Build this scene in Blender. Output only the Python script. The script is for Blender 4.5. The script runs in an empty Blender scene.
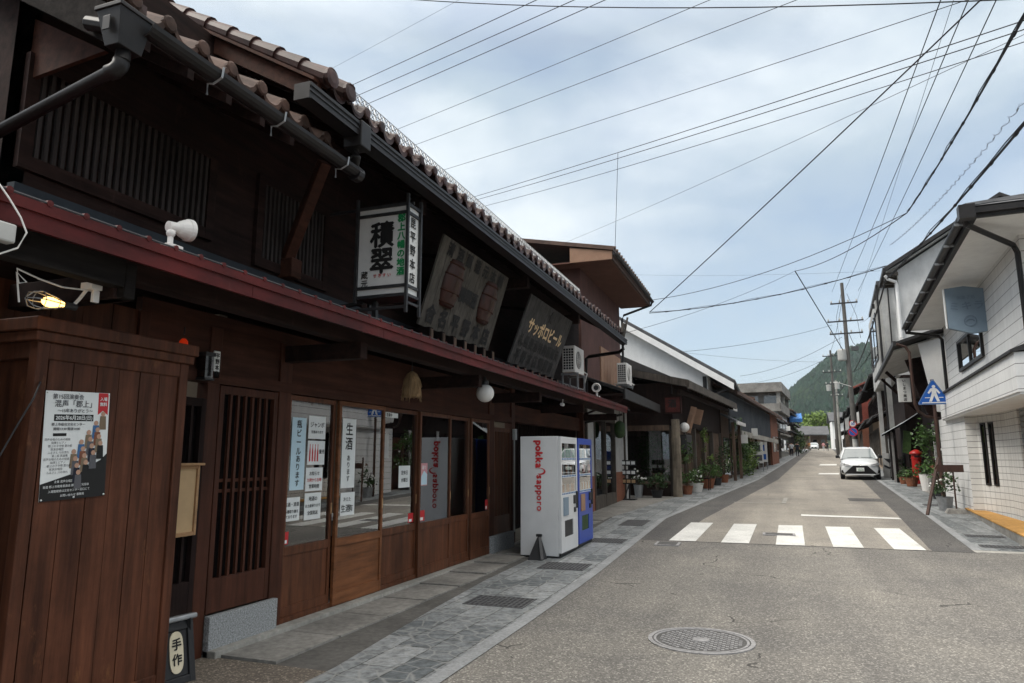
import bpy, bmesh, math, random
from mathutils import Vector, Matrix
random.seed(7)
PI = math.pi
S = bpy.context.scene
COL = S.collection

# ------------------------------------------------------------------ camera
cam_d = bpy.data.cameras.new("camera")
cam = bpy.data.objects.new("camera", cam_d)
COL.objects.link(cam)
cam_d.sensor_width = 36.0
cam_d.lens = 700.0 / 1024.0 * 36.0
cam_d.clip_start = 0.05
cam_d.clip_end = 6000
cam.location = (0, 0, 1.62)
cam.rotation_euler = (math.radians(90 + 9.45), 0, math.radians(20.1))
S.camera = cam

# ------------------------------------------------------------------ sky and sun
SUN_EL, SUN_AZ = math.radians(50), math.radians(-118)   # azimuth clockwise from +Y
w = bpy.data.worlds.new("World")
S.world = w
w.use_nodes = True
nt = w.node_tree
bg = nt.nodes["Background"]
bg.inputs["Strength"].default_value = 0.10
sky = nt.nodes.new("ShaderNodeTexSky")
sky.sky_type = 'NISHITA'
sky.sun_disc = False
sky.sun_elevation = SUN_EL
sky.sun_rotation = SUN_AZ
sky.air_density = 1.0
sky.dust_density = 1.5
tc = nt.nodes.new("ShaderNodeTexCoord")
mp = nt.nodes.new("ShaderNodeMapping")
mp.inputs["Scale"].default_value = (1.0, 1.0, 2.1)
mp.inputs["Location"].default_value = (0.75, 0.1, 0.45)
nt.links.new(tc.outputs["Generated"], mp.inputs["Vector"])
n1 = nt.nodes.new("ShaderNodeTexNoise")
n1.inputs["Scale"].default_value = 1.9
n1.inputs["Detail"].default_value = 9
n1.inputs["Roughness"].default_value = 0.56
n1.inputs["Distortion"].default_value = 0.35
nt.links.new(mp.outputs["Vector"], n1.inputs["Vector"])
r1 = nt.nodes.new("ShaderNodeValToRGB")           # cloud cover
r1.color_ramp.elements[0].position = 0.36
r1.color_ramp.elements[0].color = (0.50, 0.50, 0.50, 1)
r1.color_ramp.elements[1].position = 0.56
r1.color_ramp.elements[1].color = (1, 1, 1, 1)
nt.links.new(n1.outputs["Fac"], r1.inputs["Fac"])
n2 = nt.nodes.new("ShaderNodeTexNoise")
n2.inputs["Scale"].default_value = 1.9
n2.inputs["Detail"].default_value = 7
n2.inputs["Roughness"].default_value = 0.5
nt.links.new(mp.outputs["Vector"], n2.inputs["Vector"])
r2 = nt.nodes.new("ShaderNodeValToRGB")           # cloud tone
r2.color_ramp.elements[0].position = 0.41
r2.color_ramp.elements[0].color = (3.35, 4.0, 4.55, 1)
r2.color_ramp.elements[1].position = 0.63
r2.color_ramp.elements[1].color = (5.75, 6.15, 6.4, 1)
nt.links.new(n2.outputs["Fac"], r2.inputs["Fac"])
mx = nt.nodes.new("ShaderNodeMixRGB")
nt.links.new(r1.outputs["Color"], mx.inputs["Fac"])
nt.links.new(sky.outputs["Color"], mx.inputs["Color1"])
nt.links.new(r2.outputs["Color"], mx.inputs["Color2"])
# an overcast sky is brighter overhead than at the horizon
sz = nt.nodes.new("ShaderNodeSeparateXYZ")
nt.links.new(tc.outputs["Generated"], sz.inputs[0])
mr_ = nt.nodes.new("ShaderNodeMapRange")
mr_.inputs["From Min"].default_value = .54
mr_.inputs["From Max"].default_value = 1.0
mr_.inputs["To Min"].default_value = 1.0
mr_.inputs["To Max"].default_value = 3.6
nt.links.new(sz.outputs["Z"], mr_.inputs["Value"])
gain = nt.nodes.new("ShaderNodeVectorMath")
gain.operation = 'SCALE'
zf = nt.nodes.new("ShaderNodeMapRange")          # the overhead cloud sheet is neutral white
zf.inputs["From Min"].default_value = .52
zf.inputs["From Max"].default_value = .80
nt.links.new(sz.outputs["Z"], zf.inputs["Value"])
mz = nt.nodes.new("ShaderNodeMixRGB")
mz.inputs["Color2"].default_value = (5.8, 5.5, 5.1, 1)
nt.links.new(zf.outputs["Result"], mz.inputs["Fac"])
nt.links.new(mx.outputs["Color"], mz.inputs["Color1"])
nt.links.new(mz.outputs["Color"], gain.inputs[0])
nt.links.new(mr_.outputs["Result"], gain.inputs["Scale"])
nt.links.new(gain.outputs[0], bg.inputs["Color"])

sun_d = bpy.data.lights.new("sun", 'SUN')
sun_d.energy = 1.5
sun_d.angle = math.radians(22)
sun_d.color = (1.0, 0.95, 0.87)
sun = bpy.data.objects.new("sun", sun_d)
COL.objects.link(sun)
sd = Vector((math.sin(SUN_AZ) * math.cos(SUN_EL), math.cos(SUN_AZ) * math.cos(SUN_EL), math.sin(SUN_EL)))
sun.rotation_euler = sd.to_track_quat('Z', 'Y').to_euler()
sun.location = sd * 60

S.view_settings.view_transform = 'Standard'
S.view_settings.look = 'None'
S.view_settings.exposure = 0.84
S.view_settings.gamma = 1.0
S.view_settings.use_curve_mapping = False
S.cycles.max_bounces = 8
S.cycles.transparent_max_bounces = 16
S.cycles.caustics_reflective = False
S.cycles.caustics_refractive = False

# ------------------------------------------------------------------ ground height and frames
def gz(y):
    t = y - 7
    if t <= 0:
        return 0.0
    return .022 * t * t / (t + 2.5)
AR, AL = math.radians(4.5), math.radians(5.2)
RF = Matrix.Translation((3.0, 14.0, 0)) @ Matrix.Rotation(-AR, 4, 'Z')     # right hand row: x = away from kerb, y = along the street
LF = Matrix.Translation((-2.46, 17.5, 0)) @ Matrix.Rotation(-AL, 4, 'Z')   # left hand row beyond the sake shop
def gr(t): return gz(14 + t)
def gl(t): return gz(17.5 + t)

# ------------------------------------------------------------------ materials
MATS = {}
def lin(h):
    v = [int(h[i:i + 2], 16) / 255 for i in (0, 2, 4)]
    return tuple(((c + .055) / 1.055) ** 2.4 if c > .04045 else c / 12.92 for c in v)
def mat(name, col, rough=0.7, scale=(3, 3, 3), var=0.35, bump=0.0, spec=0.35, metal=0.0,
        stain=0.0, scuff=None, emit=None, coat=0.0, tint=None):
    """Principled surface with two layers of noise: grain (scale) and broad weathering (stain)."""
    m = bpy.data.materials.new(name)
    m.use_nodes = True
    t = m.node_tree
    b = t.nodes["Principled BSDF"]
    b.inputs["Roughness"].default_value = rough
    b.inputs["Specular IOR Level"].default_value = spec
    b.inputs["Metallic"].default_value = metal
    b.inputs["Coat Weight"].default_value = coat
    c = t.nodes.new("ShaderNodeTexCoord")
    oi = t.nodes.new("ShaderNodeObjectInfo")
    add = t.nodes.new("ShaderNodeVectorMath")
    add.operation = 'ADD'
    t.links.new(c.outputs["Object"], add.inputs[0])
    t.links.new(oi.outputs["Location"], add.inputs[1])
    g = t.nodes.new("ShaderNodeMapping")
    g.inputs["Scale"].default_value = scale
    t.links.new(add.outputs[0], g.inputs["Vector"])
    n = t.nodes.new("ShaderNodeTexNoise")
    n.inputs["Scale"].default_value = 1.0
    n.inputs["Detail"].default_value = 6
    n.inputs["Roughness"].default_value = 0.65
    t.links.new(g.outputs["Vector"], n.inputs["Vector"])
    r = t.nodes.new("ShaderNodeValToRGB")
    r.color_ramp.elements[0].position = 0.28
    r.color_ramp.elements[1].position = 0.72
    lo = tuple(x * (1 - var) for x in col) + (1,)
    hi = tuple(min(1, x * (1 + var)) for x in col) + (1,)
    if tint:
        hi = tuple(tint) + (1,)
    r.color_ramp.elements[0].color = lo
    r.color_ramp.elements[1].color = hi
    t.links.new(n.outputs["Fac"], r.inputs["Fac"])
    out = r.outputs["Color"]
    if stain:
        n3 = t.nodes.new("ShaderNodeTexNoise")
        n3.inputs["Scale"].default_value = 0.9
        n3.inputs["Detail"].default_value = 8
        n3.inputs["Roughness"].default_value = 0.7
        t.links.new(add.outputs[0], n3.inputs["Vector"])
        r3 = t.nodes.new("ShaderNodeValToRGB")
        r3.color_ramp.elements[0].position = 0.35
        r3.color_ramp.elements[1].position = 0.62
        r3.color_ramp.elements[0].color = (1 - stain,) * 3 + (1,)
        r3.color_ramp.elements[1].color = (1, 1, 1, 1)
        t.links.new(n3.outputs["Fac"], r3.inputs["Fac"])
        m3 = t.nodes.new("ShaderNodeMixRGB")
        m3.blend_type = 'MULTIPLY'
        m3.inputs["Fac"].default_value = 1
        t.links.new(out, m3.inputs["Color1"])
        t.links.new(r3.outputs["Color"], m3.inputs["Color2"])
        out = m3.outputs["Color"]
    if scuff:
        sm = t.nodes.new("ShaderNodeMapping")
        sm.inputs["Scale"].default_value = (2.6, 2.6, 1.0)
        t.links.new(add.outputs[0], sm.inputs["Vector"])
        n4 = t.nodes.new("ShaderNodeTexNoise")
        n4.inputs["Scale"].default_value = 1.7
        n4.inputs["Detail"].default_value = 12
        n4.inputs["Roughness"].default_value = .74
        t.links.new(sm.outputs["Vector"], n4.inputs["Vector"])
        r4 = t.nodes.new("ShaderNodeValToRGB")
        r4.color_ramp.elements[0].position, r4.color_ramp.elements[0].color = .60, (0, 0, 0, 1)
        r4.color_ramp.elements[1].position, r4.color_ramp.elements[1].color = .74, (.75, .75, .75, 1)
        t.links.new(n4.outputs["Fac"], r4.inputs["Fac"])
        m4 = t.nodes.new("ShaderNodeMixRGB")
        m4.inputs["Color2"].default_value = tuple(scuff) + (1,)
        t.links.new(r4.outputs["Color"], m4.inputs["Fac"])
        t.links.new(out, m4.inputs["Color1"])
        out = m4.outputs["Color"]
    t.links.new(out, b.inputs["Base Color"])
    if bump:
        bp = t.nodes.new("ShaderNodeBump")
        bp.inputs["Strength"].default_value = bump
        bp.inputs["Distance"].default_value = 0.01
        t.links.new(n.outputs["Fac"], bp.inputs["Height"])
        t.links.new(bp.outputs["Normal"], b.inputs["Normal"])
    if emit:
        b.inputs["Emission Color"].default_value = emit[0] + (1,)
        b.inputs["Emission Strength"].default_value = emit[1]
    MATS[name] = m
    return m

V = (14, 14, 1.1)      # grain running up
HY = (14, 1.1, 14)     # grain running along the street
mat('booth_wood', (.092, .0335, .0175), .55, V, .6, .25, spec=.18, stain=.45, scuff=(.22, .095, .04))
mat('door_wood', (.118, .0435, .021), .45, V, .5, .2, spec=.22, stain=.45, scuff=(.18, .08, .035))
mat('door_wood_bright', (.185, .072, .030), .45, HY, .5, .2, spec=.22, stain=.35)
mat('lattice_wood', (.066, .023, .013), .55, V, .45, .2, spec=.18, stain=.35)
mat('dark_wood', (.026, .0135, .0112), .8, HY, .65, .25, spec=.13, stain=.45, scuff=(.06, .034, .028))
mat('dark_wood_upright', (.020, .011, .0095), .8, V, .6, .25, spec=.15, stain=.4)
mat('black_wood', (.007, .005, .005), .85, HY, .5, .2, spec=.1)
mat('header_wood', (.062, .024, .015), .7, HY, .5, .2, spec=.15, stain=.45)
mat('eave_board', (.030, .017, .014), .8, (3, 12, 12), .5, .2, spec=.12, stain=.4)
mat('pale_wood', (.34, .20, .10), .7, HY, .3, .1)
mat('red_metal', (.088, .0105, .0092), .5, (5, 2, 5), .45, .05, spec=.2, stain=.55, scuff=(.12, .05, .043))
mat('red_metal_dark', (.055, .007, .006), .5, (5, 2, 5), .4, .05, spec=.3, stain=.5)
mat('slat_wood', (.050, .042, .040), .85, V, .4, .2, spec=.12, stain=.4)
mat('flashing_grey', (.028, .036, .045), .6, (4, 4, 4), .2, 0, spec=.2, stain=.3)
mat('roof_tile', (.048, .020, .0165), .5, (7, 7, 7), .65, .1, spec=.3, stain=.5)
mat('tile_pale', (.080, .046, .035), .7, (7, 7, 7), .65, .15, spec=.2, stain=.55)
mat('gutter_black', (.016, .014, .014), .45, (6, 6, 6), .4, .03, spec=.3, stain=.3)
mat('old_beam', (.010, .008, .0075), .9, HY, .6, .3, spec=.1, tint=(.028, .024, .022))
mat('granite', (.27, .28, .285), .7, (75, 75, 75), .75, .1)
mat('concrete', (.27, .26, .24), .9, (16, 16, 16), .3, .2, stain=.45)
mat('concrete_pale', (.36, .35, .32), .9, (16, 16, 16), .25, .15, stain=.4)
mat('old_post', (.20, .165, .125), .9, V, .45, .25, stain=.55)
mat('plaster_white', (.62, .62, .61), .85, (6, 6, 2), .1, .05, stain=.22)
mat('plaster_grey', (.43, .43, .42), .85, (6, 6, 1.2), .15, .05, stain=.35)
mat('plaster_bright', (.78, .78, .77), .8, (5, 5, 2), .06, .03, stain=.1)
mat('paint_white', (.72, .73, .74), .35, (3, 3, 3), .05, 0, spec=.5)
mat('machine_white', (.66, .67, .68), .3, (2, 2, 2), .05, 0, spec=.5, stain=.1)
mat('machine_blue', (.022, .062, .36), .35, (2, 2, 2), .1, 0, spec=.5)
mat('lamp_white', (.75, .73, .70), .4, (3, 3, 3), .05, 0, stain=.15)
mat('plastic_grey', (.45, .45, .43), .5, (4, 4, 4), .1, 0, stain=.25)
mat('dark_plastic', (.02, .02, .022), .5, (4, 4, 4), .2, 0)
mat('metal_dark', (.05, .05, .052), .5, (10, 10, 10), .3, .05, metal=.6)
mat('metal_grey', (.30, .31, .32), .45, (10, 10, 10), .2, .03, metal=.5)
mat('wire_black', (.012, .012, .014), .7, (3, 3, 3), .1)
mat('wire_grey', (.06, .06, .065), .7, (3, 3, 3), .1)
mat('ink_black', (.012, .012, .012), .7, (3, 3, 3), .1)
mat('ink_grey', (.10, .10, .11), .8, (3, 3, 3), .1)
mat('ink_green', (.01, .22, .07), .6, (3, 3, 3), .1)
mat('ink_red', (.50, .025, .03), .5, (3, 3, 3), .1)
mat('ink_blue', (.05, .14, .30), .7, (3, 3, 3), .1)
mat('gold', (.74, .55, .32), .5, (8, 8, 8), .25, 0, metal=.1)
mat('paper', (.74, .76, .75), .8, (4, 4, 4), .06, 0)
mat('paper_blue', (.52, .68, .76), .8, (4, 4, 4), .08, 0)
mat('paper_tan', (.45, .31, .17), .8, (4, 4, 4), .1, 0)
mat('paper_cream', (.60, .54, .40), .8, (9, 9, 9), .12, 0)
mat('sign_white', (.72, .72, .70), .4, (2, 2, 2), .05, 0, stain=.15)
mat('board_grey', (.112, .102, .088), .85, V, .4, .25, spec=.15, stain=.4)
mat('board_dark', (.078, .075, .073), .85, V, .4, .2, spec=.15, stain=.4)
mat('barrel_wood', (.040, .0125, .009), .5, (14, 14, 3), .5, .2)
mat('straw', (.22, .14, .07), .9, (30, 30, 4), .5, .4)
mat('brown_wall', (.105, .050, .042), .85, (6, 6, 2), .2, .05, stain=.3)
mat('brown_soffit', (.15, .072, .052), .8, (4, 4, 4), .15, .03, stain=.2)
mat('beige_board', (.30, .18, .12), .8, (5, 5, 5), .15, .03)
mat('weathered_wood', (.13, .085, .06), .85, V, .5, .25, stain=.5)
mat('grey_wood', (.10, .085, .072), .85, V, .5, .25, stain=.5)
mat('roof_grey', (.075, .078, .085), .6, (6, 6, 6), .4, .1, stain=.35)
mat('roof_black', (.028, .027, .028), .6, (6, 6, 6), .4, .1, stain=.3)
mat('roof_brown', (.10, .060, .045), .65, (6, 6, 6), .4, .1, stain=.35)
mat('corrugated_blue', (.12, .135, .155), .6, (30, 30, 1), .25, .05, stain=.35)
mat('brick_brown', (.22, .085, .05), .8, (20, 20, 20), .35, .15, stain=.3)
mat('rust_red', (.20, .045, .03), .75, (8, 8, 8), .4, .05, stain=.4)
mat('tan_wall', (.40, .31, .23), .85, (5, 5, 5), .15, .03, stain=.3)
mat('tarp_blue', (.03, .17, .48), .5, (3, 3, 3), .2)
mat('awning_grey', (.33, .35, .36), .5, (20, 3, 3), .2, 0, stain=.3)
mat('post_red', (.42, .016, .012), .35, (4, 4, 4), .15, 0, spec=.5, stain=.15)
mat('sign_blue', (.012, .10, .42), .4, (3, 3, 3), .08, 0)
mat('faded_blue', (.20, .27, .34), .5, (3, 3, 3), .08, 0, stain=.12)
mat('faded_blue_ink', (.145, .20, .265), .5, (3, 3, 3), .08, 0)
mat('rust_post', (.06, .03, .022), .7, (14, 14, 3), .4, .1, stain=.4)
mat('step_yellow', (.50, .27, .075), .85, (12, 12, 12), .3, .1, stain=.4)
mat('pole_concrete', (.115, .108, .10), .85, (10, 10, 2), .25, .1, stain=.3)
mat('terracotta', (.22, .085, .045), .8, (10, 10, 10), .3, .1)
mat('leaf_deep', (.030, .062, .018), .6, (9, 9, 9), .45, 0)
mat('leaf_mid', (.055, .11, .025), .55, (9, 9, 9), .45, 0)
mat('leaf_bright', (.125, .195, .034), .55, (9, 9, 9), .4, 0)
mat('leaf_hill', (.012, .031, .019), .8, (.03, .03, .03), .6, 0, spec=.1)
mat('leaf_hill_light', (.024, .046, .022), .8, (.05, .05, .05), .5, 0, spec=.1)
mat('flower_white', (.7, .7, .66), .7, (9, 9, 9), .1, 0)
mat('flower_pink', (.55, .2, .26), .7, (9, 9, 9), .2, 0)
mat('bark', (.07, .05, .035), .9, V, .4, .3)
mat('rubber', (.012, .012, .013), .8, (9, 9, 9), .2)
mat('car_white', (.62, .64, .65), .25, (1, 1, 1), .03, 0, spec=.5, coat=.6)
mat('car_black', (.010, .010, .011), .35, (4, 4, 4), .1, 0)
mat('chrome', (.6, .6, .6), .2, (4, 4, 4), .05, 0, metal=1)
mat('skin', (.45, .27, .19), .6, (9, 9, 9), .05, 0)
mat('hair_black', (.012, .010, .009), .6, (9, 9, 9), .2, 0)
mat('cloth_white', (.60, .61, .63), .9, (9, 9, 9), .08, 0)
mat('cloth_navy', (.02, .022, .035), .9, (9, 9, 9), .2, 0)
mat('cloth_pink', (.60, .30, .32), .9, (9, 9, 9), .1, 0)
mat('cloth_orange', (.45, .20, .06), .9, (9, 9, 9), .1, 0)
mat('cloth_khaki', (.20, .15, .10), .9, (9, 9, 9), .1, 0)
mat('drink_green', (.06, .28, .10), .35, (9, 9, 9), .4, 0)
mat('drink_amber', (.40, .16, .05), .35, (9, 9, 9), .4, 0)
mat('drink_white', (.62, .64, .62), .35, (9, 9, 9), .2, 0)
mat('drink_red', (.42, .04, .05), .35, (9, 9, 9), .2, 0)
mat('bulb_glow', (.9, .6, .25), .4, (3, 3, 3), 0, 0, emit=((1.0, .55, .14), 3.2))
mat('lantern_glow', (.4, .03, .01), .5, (3, 3, 3), 0, 0, emit=((1.0, .05, .005), .12))
mat('tube_glow', (.9, .9, .9), .4, (3, 3, 3), 0, 0, emit=((1.0, .97, .92), 26.0))
mat('interior_wall', (.17, .145, .115), .9, (4, 4, 4), .2, 0)
mat('interior_floor', (.09, .08, .07), .8, (6, 6, 6), .2, 0)
mat('earth', (.13, .12, .10), .95, (2, 2, 2), .3, .1)

def ground_mat(name, base, speck, stain_scale=.6, tint2=None, bumpd=.004, spk_amt=.55):
    """Asphalt: stones of different tone, broad wear, fine relief; world metres."""
    m = bpy.data.materials.new(name)
    m.use_nodes = True
    t = m.node_tree
    b = t.nodes["Principled BSDF"]
    b.inputs["Roughness"].default_value = .88
    b.inputs["Specular IOR Level"].default_value = .3
    c = t.nodes.new("ShaderNodeTexCoord")
    vo = t.nodes.new("ShaderNodeTexVoronoi")
    vo.inputs["Scale"].default_value = 78
    t.links.new(c.outputs["Object"], vo.inputs["Vector"])
    vr = t.nodes.new("ShaderNodeValToRGB")
    e = vr.color_ramp.elements
    e[0].position, e[0].color = 0.0, tuple(x * .70 for x in base) + (1,)
    e[1].position, e[1].color = 1.0, tuple(speck) + (1,)
    k = e.new(.5)
    k.color = tuple(base) + (1,)
    k = e.new(.82)
    k.color = tuple(x * 1.25 for x in base) + (1,)
    sx = t.nodes.new("ShaderNodeSeparateColor")
    t.links.new(vo.outputs["Color"], sx.inputs["Color"])
    t.links.new(sx.outputs["Red"], vr.inputs["Fac"])
    n = t.nodes.new("ShaderNodeTexNoise")
    n.inputs["Scale"].default_value = stain_scale
    n.inputs["Detail"].default_value = 9
    n.inputs["Roughness"].default_value = .65
    t.links.new(c.outputs["Object"], n.inputs["Vector"])
    r = t.nodes.new("ShaderNodeValToRGB")
    r.color_ramp.elements[0].position, r.color_ramp.elements[0].color = .3, (.74, .74, .75, 1)
    r.color_ramp.elements[1].position, r.color_ramp.elements[1].color = .68, (1.12, 1.1, 1.06, 1)
    t.links.new(n.outputs["Fac"], r.inputs["Fac"])
    mu = t.nodes.new("ShaderNodeMixRGB")
    mu.blend_type = 'MULTIPLY'
    mu.inputs["Fac"].default_value = 1
    t.links.new(vr.outputs["Color"], mu.inputs["Color1"])
    t.links.new(r.outputs["Color"], mu.inputs["Color2"])
    ms = t.nodes.new("ShaderNodeMapping")
    ms.inputs["Scale"].default_value = (1.1, .07, 1)
    t.links.new(c.outputs["Object"], ms.inputs["Vector"])
    ns = t.nodes.new("ShaderNodeTexNoise")
    ns.inputs["Scale"].default_value = 1.0
    ns.inputs["Detail"].default_value = 5
    t.links.new(ms.outputs["Vector"], ns.inputs["Vector"])
    rs = t.nodes.new("ShaderNodeValToRGB")
    rs.color_ramp.elements[0].position, rs.color_ramp.elements[0].color = .36, (.80, .80, .81, 1)
    rs.color_ramp.elements[1].position, rs.color_ramp.elements[1].color = .60, (1.04, 1.04, 1.03, 1)
    t.links.new(ns.outputs["Fac"], rs.inputs["Fac"])
    m2 = t.nodes.new("ShaderNodeMixRGB")
    m2.blend_type = 'MULTIPLY'
    m2.inputs["Fac"].default_value = 1
    t.links.new(mu.outputs["Color"], m2.inputs["Color1"])
    t.links.new(rs.outputs["Color"], m2.inputs["Color2"])
    # hairline cracks, only here and there
    vc = t.nodes.new("ShaderNodeTexVoronoi")
    vc.feature = 'DISTANCE_TO_EDGE'
    vc.inputs["Scale"].default_value = .55
    mxn = t.nodes.new("ShaderNodeMixRGB")
    mxn.inputs["Fac"].default_value = .30
    nn = t.nodes.new("ShaderNodeTexNoise")
    nn.inputs["Scale"].default_value = 2.2
    nn.inputs["Detail"].default_value = 6
    t.links.new(c.outputs["Object"], nn.inputs["Vector"])
    t.links.new(c.outputs["Object"], mxn.inputs["Color1"])
    t.links.new(nn.outputs["Color"], mxn.inputs["Color2"])
    t.links.new(mxn.outputs["Color"], vc.inputs["Vector"])
    lt = t.nodes.new("ShaderNodeMath"); lt.operation = 'LESS_THAN'; lt.inputs[1].default_value = .0035
    t.links.new(vc.outputs["Distance"], lt.inputs[0])
    gt = t.nodes.new("ShaderNodeMath"); gt.operation = 'GREATER_THAN'; gt.inputs[1].default_value = .56
    t.links.new(n.outputs["Fac"], gt.inputs[0])
    an = t.nodes.new("ShaderNodeMath"); an.operation = 'MULTIPLY'
    t.links.new(lt.outputs[0], an.inputs[0]); t.links.new(gt.outputs[0], an.inputs[1])
    m4 = t.nodes.new("ShaderNodeMixRGB")
    m4.inputs["Color2"].default_value = tuple(x * .35 for x in base) + (1,)
    t.links.new(an.outputs[0], m4.inputs["Fac"])
    t.links.new(m2.outputs["Color"], m4.inputs["Color1"])
    t.links.new(m4.outputs["Color"], b.inputs["Base Color"])
    bp = t.nodes.new("ShaderNodeBump")
    bp.inputs["Strength"].default_value = .6
    bp.inputs["Distance"].default_value = bumpd
    t.links.new(vo.outputs["Distance"], bp.inputs["Height"])
    t.links.new(bp.outputs["Normal"], b.inputs["Normal"])
    MATS[name] = m
ground_mat('asphalt', (.164, .157, .146), (.38, .365, .335))
ground_mat('asphalt_beige', (.262, .245, .218), (.37, .35, .32))
ground_mat('asphalt_dark', (.100, .097, .095), (.19, .185, .18))
ground_mat('forecourt_gravel', (.135, .115, .095), (.36, .31, .26))

def stone_mat():
    m = bpy.data.materials.new('flagstone')
    m.use_nodes = True
    t = m.node_tree
    b = t.nodes["Principled BSDF"]
    b.inputs["Roughness"].default_value = .66
    c = t.nodes.new("ShaderNodeTexCoord")
    nz = t.nodes.new("ShaderNodeTexNoise")
    nz.inputs["Scale"].default_value = 4
    nz.inputs["Detail"].default_value = 4
    t.links.new(c.outputs["Object"], nz.inputs["Vector"])
    ad = t.nodes.new("ShaderNodeMixRGB")
    ad.inputs["Fac"].default_value = .045
    t.links.new(c.outputs["Object"], ad.inputs["Color1"])
    t.links.new(nz.outputs["Color"], ad.inputs["Color2"])
    mp_ = t.nodes.new("ShaderNodeMapping")
    mp_.inputs["Rotation"].default_value = (0, 0, PI / 2)
    t.links.new(ad.outputs["Color"], mp_.inputs["Vector"])
    br = t.nodes.new("ShaderNodeTexBrick")
    br.inputs["Scale"].default_value = 1
    br.inputs["Brick Width"].default_value = .58
    br.inputs["Row Height"].default_value = .30
    br.inputs["Mortar Size"].default_value = .007
    br.inputs["Mortar Smooth"].default_value = .3
    br.inputs["Color1"].default_value = (.085, .097, .105, 1)
    br.inputs["Color2"].default_value = (.235, .248, .256, 1)
    br.inputs["Mortar"].default_value = (.050, .050, .047, 1)
    t.links.new(mp_.outputs["Vector"], br.inputs["Vector"])
    n = t.nodes.new("ShaderNodeTexNoise")
    n.inputs["Scale"].default_value = 11
    n.inputs["Detail"].default_value = 9
    n.inputs["Roughness"].default_value = .68
    t.links.new(c.outputs["Object"], n.inputs["Vector"])
    nr = t.nodes.new("ShaderNodeValToRGB")
    nr.color_ramp.elements[0].position, nr.color_ramp.elements[0].color = .34, (.45, .45, .45, 1)
    nr.color_ramp.elements[1].position, nr.color_ramp.elements[1].color = .66, (1.5, 1.5, 1.47, 1)
    t.links.new(n.outputs["Fac"], nr.inputs["Fac"])
    mu = t.nodes.new("ShaderNodeMixRGB")
    mu.blend_type = 'MULTIPLY'
    mu.inputs["Fac"].default_value = 1
    t.links.new(br.outputs["Color"], mu.inputs["Color1"])
    t.links.new(nr.outputs["Color"], mu.inputs["Color2"])
    ve = t.nodes.new("ShaderNodeTexVoronoi")
    ve.feature = 'DISTANCE_TO_EDGE'
    ve.inputs["Scale"].default_value = 5.5
    t.links.new(ad.outputs["Color"], ve.inputs["Vector"])
    jr = t.nodes.new("ShaderNodeValToRGB")
    jr.color_ramp.elements[0].position, jr.color_ramp.elements[0].color = .01, (.65, .65, .65, 1)
    jr.color_ramp.elements[1].position, jr.color_ramp.elements[1].color = .06, (0, 0, 0, 1)
    t.links.new(ve.outputs["Distance"], jr.inputs["Fac"])
    mj = t.nodes.new("ShaderNodeMixRGB")
    mj.inputs["Color2"].default_value = (.27, .275, .265, 1)
    t.links.new(jr.outputs["Color"], mj.inputs["Fac"])
    t.links.new(mu.outputs["Color"], mj.inputs["Color1"])
    t.links.new(mj.outputs["Color"], b.inputs["Base Color"])
    bp = t.nodes.new("ShaderNodeBump")
    bp.inputs["Strength"].default_value = .6
    bp.inputs["Distance"].default_value = .008
    t.links.new(n.outputs["Fac"], bp.inputs["Height"])
    t.links.new(bp.outputs["Normal"], b.inputs["Normal"])
    MATS['flagstone'] = m
stone_mat()

def glass_mat(name, tint, rough=.0, boost=0.0):
    m = bpy.data.materials.new(name)
    m.use_nodes = True
    t = m.node_tree
    t.nodes.remove(t.nodes["Principled BSDF"])
    o = t.nodes["Material Output"]
    tr = t.nodes.new("ShaderNodeBsdfTransparent")
    tr.inputs["Color"].default_value = tint + (1,)
    gl = t.nodes.new("ShaderNodeBsdfGlossy")
    gl.inputs["Roughness"].default_value = rough
    gl.inputs["Color"].default_value = (.95, .97, 1, 1)
    fr = t.nodes.new("ShaderNodeFresnel")
    fr.inputs["IOR"].default_value = 1.5
    ma = t.nodes.new("ShaderNodeMath")
    ma.operation = 'MULTIPLY_ADD'
    ma.inputs[1].default_value = 2.3
    ma.inputs[2].default_value = boost
    ma.use_clamp = True
    t.links.new(fr.outputs[0], ma.inputs[0])
    mx = t.nodes.new("ShaderNodeMixShader")
    t.links.new(ma.outputs[0], mx.inputs[0])
    t.links.new(tr.outputs[0], mx.inputs[1])
    t.links.new(gl.outputs[0], mx.inputs[2])
    t.links.new(mx.outputs[0], o.inputs["Surface"])
    MATS[name] = m
glass_mat('glass', (.86, .88, .88), boost=.04)
glass_mat('glass_dark', (.10, .11, .12), .02, boost=.03)
glass_mat('glass_clear', (.93, .95, .95), boost=.0)

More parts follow.
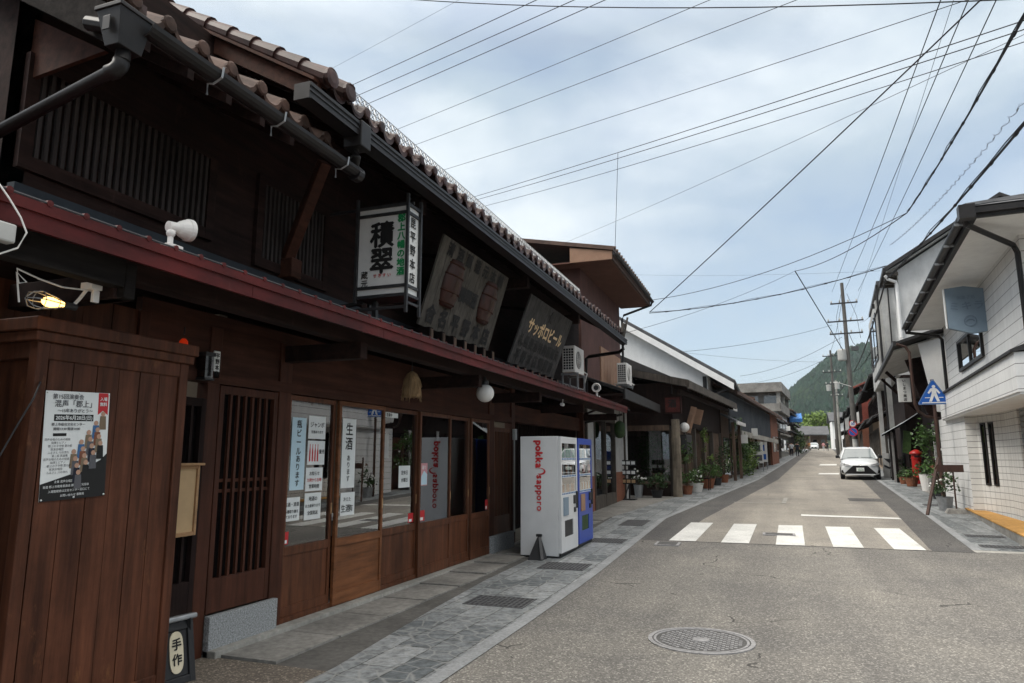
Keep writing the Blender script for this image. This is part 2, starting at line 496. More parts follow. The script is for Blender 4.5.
def siding_mat(name, col, pitch, grid=0.0):
    """White horizontal siding or tile: thin dark joints every pitch metres in height (and grid metres along)."""
    m = bpy.data.materials.new(name)
    m.use_nodes = True
    t = m.node_tree
    b = t.nodes["Principled BSDF"]
    b.inputs["Roughness"].default_value = .5
    c = t.nodes.new("ShaderNodeTexCoord")
    s = t.nodes.new("ShaderNodeSeparateXYZ")
    t.links.new(c.outputs["Object"], s.inputs[0])
    def line(sock, p, wd):
        a = t.nodes.new("ShaderNodeMath"); a.operation = 'DIVIDE'; a.inputs[1].default_value = p
        t.links.new(sock, a.inputs[0])
        f = t.nodes.new("ShaderNodeMath"); f.operation = 'FRACT'
        t.links.new(a.outputs[0], f.inputs[0])
        g = t.nodes.new("ShaderNodeMath"); g.operation = 'LESS_THAN'; g.inputs[1].default_value = wd / p
        t.links.new(f.outputs[0], g.inputs[0])
        return g.outputs[0]
    k = line(s.outputs["Z"], pitch, .012)
    if grid:
        k2 = line(s.outputs["Y"], grid, .008)
        mxm = t.nodes.new("ShaderNodeMath"); mxm.operation = 'MAXIMUM'
        t.links.new(k, mxm.inputs[0]); t.links.new(k2, mxm.inputs[1])
        k = mxm.outputs[0]
    n = t.nodes.new("ShaderNodeTexNoise")
    mpp = t.nodes.new("ShaderNodeMapping")
    mpp.inputs["Scale"].default_value = (2, 2, .5)
    t.links.new(c.outputs["Object"], mpp.inputs["Vector"])
    t.links.new(mpp.outputs["Vector"], n.inputs["Vector"])
    n.inputs["Scale"].default_value = 1.6
    n.inputs["Detail"].default_value = 9
    n.inputs["Roughness"].default_value = .7
    r = t.nodes.new("ShaderNodeValToRGB")
    r.color_ramp.elements[0].position, r.color_ramp.elements[0].color = .3, tuple(x * .82 for x in col) + (1,)
    r.color_ramp.elements[1].position, r.color_ramp.elements[1].color = .6, tuple(col) + (1,)
    t.links.new(n.outputs["Fac"], r.inputs["Fac"])
    mj = t.nodes.new("ShaderNodeMixRGB")
    mj.inputs["Color2"].default_value = (.16, .155, .15, 1)
    t.links.new(k, mj.inputs["Fac"])
    t.links.new(r.outputs["Color"], mj.inputs["Color1"])
    t.links.new(mj.outputs["Color"], b.inputs["Base Color"])
    bp = t.nodes.new("ShaderNodeBump")
    bp.inputs["Strength"].default_value = .8
    bp.inputs["Distance"].default_value = .01
    bp.invert = True
    t.links.new(k, bp.inputs["Height"])
    t.links.new(bp.outputs["Normal"], b.inputs["Normal"])
    MATS[name] = m
mat('kerb_stone', (.285, .295, .30), .85, (30, 30, 30), .3, .15, stain=.3)
mat('concrete_dark', (.115, .11, .102), .9, (16, 16, 16), .3, .2, stain=.45)
siding_mat('siding_white', (.70, .70, .69), .21)
siding_mat('tile_white', (.66, .65, .62), .15, .22)

# ------------------------------------------------------------------ mesh builder
BASE = {}
FONT_CACHE = {}
def glyphs(s):
    if s not in FONT_CACHE:
        cu = bpy.data.curves.new("lettering", 'FONT')
        cu.body = s
        cu.size = 1.0
        cu.align_x = 'CENTER'
        cu.resolution_u = 3
        ob = bpy.data.objects.new("lettering", cu)
        me = bpy.data.meshes.new_from_object(ob)
        vs = [tuple(v.co) for v in me.vertices]
        fs = [tuple(p.vertices) for p in me.polygons]
        bpy.data.objects.remove(ob)
        bpy.data.curves.remove(cu)
        bpy.data.meshes.remove(me)
        FONT_CACHE[s] = (vs, fs)
    return FONT_CACHE[s]

# pieces of these kinds are each a part of their own
SPLIT = {'post', 'downpipe', 'outrigger', 'gutter_bracket', 'support', 'support_end', 'stay', 'pillar', 'eave_strut', 'plaster_pier', 'pin',
         'pent_beam', 'drink_can', 'button', 'porch_brace', 'header_board', 'dado', 'plaster', 'tile_wall', 'panel_wall', 'boards', 'card', 'granite_base'}
class MB:
    def __init__(s, M=None):
        s.v, s.f, s.m = [], [], []
        s.M = M
        s.k = 0
        s.p = []
    def add(s, vs, fs):
        o = len(s.v)
        s.p.append((o, len(s.f)))
        for p in vs:
            p = Vector(p)
            s.v.append(s.M @ p if s.M else p)
        for f in fs:
            s.f.append([i + o for i in f])
            s.m.append(s.k)
        return s
    def box(s, x0, x1, y0, y1, z0, z1):
        return s.hexa([(x0, y0, z0), (x1, y0, z0), (x1, y1, z0), (x0, y1, z0), (x0, y0, z1), (x1, y0, z1), (x1, y1, z1), (x0, y1, z1)])
    def hexa(s, p):
        return s.add(p, [(3, 2, 1, 0), (4, 5, 6, 7), (0, 1, 5, 4), (1, 2, 6, 5), (2, 3, 7, 6), (3, 0, 4, 7)])
    def prism(s, poly, vec):
        n = len(poly)
        vec = Vector(vec)
        a = [Vector(p) for p in poly]
        b = [p + vec for p in a]
        fs = [tuple(range(n))[::-1], tuple(range(n, 2 * n))]
        for i in range(n):
            j = (i + 1) % n
            fs.append((i, j, n + j, n + i))
        return s.add(a + b, fs)
    def tube(s, pts, r, n=8, caps=True):
        pts = [Vector(p) for p in pts]
        rs = r if isinstance(r, (list, tuple)) else [r] * len(pts)
        vs, fs = [], []
        up = Vector((0, 0, 1))
        for i, p in enumerate(pts):
            d = (pts[min(i + 1, len(pts) - 1)] - pts[max(i - 1, 0)])
            if d.length < 1e-9:
                d = Vector((0, 0, 1))
            d.normalize()
            a = d.cross(up)
            if a.length < .05:
                a = d.cross(Vector((1, 0, 0)))
            a.normalize()
            b = d.cross(a)
            for k in range(n):
                t = 2 * PI * k / n
                vs.append(p + (a * math.cos(t) + b * math.sin(t)) * rs[i])
        for i in range(len(pts) - 1):
            for k in range(n):
                k2 = (k + 1) % n
                fs.append((i * n + k, i * n + k2, (i + 1) * n + k2, (i + 1) * n + k))
        if caps:
            fs.append(tuple(range(n))[::-1])
            fs.append(tuple((len(pts) - 1) * n + k for k in range(n)))
        return s.add(vs, fs)
    def bar(s, a, b, wx, wy):
        """square bar between two points"""
        a, b = Vector(a), Vector(b)
        d = (b - a).normalized()
        u = d.cross(Vector((0, 0, 1)))
        if u.length < .05:
            u = Vector((1, 0, 0))
        u.normalize()
        v = d.cross(u).normalized()
        u = u * wx / 2
        v = v * wy / 2
        return s.hexa([a - u - v, a + u - v, a + u + v, a - u + v, b - u - v, b + u - v, b + u + v, b - u + v])
    def lathe(s, prof, c, n=16, axis='z', tilt=None):
        vs, fs = [], []
        for (r, h) in prof:
            for k in range(n):
                t = 2 * PI * k / n
                p = Vector((r * math.cos(t), r * math.sin(t), h))
                if axis == 'x':
                    p = Vector((p.z, p.x, p.y))
                elif axis == 'y':
                    p = Vector((p.y, p.z, p.x))
                if tilt:
                    p = tilt @ p
                vs.append(p + Vector(c))
        m = len(prof)
        for i in range(m - 1):
            for k in range(n):
                k2 = (k + 1) % n
                fs.append((i * n + k, i * n + k2, (i + 1) * n + k2, (i + 1) * n + k))
        fs.append(tuple(range(n))[::-1])
        fs.append(tuple((m - 1) * n + k for k in range(n)))
        return s.add(vs, fs)
    def ball(s, c, r, n=14, sz=1.0):
        prof = [(max(1e-4, math.sin(PI * i / n) * r), -math.cos(PI * i / n) * r * sz) for i in range(n + 1)]
        return s.lathe(prof, c, n + 4)
    def text(s, st, o, right, up, size, depth=.004, vertical=False, gap=1.08, bold=0.0):
        """centred on o; flat letters standing depth proud along right x up"""
        right, up = Vector(right).normalized(), Vector(up).normalized()
        nrm = right.cross(up)
        o = Vector(o)
        cells = []
        if vertical:
            n = len(st)
            for i, ch in enumerate(st):
                cells.append((ch, 0.0, ((n - 1) / 2 - i) * gap * size - .36 * size))
        else:
            cells.append((st, 0.0, -.36 * size))
        offs = [(0, 0)] if not bold else [(-bold, 0), (bold, 0), (0, bold), (0, -bold)]
        for ch, dx, dy in cells:
            vs, fs = glyphs(ch)
            for k, (bx, by) in enumerate(offs):
                s.add([o + right * (v[0] * size + dx + bx * size) + up * (v[1] * size + dy + by * size) + nrm * (depth + k * .0004) for v in vs], fs)
        return s
    def leaf(s, c, size, rnd=random):
        c = Vector(c)
        a = Vector((rnd.gauss(0, 1), rnd.gauss(0, 1), rnd.gauss(0, .7))).normalized()
        b = a.cross(Vector((rnd.gauss(0, 1), rnd.gauss(0, 1), rnd.gauss(0, 1))))
        if b.length < 1e-3:
            b = Vector((1, 0, 0))
        b.normalize()
        l, wd = size * rnd.uniform(.7, 1.3), size * rnd.uniform(.35, .6)
        return s.add([c - a * l, c + b * wd, c + a * l, c - b * wd], [(0, 1, 2, 3)])
    def build(s, name, m, parent=None, smooth=False, base=None, label=None, kind=None, bevel=0.0):
        if name in SPLIT and parent is not None and len(s.p) > 1:
            ends = s.p[1:] + [(len(s.v), len(s.f))]
            for (v0, f0), (v1, f1) in zip(s.p, ends):
                q = MB()
                q.v = s.v[v0:v1]
                q.f = [[i - v0 for i in f] for f in s.f[f0:f1]]
                q.m = s.m[f0:f1]
                o = q.build(name, m, parent, smooth, base, label, kind, bevel)
            return o
        me = bpy.data.meshes.new(name)
        if parent is not None:
            b = BASE[parent]
        elif base is not None:
            b = Vector(base)
        elif s.v:
            xs, ys, zs = [p.x for p in s.v], [p.y for p in s.v], [p.z for p in s.v]
            b = Vector(((min(xs) + max(xs)) / 2, (min(ys) + max(ys)) / 2, min(zs)))
        else:
            b = Vector((0, 0, 0))
        me.from_pydata([tuple(p - b) for p in s.v], [], s.f)
        ms = m if isinstance(m, (list, tuple)) else [m]
        for x in ms:
            me.materials.append(MATS[x])
        if len(ms) > 1:
            me.polygons.foreach_set("material_index", s.m)
        if smooth:
            me.polygons.foreach_set("use_smooth", [True] * len(me.polygons))
        me.update()
        bm = bmesh.new()
        bm.from_mesh(me)
        bmesh.ops.recalc_face_normals(bm, faces=bm.faces)
        bm.to_mesh(me)
        bm.free()
        o = bpy.data.objects.new(name, me)
        COL.objects.link(o)
        if parent is not None:
            o.parent = parent
        else:
            o.location = b
        BASE[o] = b
        if label:
            o['label'] = label
        if kind:
            o['kind'] = kind
        if bevel:
            md = o.modifiers.new("bevel", 'BEVEL')
            md.width = bevel
            md.segments = 2
            md.limit_method = 'ANGLE'
        return o

def thing(name, label, cat, base, group=None, M=None):
    o = bpy.data.objects.new(name, None)
    o.empty_display_size = .2
    COL.objects.link(o)
    b = Vector(base)
    if M:
        b = M @ b
    o.location = b
    BASE[o] = b
    o['label'] = label
    o['category'] = cat
    if group:
        o['group'] = group
    return o
def tag(o, label, cat, group=None, kind=None):
    o['label'] = label
    o['category'] = cat
    if group:
        o['group'] = group
    if kind:
        o['kind'] = kind
    return o
def struct(mb, name, m, **k):
    return mb.build(name, m, base=(0, 0, 0), kind='structure', **k)
# ================================================================== GROUND
YS = [-60, -30, -12, -6, 0, 3, 5, 7, 9, 11, 13, 15, 17.5, 20, 23, 26, 30, 34, 38, 44, 50, 58, 66, 75, 85, 95, 110, 130, 150, 175, 200]
def interp(pl, y):
    for (y0, x0), (y1, x1) in zip(pl, pl[1:]):
        if y <= y1:
            return x0 + (x1 - x0) * (y - y0) / (y1 - y0)
    return pl[-1][1]
KL = [(-60, -2.38), (10, -2.36), (17.5, -2.46), (23, -1.93), (36.3, -.63), (75, 1.75), (100, 3.3), (150, 6.4), (200, 9.5)]     # left road edge
KR = [(13.9, 3.03), (20.2, 3.47), (34.7, 4.38), (42.5, 4.85), (75, 7.1), (100, 8.7), (150, 11.9), (200, 15)]                  # right road edge
kl = lambda y: interp(KL, y)
kr = lambda y: interp(KR, y)
def ribbon(name, m, fa, fb, y0, y1, dz, step=None, mb=None):
    """sheet following the ground between two edges fa(y), fb(y)"""
    ys = sorted(set([y0, y1] + [y for y in YS if y0 < y < y1] + [y for y, _ in KL + KR if y0 < y < y1]))
    b = mb or MB()
    vs = []
    for y in ys:
        vs += [(fa(y), y, gz(y) + dz), (fb(y), y, gz(y) + dz)]
    b.add(vs, [(2 * i, 2 * i + 1, 2 * i + 3, 2 * i + 2) for i in range(len(ys) - 1)])
    return b if mb else struct(b, name, m)

g = MB()
gy = [-900, -300] + YS + [300, 600, 1200, 1700]
gx = [-1300, -800, -200, -60, -20, -6, 6, 20, 60, 200, 800, 1300]
vs = [(x, y, gz(min(y, 230)) - .03) for y in gy for x in gx]
fs = []
for i in range(len(gy) - 1):
    for j in range(len(gx) - 1):
        a = i * len(gx) + j
        fs.append((a, a + 1, a + 1 + len(gx), a + len(gx)))
g.add(vs, fs)
struct(g, 'ground', 'earth')

# near carriageway with the side street opening to the right, then the beige stretch uphill
ribbon('road', 'asphalt', kl, lambda y: 40.0, -60, 13.6, 0.0)
ribbon('road', 'asphalt_beige', lambda y: kl(y) + .55 + .3 * min(1, (y - 13.6) / 3), lambda y: kr(max(y, 13.9)) - .62, 13.6, 200, 0.0)
ribbon('road_edge', 'asphalt_dark', kl, lambda y: kl(y) + .55 + .3 * min(1, (y - 13.6) / 3), 13.6, 200, 0.0)
ribbon('road_edge', 'asphalt_dark', lambda y: kr(max(y, 13.9)) - .62, lambda y: kr(max(y, 13.9)), 13.6, 200, 0.0)
ribbon('road', 'asphalt', lambda y: kr(max(y, 13.9)), lambda y: 40.0, 13.6, 13.9, 0.0)
# joint of the two surfacings: a narrow tar seam
b = MB(); ribbon('', '', kl, lambda y: 3.0, 13.57, 13.63, .004, mb=b); struct(b, 'road_seam', 'asphalt_dark')
# left pavement: pale kerb strip, flagstones, asphalt, concrete
sl = lambda y: -3.26 - .40 * max(0, min(1, (y - 4.6) / 3.6)) if y < 17.5 else kl(y) - 1.3
ribbon('kerb', 'kerb_stone', lambda y: kl(y) - .14, kl, -60, 200, .006)
ribbon('pavement', 'flagstone', sl, lambda y: kl(y) - .14, -12, 200, .004)
ribbon('pavement', 'concrete_dark', lambda y: min(-3.80, sl(y) - .01), sl, 4.9, 17.5, .0)
ribbon('forecourt', 'forecourt_gravel', lambda y: -6.0, sl, -12, 4.9, 0.0)
ribbon('forecourt', 'concrete', lambda y: sl(y) - 1.6, sl, 17.5, 200, .0)
# concrete panels along the shop front, each a slightly different slab
b = MB()
y = 4.92
while y < 17.4:
    L = random.uniform(.85, .98)
    y2 = min(y + L, 17.45)
    e = random.uniform(-.012, .012)
    z0, z1 = gz(y) + .004, gz(y2) + .004
    b.box(-4.36, -3.80 + e, y + .008, y2 - .008, -.05, (z0 + z1) / 2 + .010 + random.uniform(0, .003))
    y = y2
struct(b, 'shopfront_paving', 'concrete')
# right pavement, ending at the side street
ribbon('kerb', 'kerb_stone', lambda y: kr(y), lambda y: kr(y) + .14, 13.9, 200, .006)
ribbon('pavement', 'flagstone', lambda y: kr(y) + .14, lambda y: kr(y) + 1.05, 13.9, 200, .004)
ribbon('forecourt', 'concrete', lambda y: kr(y) + 1.05, lambda y: kr(y) + 2.6, 13.9, 200, .002)
b = MB(); b.box(3.03, 6.0, 13.66, 13.9, -.1, .115); struct(b, 'kerb', 'concrete_pale', bevel=.01)

# painted markings
def patch(mb, pts, dz=.008):
    mb.add([(x, y, gz(y) + dz) for x, y in pts], [(0, 1, 2, 3)])
mat('road_paint', (.66, .66, .63), .7, (30, 30, 30), .25, 0, stain=.25, scuff=(.22, .21, .19))
b = MB()
for k in range(5):
    xa, xb = -1.80 + .93 * k, -1.32 + .93 * k
    patch(b, [(xa - .08, 13.6), (xb - .08, 13.63), (xb, 16.8), (xa, 16.75)])
struct(b, 'crosswalk_marking', 'road_paint')
b = MB(); patch(b, [(.60, 18.95), (2.75, 18.75), (2.73, 19.1), (.61, 19.35)]); struct(b, 'stop_line', 'road_paint')
b = MB()
patch(b, [(2.35, 42.6), (3.4, 42.6), (3.55, 44.3), (2.5, 44.1)]); patch(b, [(3.3, 58), (4.5, 58), (4.8, 61.5), (3.6, 61)])
struct(b, 'road_lettering', 'road_paint')
b = MB(); patch(b, [(-1.15, 22.6), (.3, 22.6), (.3, 22.72), (-1.15, 22.72)], .006); patch(b, [(.2, 22.6), (.32, 22.6), (.42, 24.8), (.3, 24.8)], .010)
struct(b, 'faded_marking', 'concrete_pale')
b = MB(); patch(b, [(2.15, 24), (3.1, 24), (3.15, 25.2), (2.2, 25.2)], .006)
struct(b, 'road_patch', 'asphalt_dark')

# drain gratings: dark plates with rows of slots
mat('grate_dark', (.035, .035, .037), .8, (9, 9, 9), .2)
mat('grate_iron', (.085, .085, .088), .65, (12, 12, 12), .35, .05, metal=.2)
def grating(x0, x1, y0, y1, lab, grp, M=None, zf=gz):
    cx, cy = (x0 + x1) / 2, (y0 + y1) / 2
    p = M @ Vector((cx, cy, 0)) if M else Vector((cx, cy, 0))
    z = gz(p.y) + .006
    t = thing('drain_grating', lab, 'drain grating', (p.x, p.y, z), grp)
    s = (gz(p.y + .3) - gz(p.y - .3)) / .6
    f = MB(M)
    def sq(a0, a1, b0, b1, h):
        f.hexa([(a0, b0, z - .02 + s * (b0 - cy)), (a1, b0, z - .02 + s * (b0 - cy)), (a1, b1, z - .02 + s * (b1 - cy)), (a0, b1, z - .02 + s * (b1 - cy)),
                (a0, b0, z + h + s * (b0 - cy)), (a1, b0, z + h + s * (b0 - cy)), (a1, b1, z + h + s * (b1 - cy)), (a0, b1, z + h + s * (b1 - cy))])
    sq(x0, x1, y0, y1, .002)
    f.build('plate', 'grate_dark', t)
    f = MB(M)
    n = 12
    for i in range(n + 1):
        xx = x0 + (x1 - x0) * i / n
        sq(xx - .012, xx + .012, y0, y1, .008)
    for j in range(6):
        yy = y0 + (y1 - y0) * j / 5
        sq(x0 - .012, x1 + .012, yy - .012, yy + .012, .0065)
    f.build('bars', 'grate_iron', t)
    return t
grating(-3.33, -2.64, 7.52, 8.02, 'dark drain grating in the flagstones nearest the glazed doors', 'drain gratings in the pavements')
grating(-3.28, -2.62, 10.05, 10.6, 'dark drain grating in the flagstones in front of the white vending machine', 'drain gratings in the pavements')
grating(-3.25, -2.64, 12.97, 13.5, 'dark drain grating in the flagstones just past the blue vending machine', 'drain gratings in the pavements')
grating(-3.25, -2.75, 15.75, 16.9, 'dark drain grating in the flagstones level with the crosswalk stripes, left side', 'drain gratings in the pavements')
grating(.25, .95, .32, .62, 'dark drain grating at the pavement corner by the yellow step', 'drain gratings in the pavements', RF)
grating(.25, .85, 1.8, 2.1, 'second dark drain grating along the yellow step', 'drain gratings in the pavements', RF)
grating(.25, .75, 8.9, 9.4, 'dark drain grating behind the foot of the wooden arrow sign', 'drain gratings in the pavements', RF)

# manhole: iron ring with a cast pattern of blocks
t = thing('manhole_cover', 'large round cast iron manhole cover in the near asphalt', 'manhole cover', (-.69, 6.83, .004))
def disc(mb, cx, cy, r0, r1, z, n=48):
    vs = []
    for k in range(n):
        a = 2 * PI * k / n
        vs += [(cx + r0 * math.cos(a), cy + r0 * math.sin(a), z), (cx + r1 * math.cos(a), cy + r1 * math.sin(a), z)]
    mb.add(vs, [(2 * k, 2 * k + 1, (2 * k + 3) % (2 * n), (2 * k + 2) % (2 * n)) for k in range(n)])
mat('cast_iron', (.27, .265, .265), .65, (20, 20, 20), .35, .1, metal=.1)
mat('cast_iron_dirt', (.085, .083, .08), .8, (20, 20, 20), .35, .1)
b = MB(); b.lathe([(.46, -.03), (.46, .004)], (-.69, 6.83, 0), 48); b.build('plate', 'cast_iron_dirt', t)
b = MB(); b.lathe([(.468, -.02), (.468, .010), (.43, .010), (.43, -.025)], (-.69, 6.83, 0), 48); b.build('rim', 'cast_iron', t)
b = MB(); b.lathe([(.418, -.022), (.418, .009), (.395, .009), (.395, -.026)], (-.69, 6.83, 0), 48); b.build('ring', 'cast_iron', t)
b = MB()
for i in range(-11, 12):
    for j in range(-11, 12):
        x, y = i * .034, j * .034
        if x * x + y * y < .36 ** 2 and (i + j) % 2 == 0:
            b.box(-.69 + x - .014, -.69 + x + .014, 6.83 + y - .014, 6.83 + y + .014, 0, .009)
b.lathe([(.075, 0), (.075, .011)], (-.69, 6.83, 0), 20)
b.build('raised_pattern', 'cast_iron', t)
def small_cover(x0, x1, y0, y1, lab):
    z = gz((y0 + y1) / 2)
    t = thing('utility_cover', lab, 'utility cover', ((x0 + x1) / 2, (y0 + y1) / 2, z + .006))
    b = MB()
    b.hexa([(x0, y0, z - .05), (x1, y0, z - .05), (x1, y1, z - .05), (x0, y1, z - .05), (x0, y0, gz(y0) + .018), (x1, y0, gz(y0) + .018), (x1, y1, gz(y1) + .018), (x0, y1, gz(y1) + .018)])
    b.build('frame', 'cast_iron', t)
    b = MB()
    e = .05
    b.hexa([(x0 + e, y0 + e, z - .05), (x1 - e, y0 + e, z - .05), (x1 - e, y1 - e, z - .05), (x0 + e, y1 - e, z - .05), (x0 + e, y0 + e, gz(y0) + .022), (x1 - e, y0 + e, gz(y0) + .022), (x1 - e, y1 - e, gz(y1) + .022), (x0 + e, y1 - e, gz(y1) + .022)])
    b.build('lid', 'cast_iron_dirt', t)
small_cover(-2.05, -1.62, 12.9, 13.35, 'small rectangular iron cover at the left end of the crosswalk')
small_cover(-.25, .35, 14.9, 15.25, 'rectangular iron cover inside the middle crosswalk stripe')

# ================================================================== SAKE SHOP (the near building on the left)
shop = thing('sake_shop', 'long dark timber shop house with two tiled eaves and a red metal pent roof', 'shop house', (-5.0, 10.0, 0))
XF = -4.5
PITCH = .59
def planks_y(mb, x0, x1, y0, y1, z0, z1, wd):
    """upright boards side by side along the street"""
    n = max(1, round((y1 - y0) / wd))
    for i in range(n):
        a, c = y0 + (y1 - y0) * i / n, y0 + (y1 - y0) * (i + 1) / n
        mb.box(x0, x1 + random.uniform(-.003, .003), a + .003, c - .003, z0, z1)
def wavy_roof(mb, y0, y1, xe, ze, xr, pitch, wave=.285, row=.27):
    """pantile slope from the eave (xe, ze) up to xr; waves along y, stepped rows"""
    nper = 8
    ny = int((y1 - y0) / wave * nper)
    rows = int(abs(xr - xe) / row)
    prof = []
    for j in range(rows + 1):
        x = xe - j * row
        z = ze + pitch * j * row
        prof.append((x, z))
        prof.append((x - .004, z + .032))
    m = len(prof)
    vs = []
    rr_ = random.Random(int(y0 * 100))
    jit = [rr_.uniform(-.012, .012) for _ in range(200)]
    for i in range(ny + 1):
        y = y0 + (y1 - y0) * i / ny
        u = (y - y0) / wave
        hj = jit[int(u + .5)]
        h = .055 * math.cos(2 * PI * u) + .014 * math.cos(4 * PI * u)
        for x, z in prof:
            vs.append((x + hj * .8, y, z + h + hj))
    fs = []
    for i in range(ny):
        for j in range(m - 1):
            a = i * m + j
            fs.append((a, a + 1, a + 1 + m, a + m))
    mb.add(vs, fs)
    # the tile edge seen from the street: a wavy lip with thickness
    vs, fs = [], []
    for i in range(ny + 1):
        y = y0 + (y1 - y0) * i / ny
        u = (y - y0) / wave
        h = .055 * math.cos(2 * PI * u) + .014 * math.cos(4 * PI * u)
        h += jit[int(u + .5)]
        vs += [(xe + .004, y, ze + h + .030), (xe + .004, y, ze + h - .024), (xe - .3, y, ze + .177 + h - .028)]
    for i in range(ny):
        a = 3 * i
        fs += [(a, a + 1, a + 4, a + 3), (a + 1, a + 2, a + 5, a + 4)]
    mb.add(vs, fs)
    # round end caps on the wave crests
    k = 0
    while y0 + k * wave <= y1 - .02:
        y = y0 + k * wave
        mb.lathe([(.034, -.05), (.052, -.02), (.056, .008), (.044, .018), (.0, .021)], (xe + rr_.uniform(-.012, .012), y + rr_.uniform(-.012, .012), ze + .050 + jit[k]), 12, axis='x', tilt=None)
        k += 1

# --- lower storey ------------------------------------------------------------
b = MB()
b.box(-4.62, -4.50, 4.72, 4.86, -.05, 2.75)        # posts
b.box(-4.62, -4.49, 5.65, 5.83, -.05, 2.75)
b.box(-4.62, -4.49, 11.15, 11.38, -.05, 2.75)
b.box(-4.62, -4.48, 12.23, 12.42, -.05, 2.95)
b.box(-4.60, -4.46, 17.45, 17.62, -.05, 2.95)
b.box(-4.62, -4.50, 3.98, 4.08, -.05, 2.75)
b.box(-4.62, -4.50, 1.2, 1.38, -.05, 2.75)
b.build('post', 'lattice_wood', shop, bevel=.006)
b = MB()
b.box(-4.60, -4.485, 4.0, 12.3, 2.26, 2.36)         # lintel
b.box(-4.58, -4.515, 4.0, 12.3, 2.36, 2.86)
b.build('header_board', 'header_wood', shop)
b = MB()
b.box(-4.75, -4.55, 12.42, 17.5, 2.30, 2.62)
b.build('header_beam', 'header_wood', shop, bevel=.01)
b = MB()                                             # plain wall left of the booth, near gable and back
planks_y(b, -4.60, -4.53, 0.2, 4.0, 0, 2.75, .24)
b.build('plank_wall', 'booth_wood', shop)
b = MB()
b.box(-4.50, -4.36, 4.86, 12.3, -.05, .055)
b.hexa([(-4.50, 12.3, -.05), (-4.36, 12.3, -.05), (-4.36, 17.6, -.05), (-4.50, 17.6, -.05), (-4.50, 12.3, .10), (-4.36, 12.3, .10), (-4.36, 17.6, .22), (-4.50, 17.6, .22)])
b.build('sill', 'concrete_pale', shop, bevel=.008)
b = MB()
b.box(-4.50, -4.44, 4.86, 5.72, -.02, .32)
b.build('granite_base', 'granite', shop, bevel=.006)
b = MB()
b.box(-4.50, -4.42, 11.17, 12.20, -.02, .33)
b.build('granite_base', 'granite', shop, bevel=.006)
b = MB()
b.box(-4.6, -4.503, 5.83, 11.17, -.02, .10)
b.build('door_track', 'door_wood', shop)

def lattice(parent_name, y0, y1, z0, z1, nsl, m, x=XF, panel=None, rail=True, bar=.026):
    f = MB()
    s = .055
    f.box(x - .05, x, y0, y0 + s, z0, z1)
    f.box(x - .05, x, y1 - s, y1, z0, z1)
    f.box(x - .05, x - .002, y0 + s, y1 - s, z1 - .07, z1)
    zb = z0 + (panel or .08)
    f.box(x - .05, x - .002, y0 + s, y1 - s, z0, zb)
    o = f.build(parent_name, m, shop, bevel=.004)
    g = MB()
    for i in range(nsl):
        c = y0 + s + (y1 - y0 - 2 * s) * (i + 1) / (nsl + 1)
        g.box(x - .034, x - .008, c - bar / 2, c + bar / 2, zb - .002, z1 - .06)
    if rail:
        zm = zb + (z1 - zb) * .47
        for q in (-.045, .045):
            g.box(x - .044, x - .030, y0 + s, y1 - s, zm + q - .014, zm + q + .014)
    g.build('slats', m, o)
    g = MB()
    g.box(x - .075, x - .06, y0 + .01, y1 - .01, z0, z1)
    g.build('backing', 'black_wood', o)
    return o
lattice('lattice_panel', 4.08, 4.72, .08, 2.12, 5, 'dark_wood_upright', panel=.55)
lattice('lattice_door', 4.87, 5.645, .33, 2.25, 6, 'lattice_wood', panel=.28)
lattice('lattice_panel', 11.385, 12.225, .33, 2.15, 9, 'door_wood', panel=.30)

def glazed_door(y0, y1, x, m, zp=.76, z0=.06, z1=2.25):
    f = MB()
    s = .045
    f.box(x - .04, x, y0, y0 + s, z0, z1)
    f.box(x - .04, x, y1 - s, y1, z0, z1)
    f.box(x - .04, x - .001, y0 + s, y1 - s, z1 - .05, z1)
    f.box(x - .04, x - .001, y0 + s, y1 - s, z0, z0 + .13)
    f.box(x - .04, x - .001, y0 + s, y1 - s, zp - .085, zp)
    o = f.build('glazed_door', m, shop, bevel=.004)
    p = MB()
    p.box(x - .026, x - .016, y0 + s - .002, y1 - s + .002, z0 + .128, zp - .083)
    p.build('panel', m, o)
    p = MB()
    p.box(x - .024, x - .019, y0 + s - .002, y1 - s + .002, zp - .002, z1 - .048)
    p.build('pane', 'glass', o)
    h = MB()
    h.box(x - .005, x + .006, y1 - .034, y1 - .012, 1.02, 1.14)
    h.build('handle', 'pale_wood', o)
    return o
glazed_door(5.84, 6.66, -4.52, 'door_wood')
glazed_door(6.67, 7.66, -4.475, 'door_wood_bright')
glazed_door(7.68, 8.62, -4.52, 'door_wood')
glazed_door(8.60, 9.60, -4.475, 'door_wood')
glazed_door(9.59, 10.36, -4.52, 'door_wood')
glazed_door(10.35, 11.14, -4.475, 'door_wood')

# --- shop interior seen through the glass ------------------------------------
b = MB()
b.box(-9.5, -9.4, 5.0, 12.3, 0, 2.9); b.box(-9.5, -4.6, 4.9, 5.0, 0, 2.9); b.box(-9.5, -4.6, 12.25, 12.3, 0, 2.9)
b.build('interior_wall', 'interior_wall', shop)
b = MB(); b.box(-9.5, -4.6, 5.0, 12.25, -.05, .08); b.build('interior_floor', 'interior_floor', shop)
b = MB(); b.box(-9.5, -4.6, 4.9, 12.3, 2.72, 2.80); b.build('interior_ceiling', 'interior_wall', shop)
b = MB()
for z in (.5, .95, 1.4, 1.85):
    b.box(-9.38, -9.0, 5.2, 12.0, z, z + .03)
b.box(-9.38, -9.0, 5.15, 5.2, .08, 2.1); b.box(-9.38, -9.0, 12.0, 12.05, .08, 2.1); b.box(-9.38, -9.0, 8.5, 8.55, .08, 2.1)
b.build('shelf', 'door_wood', shop)
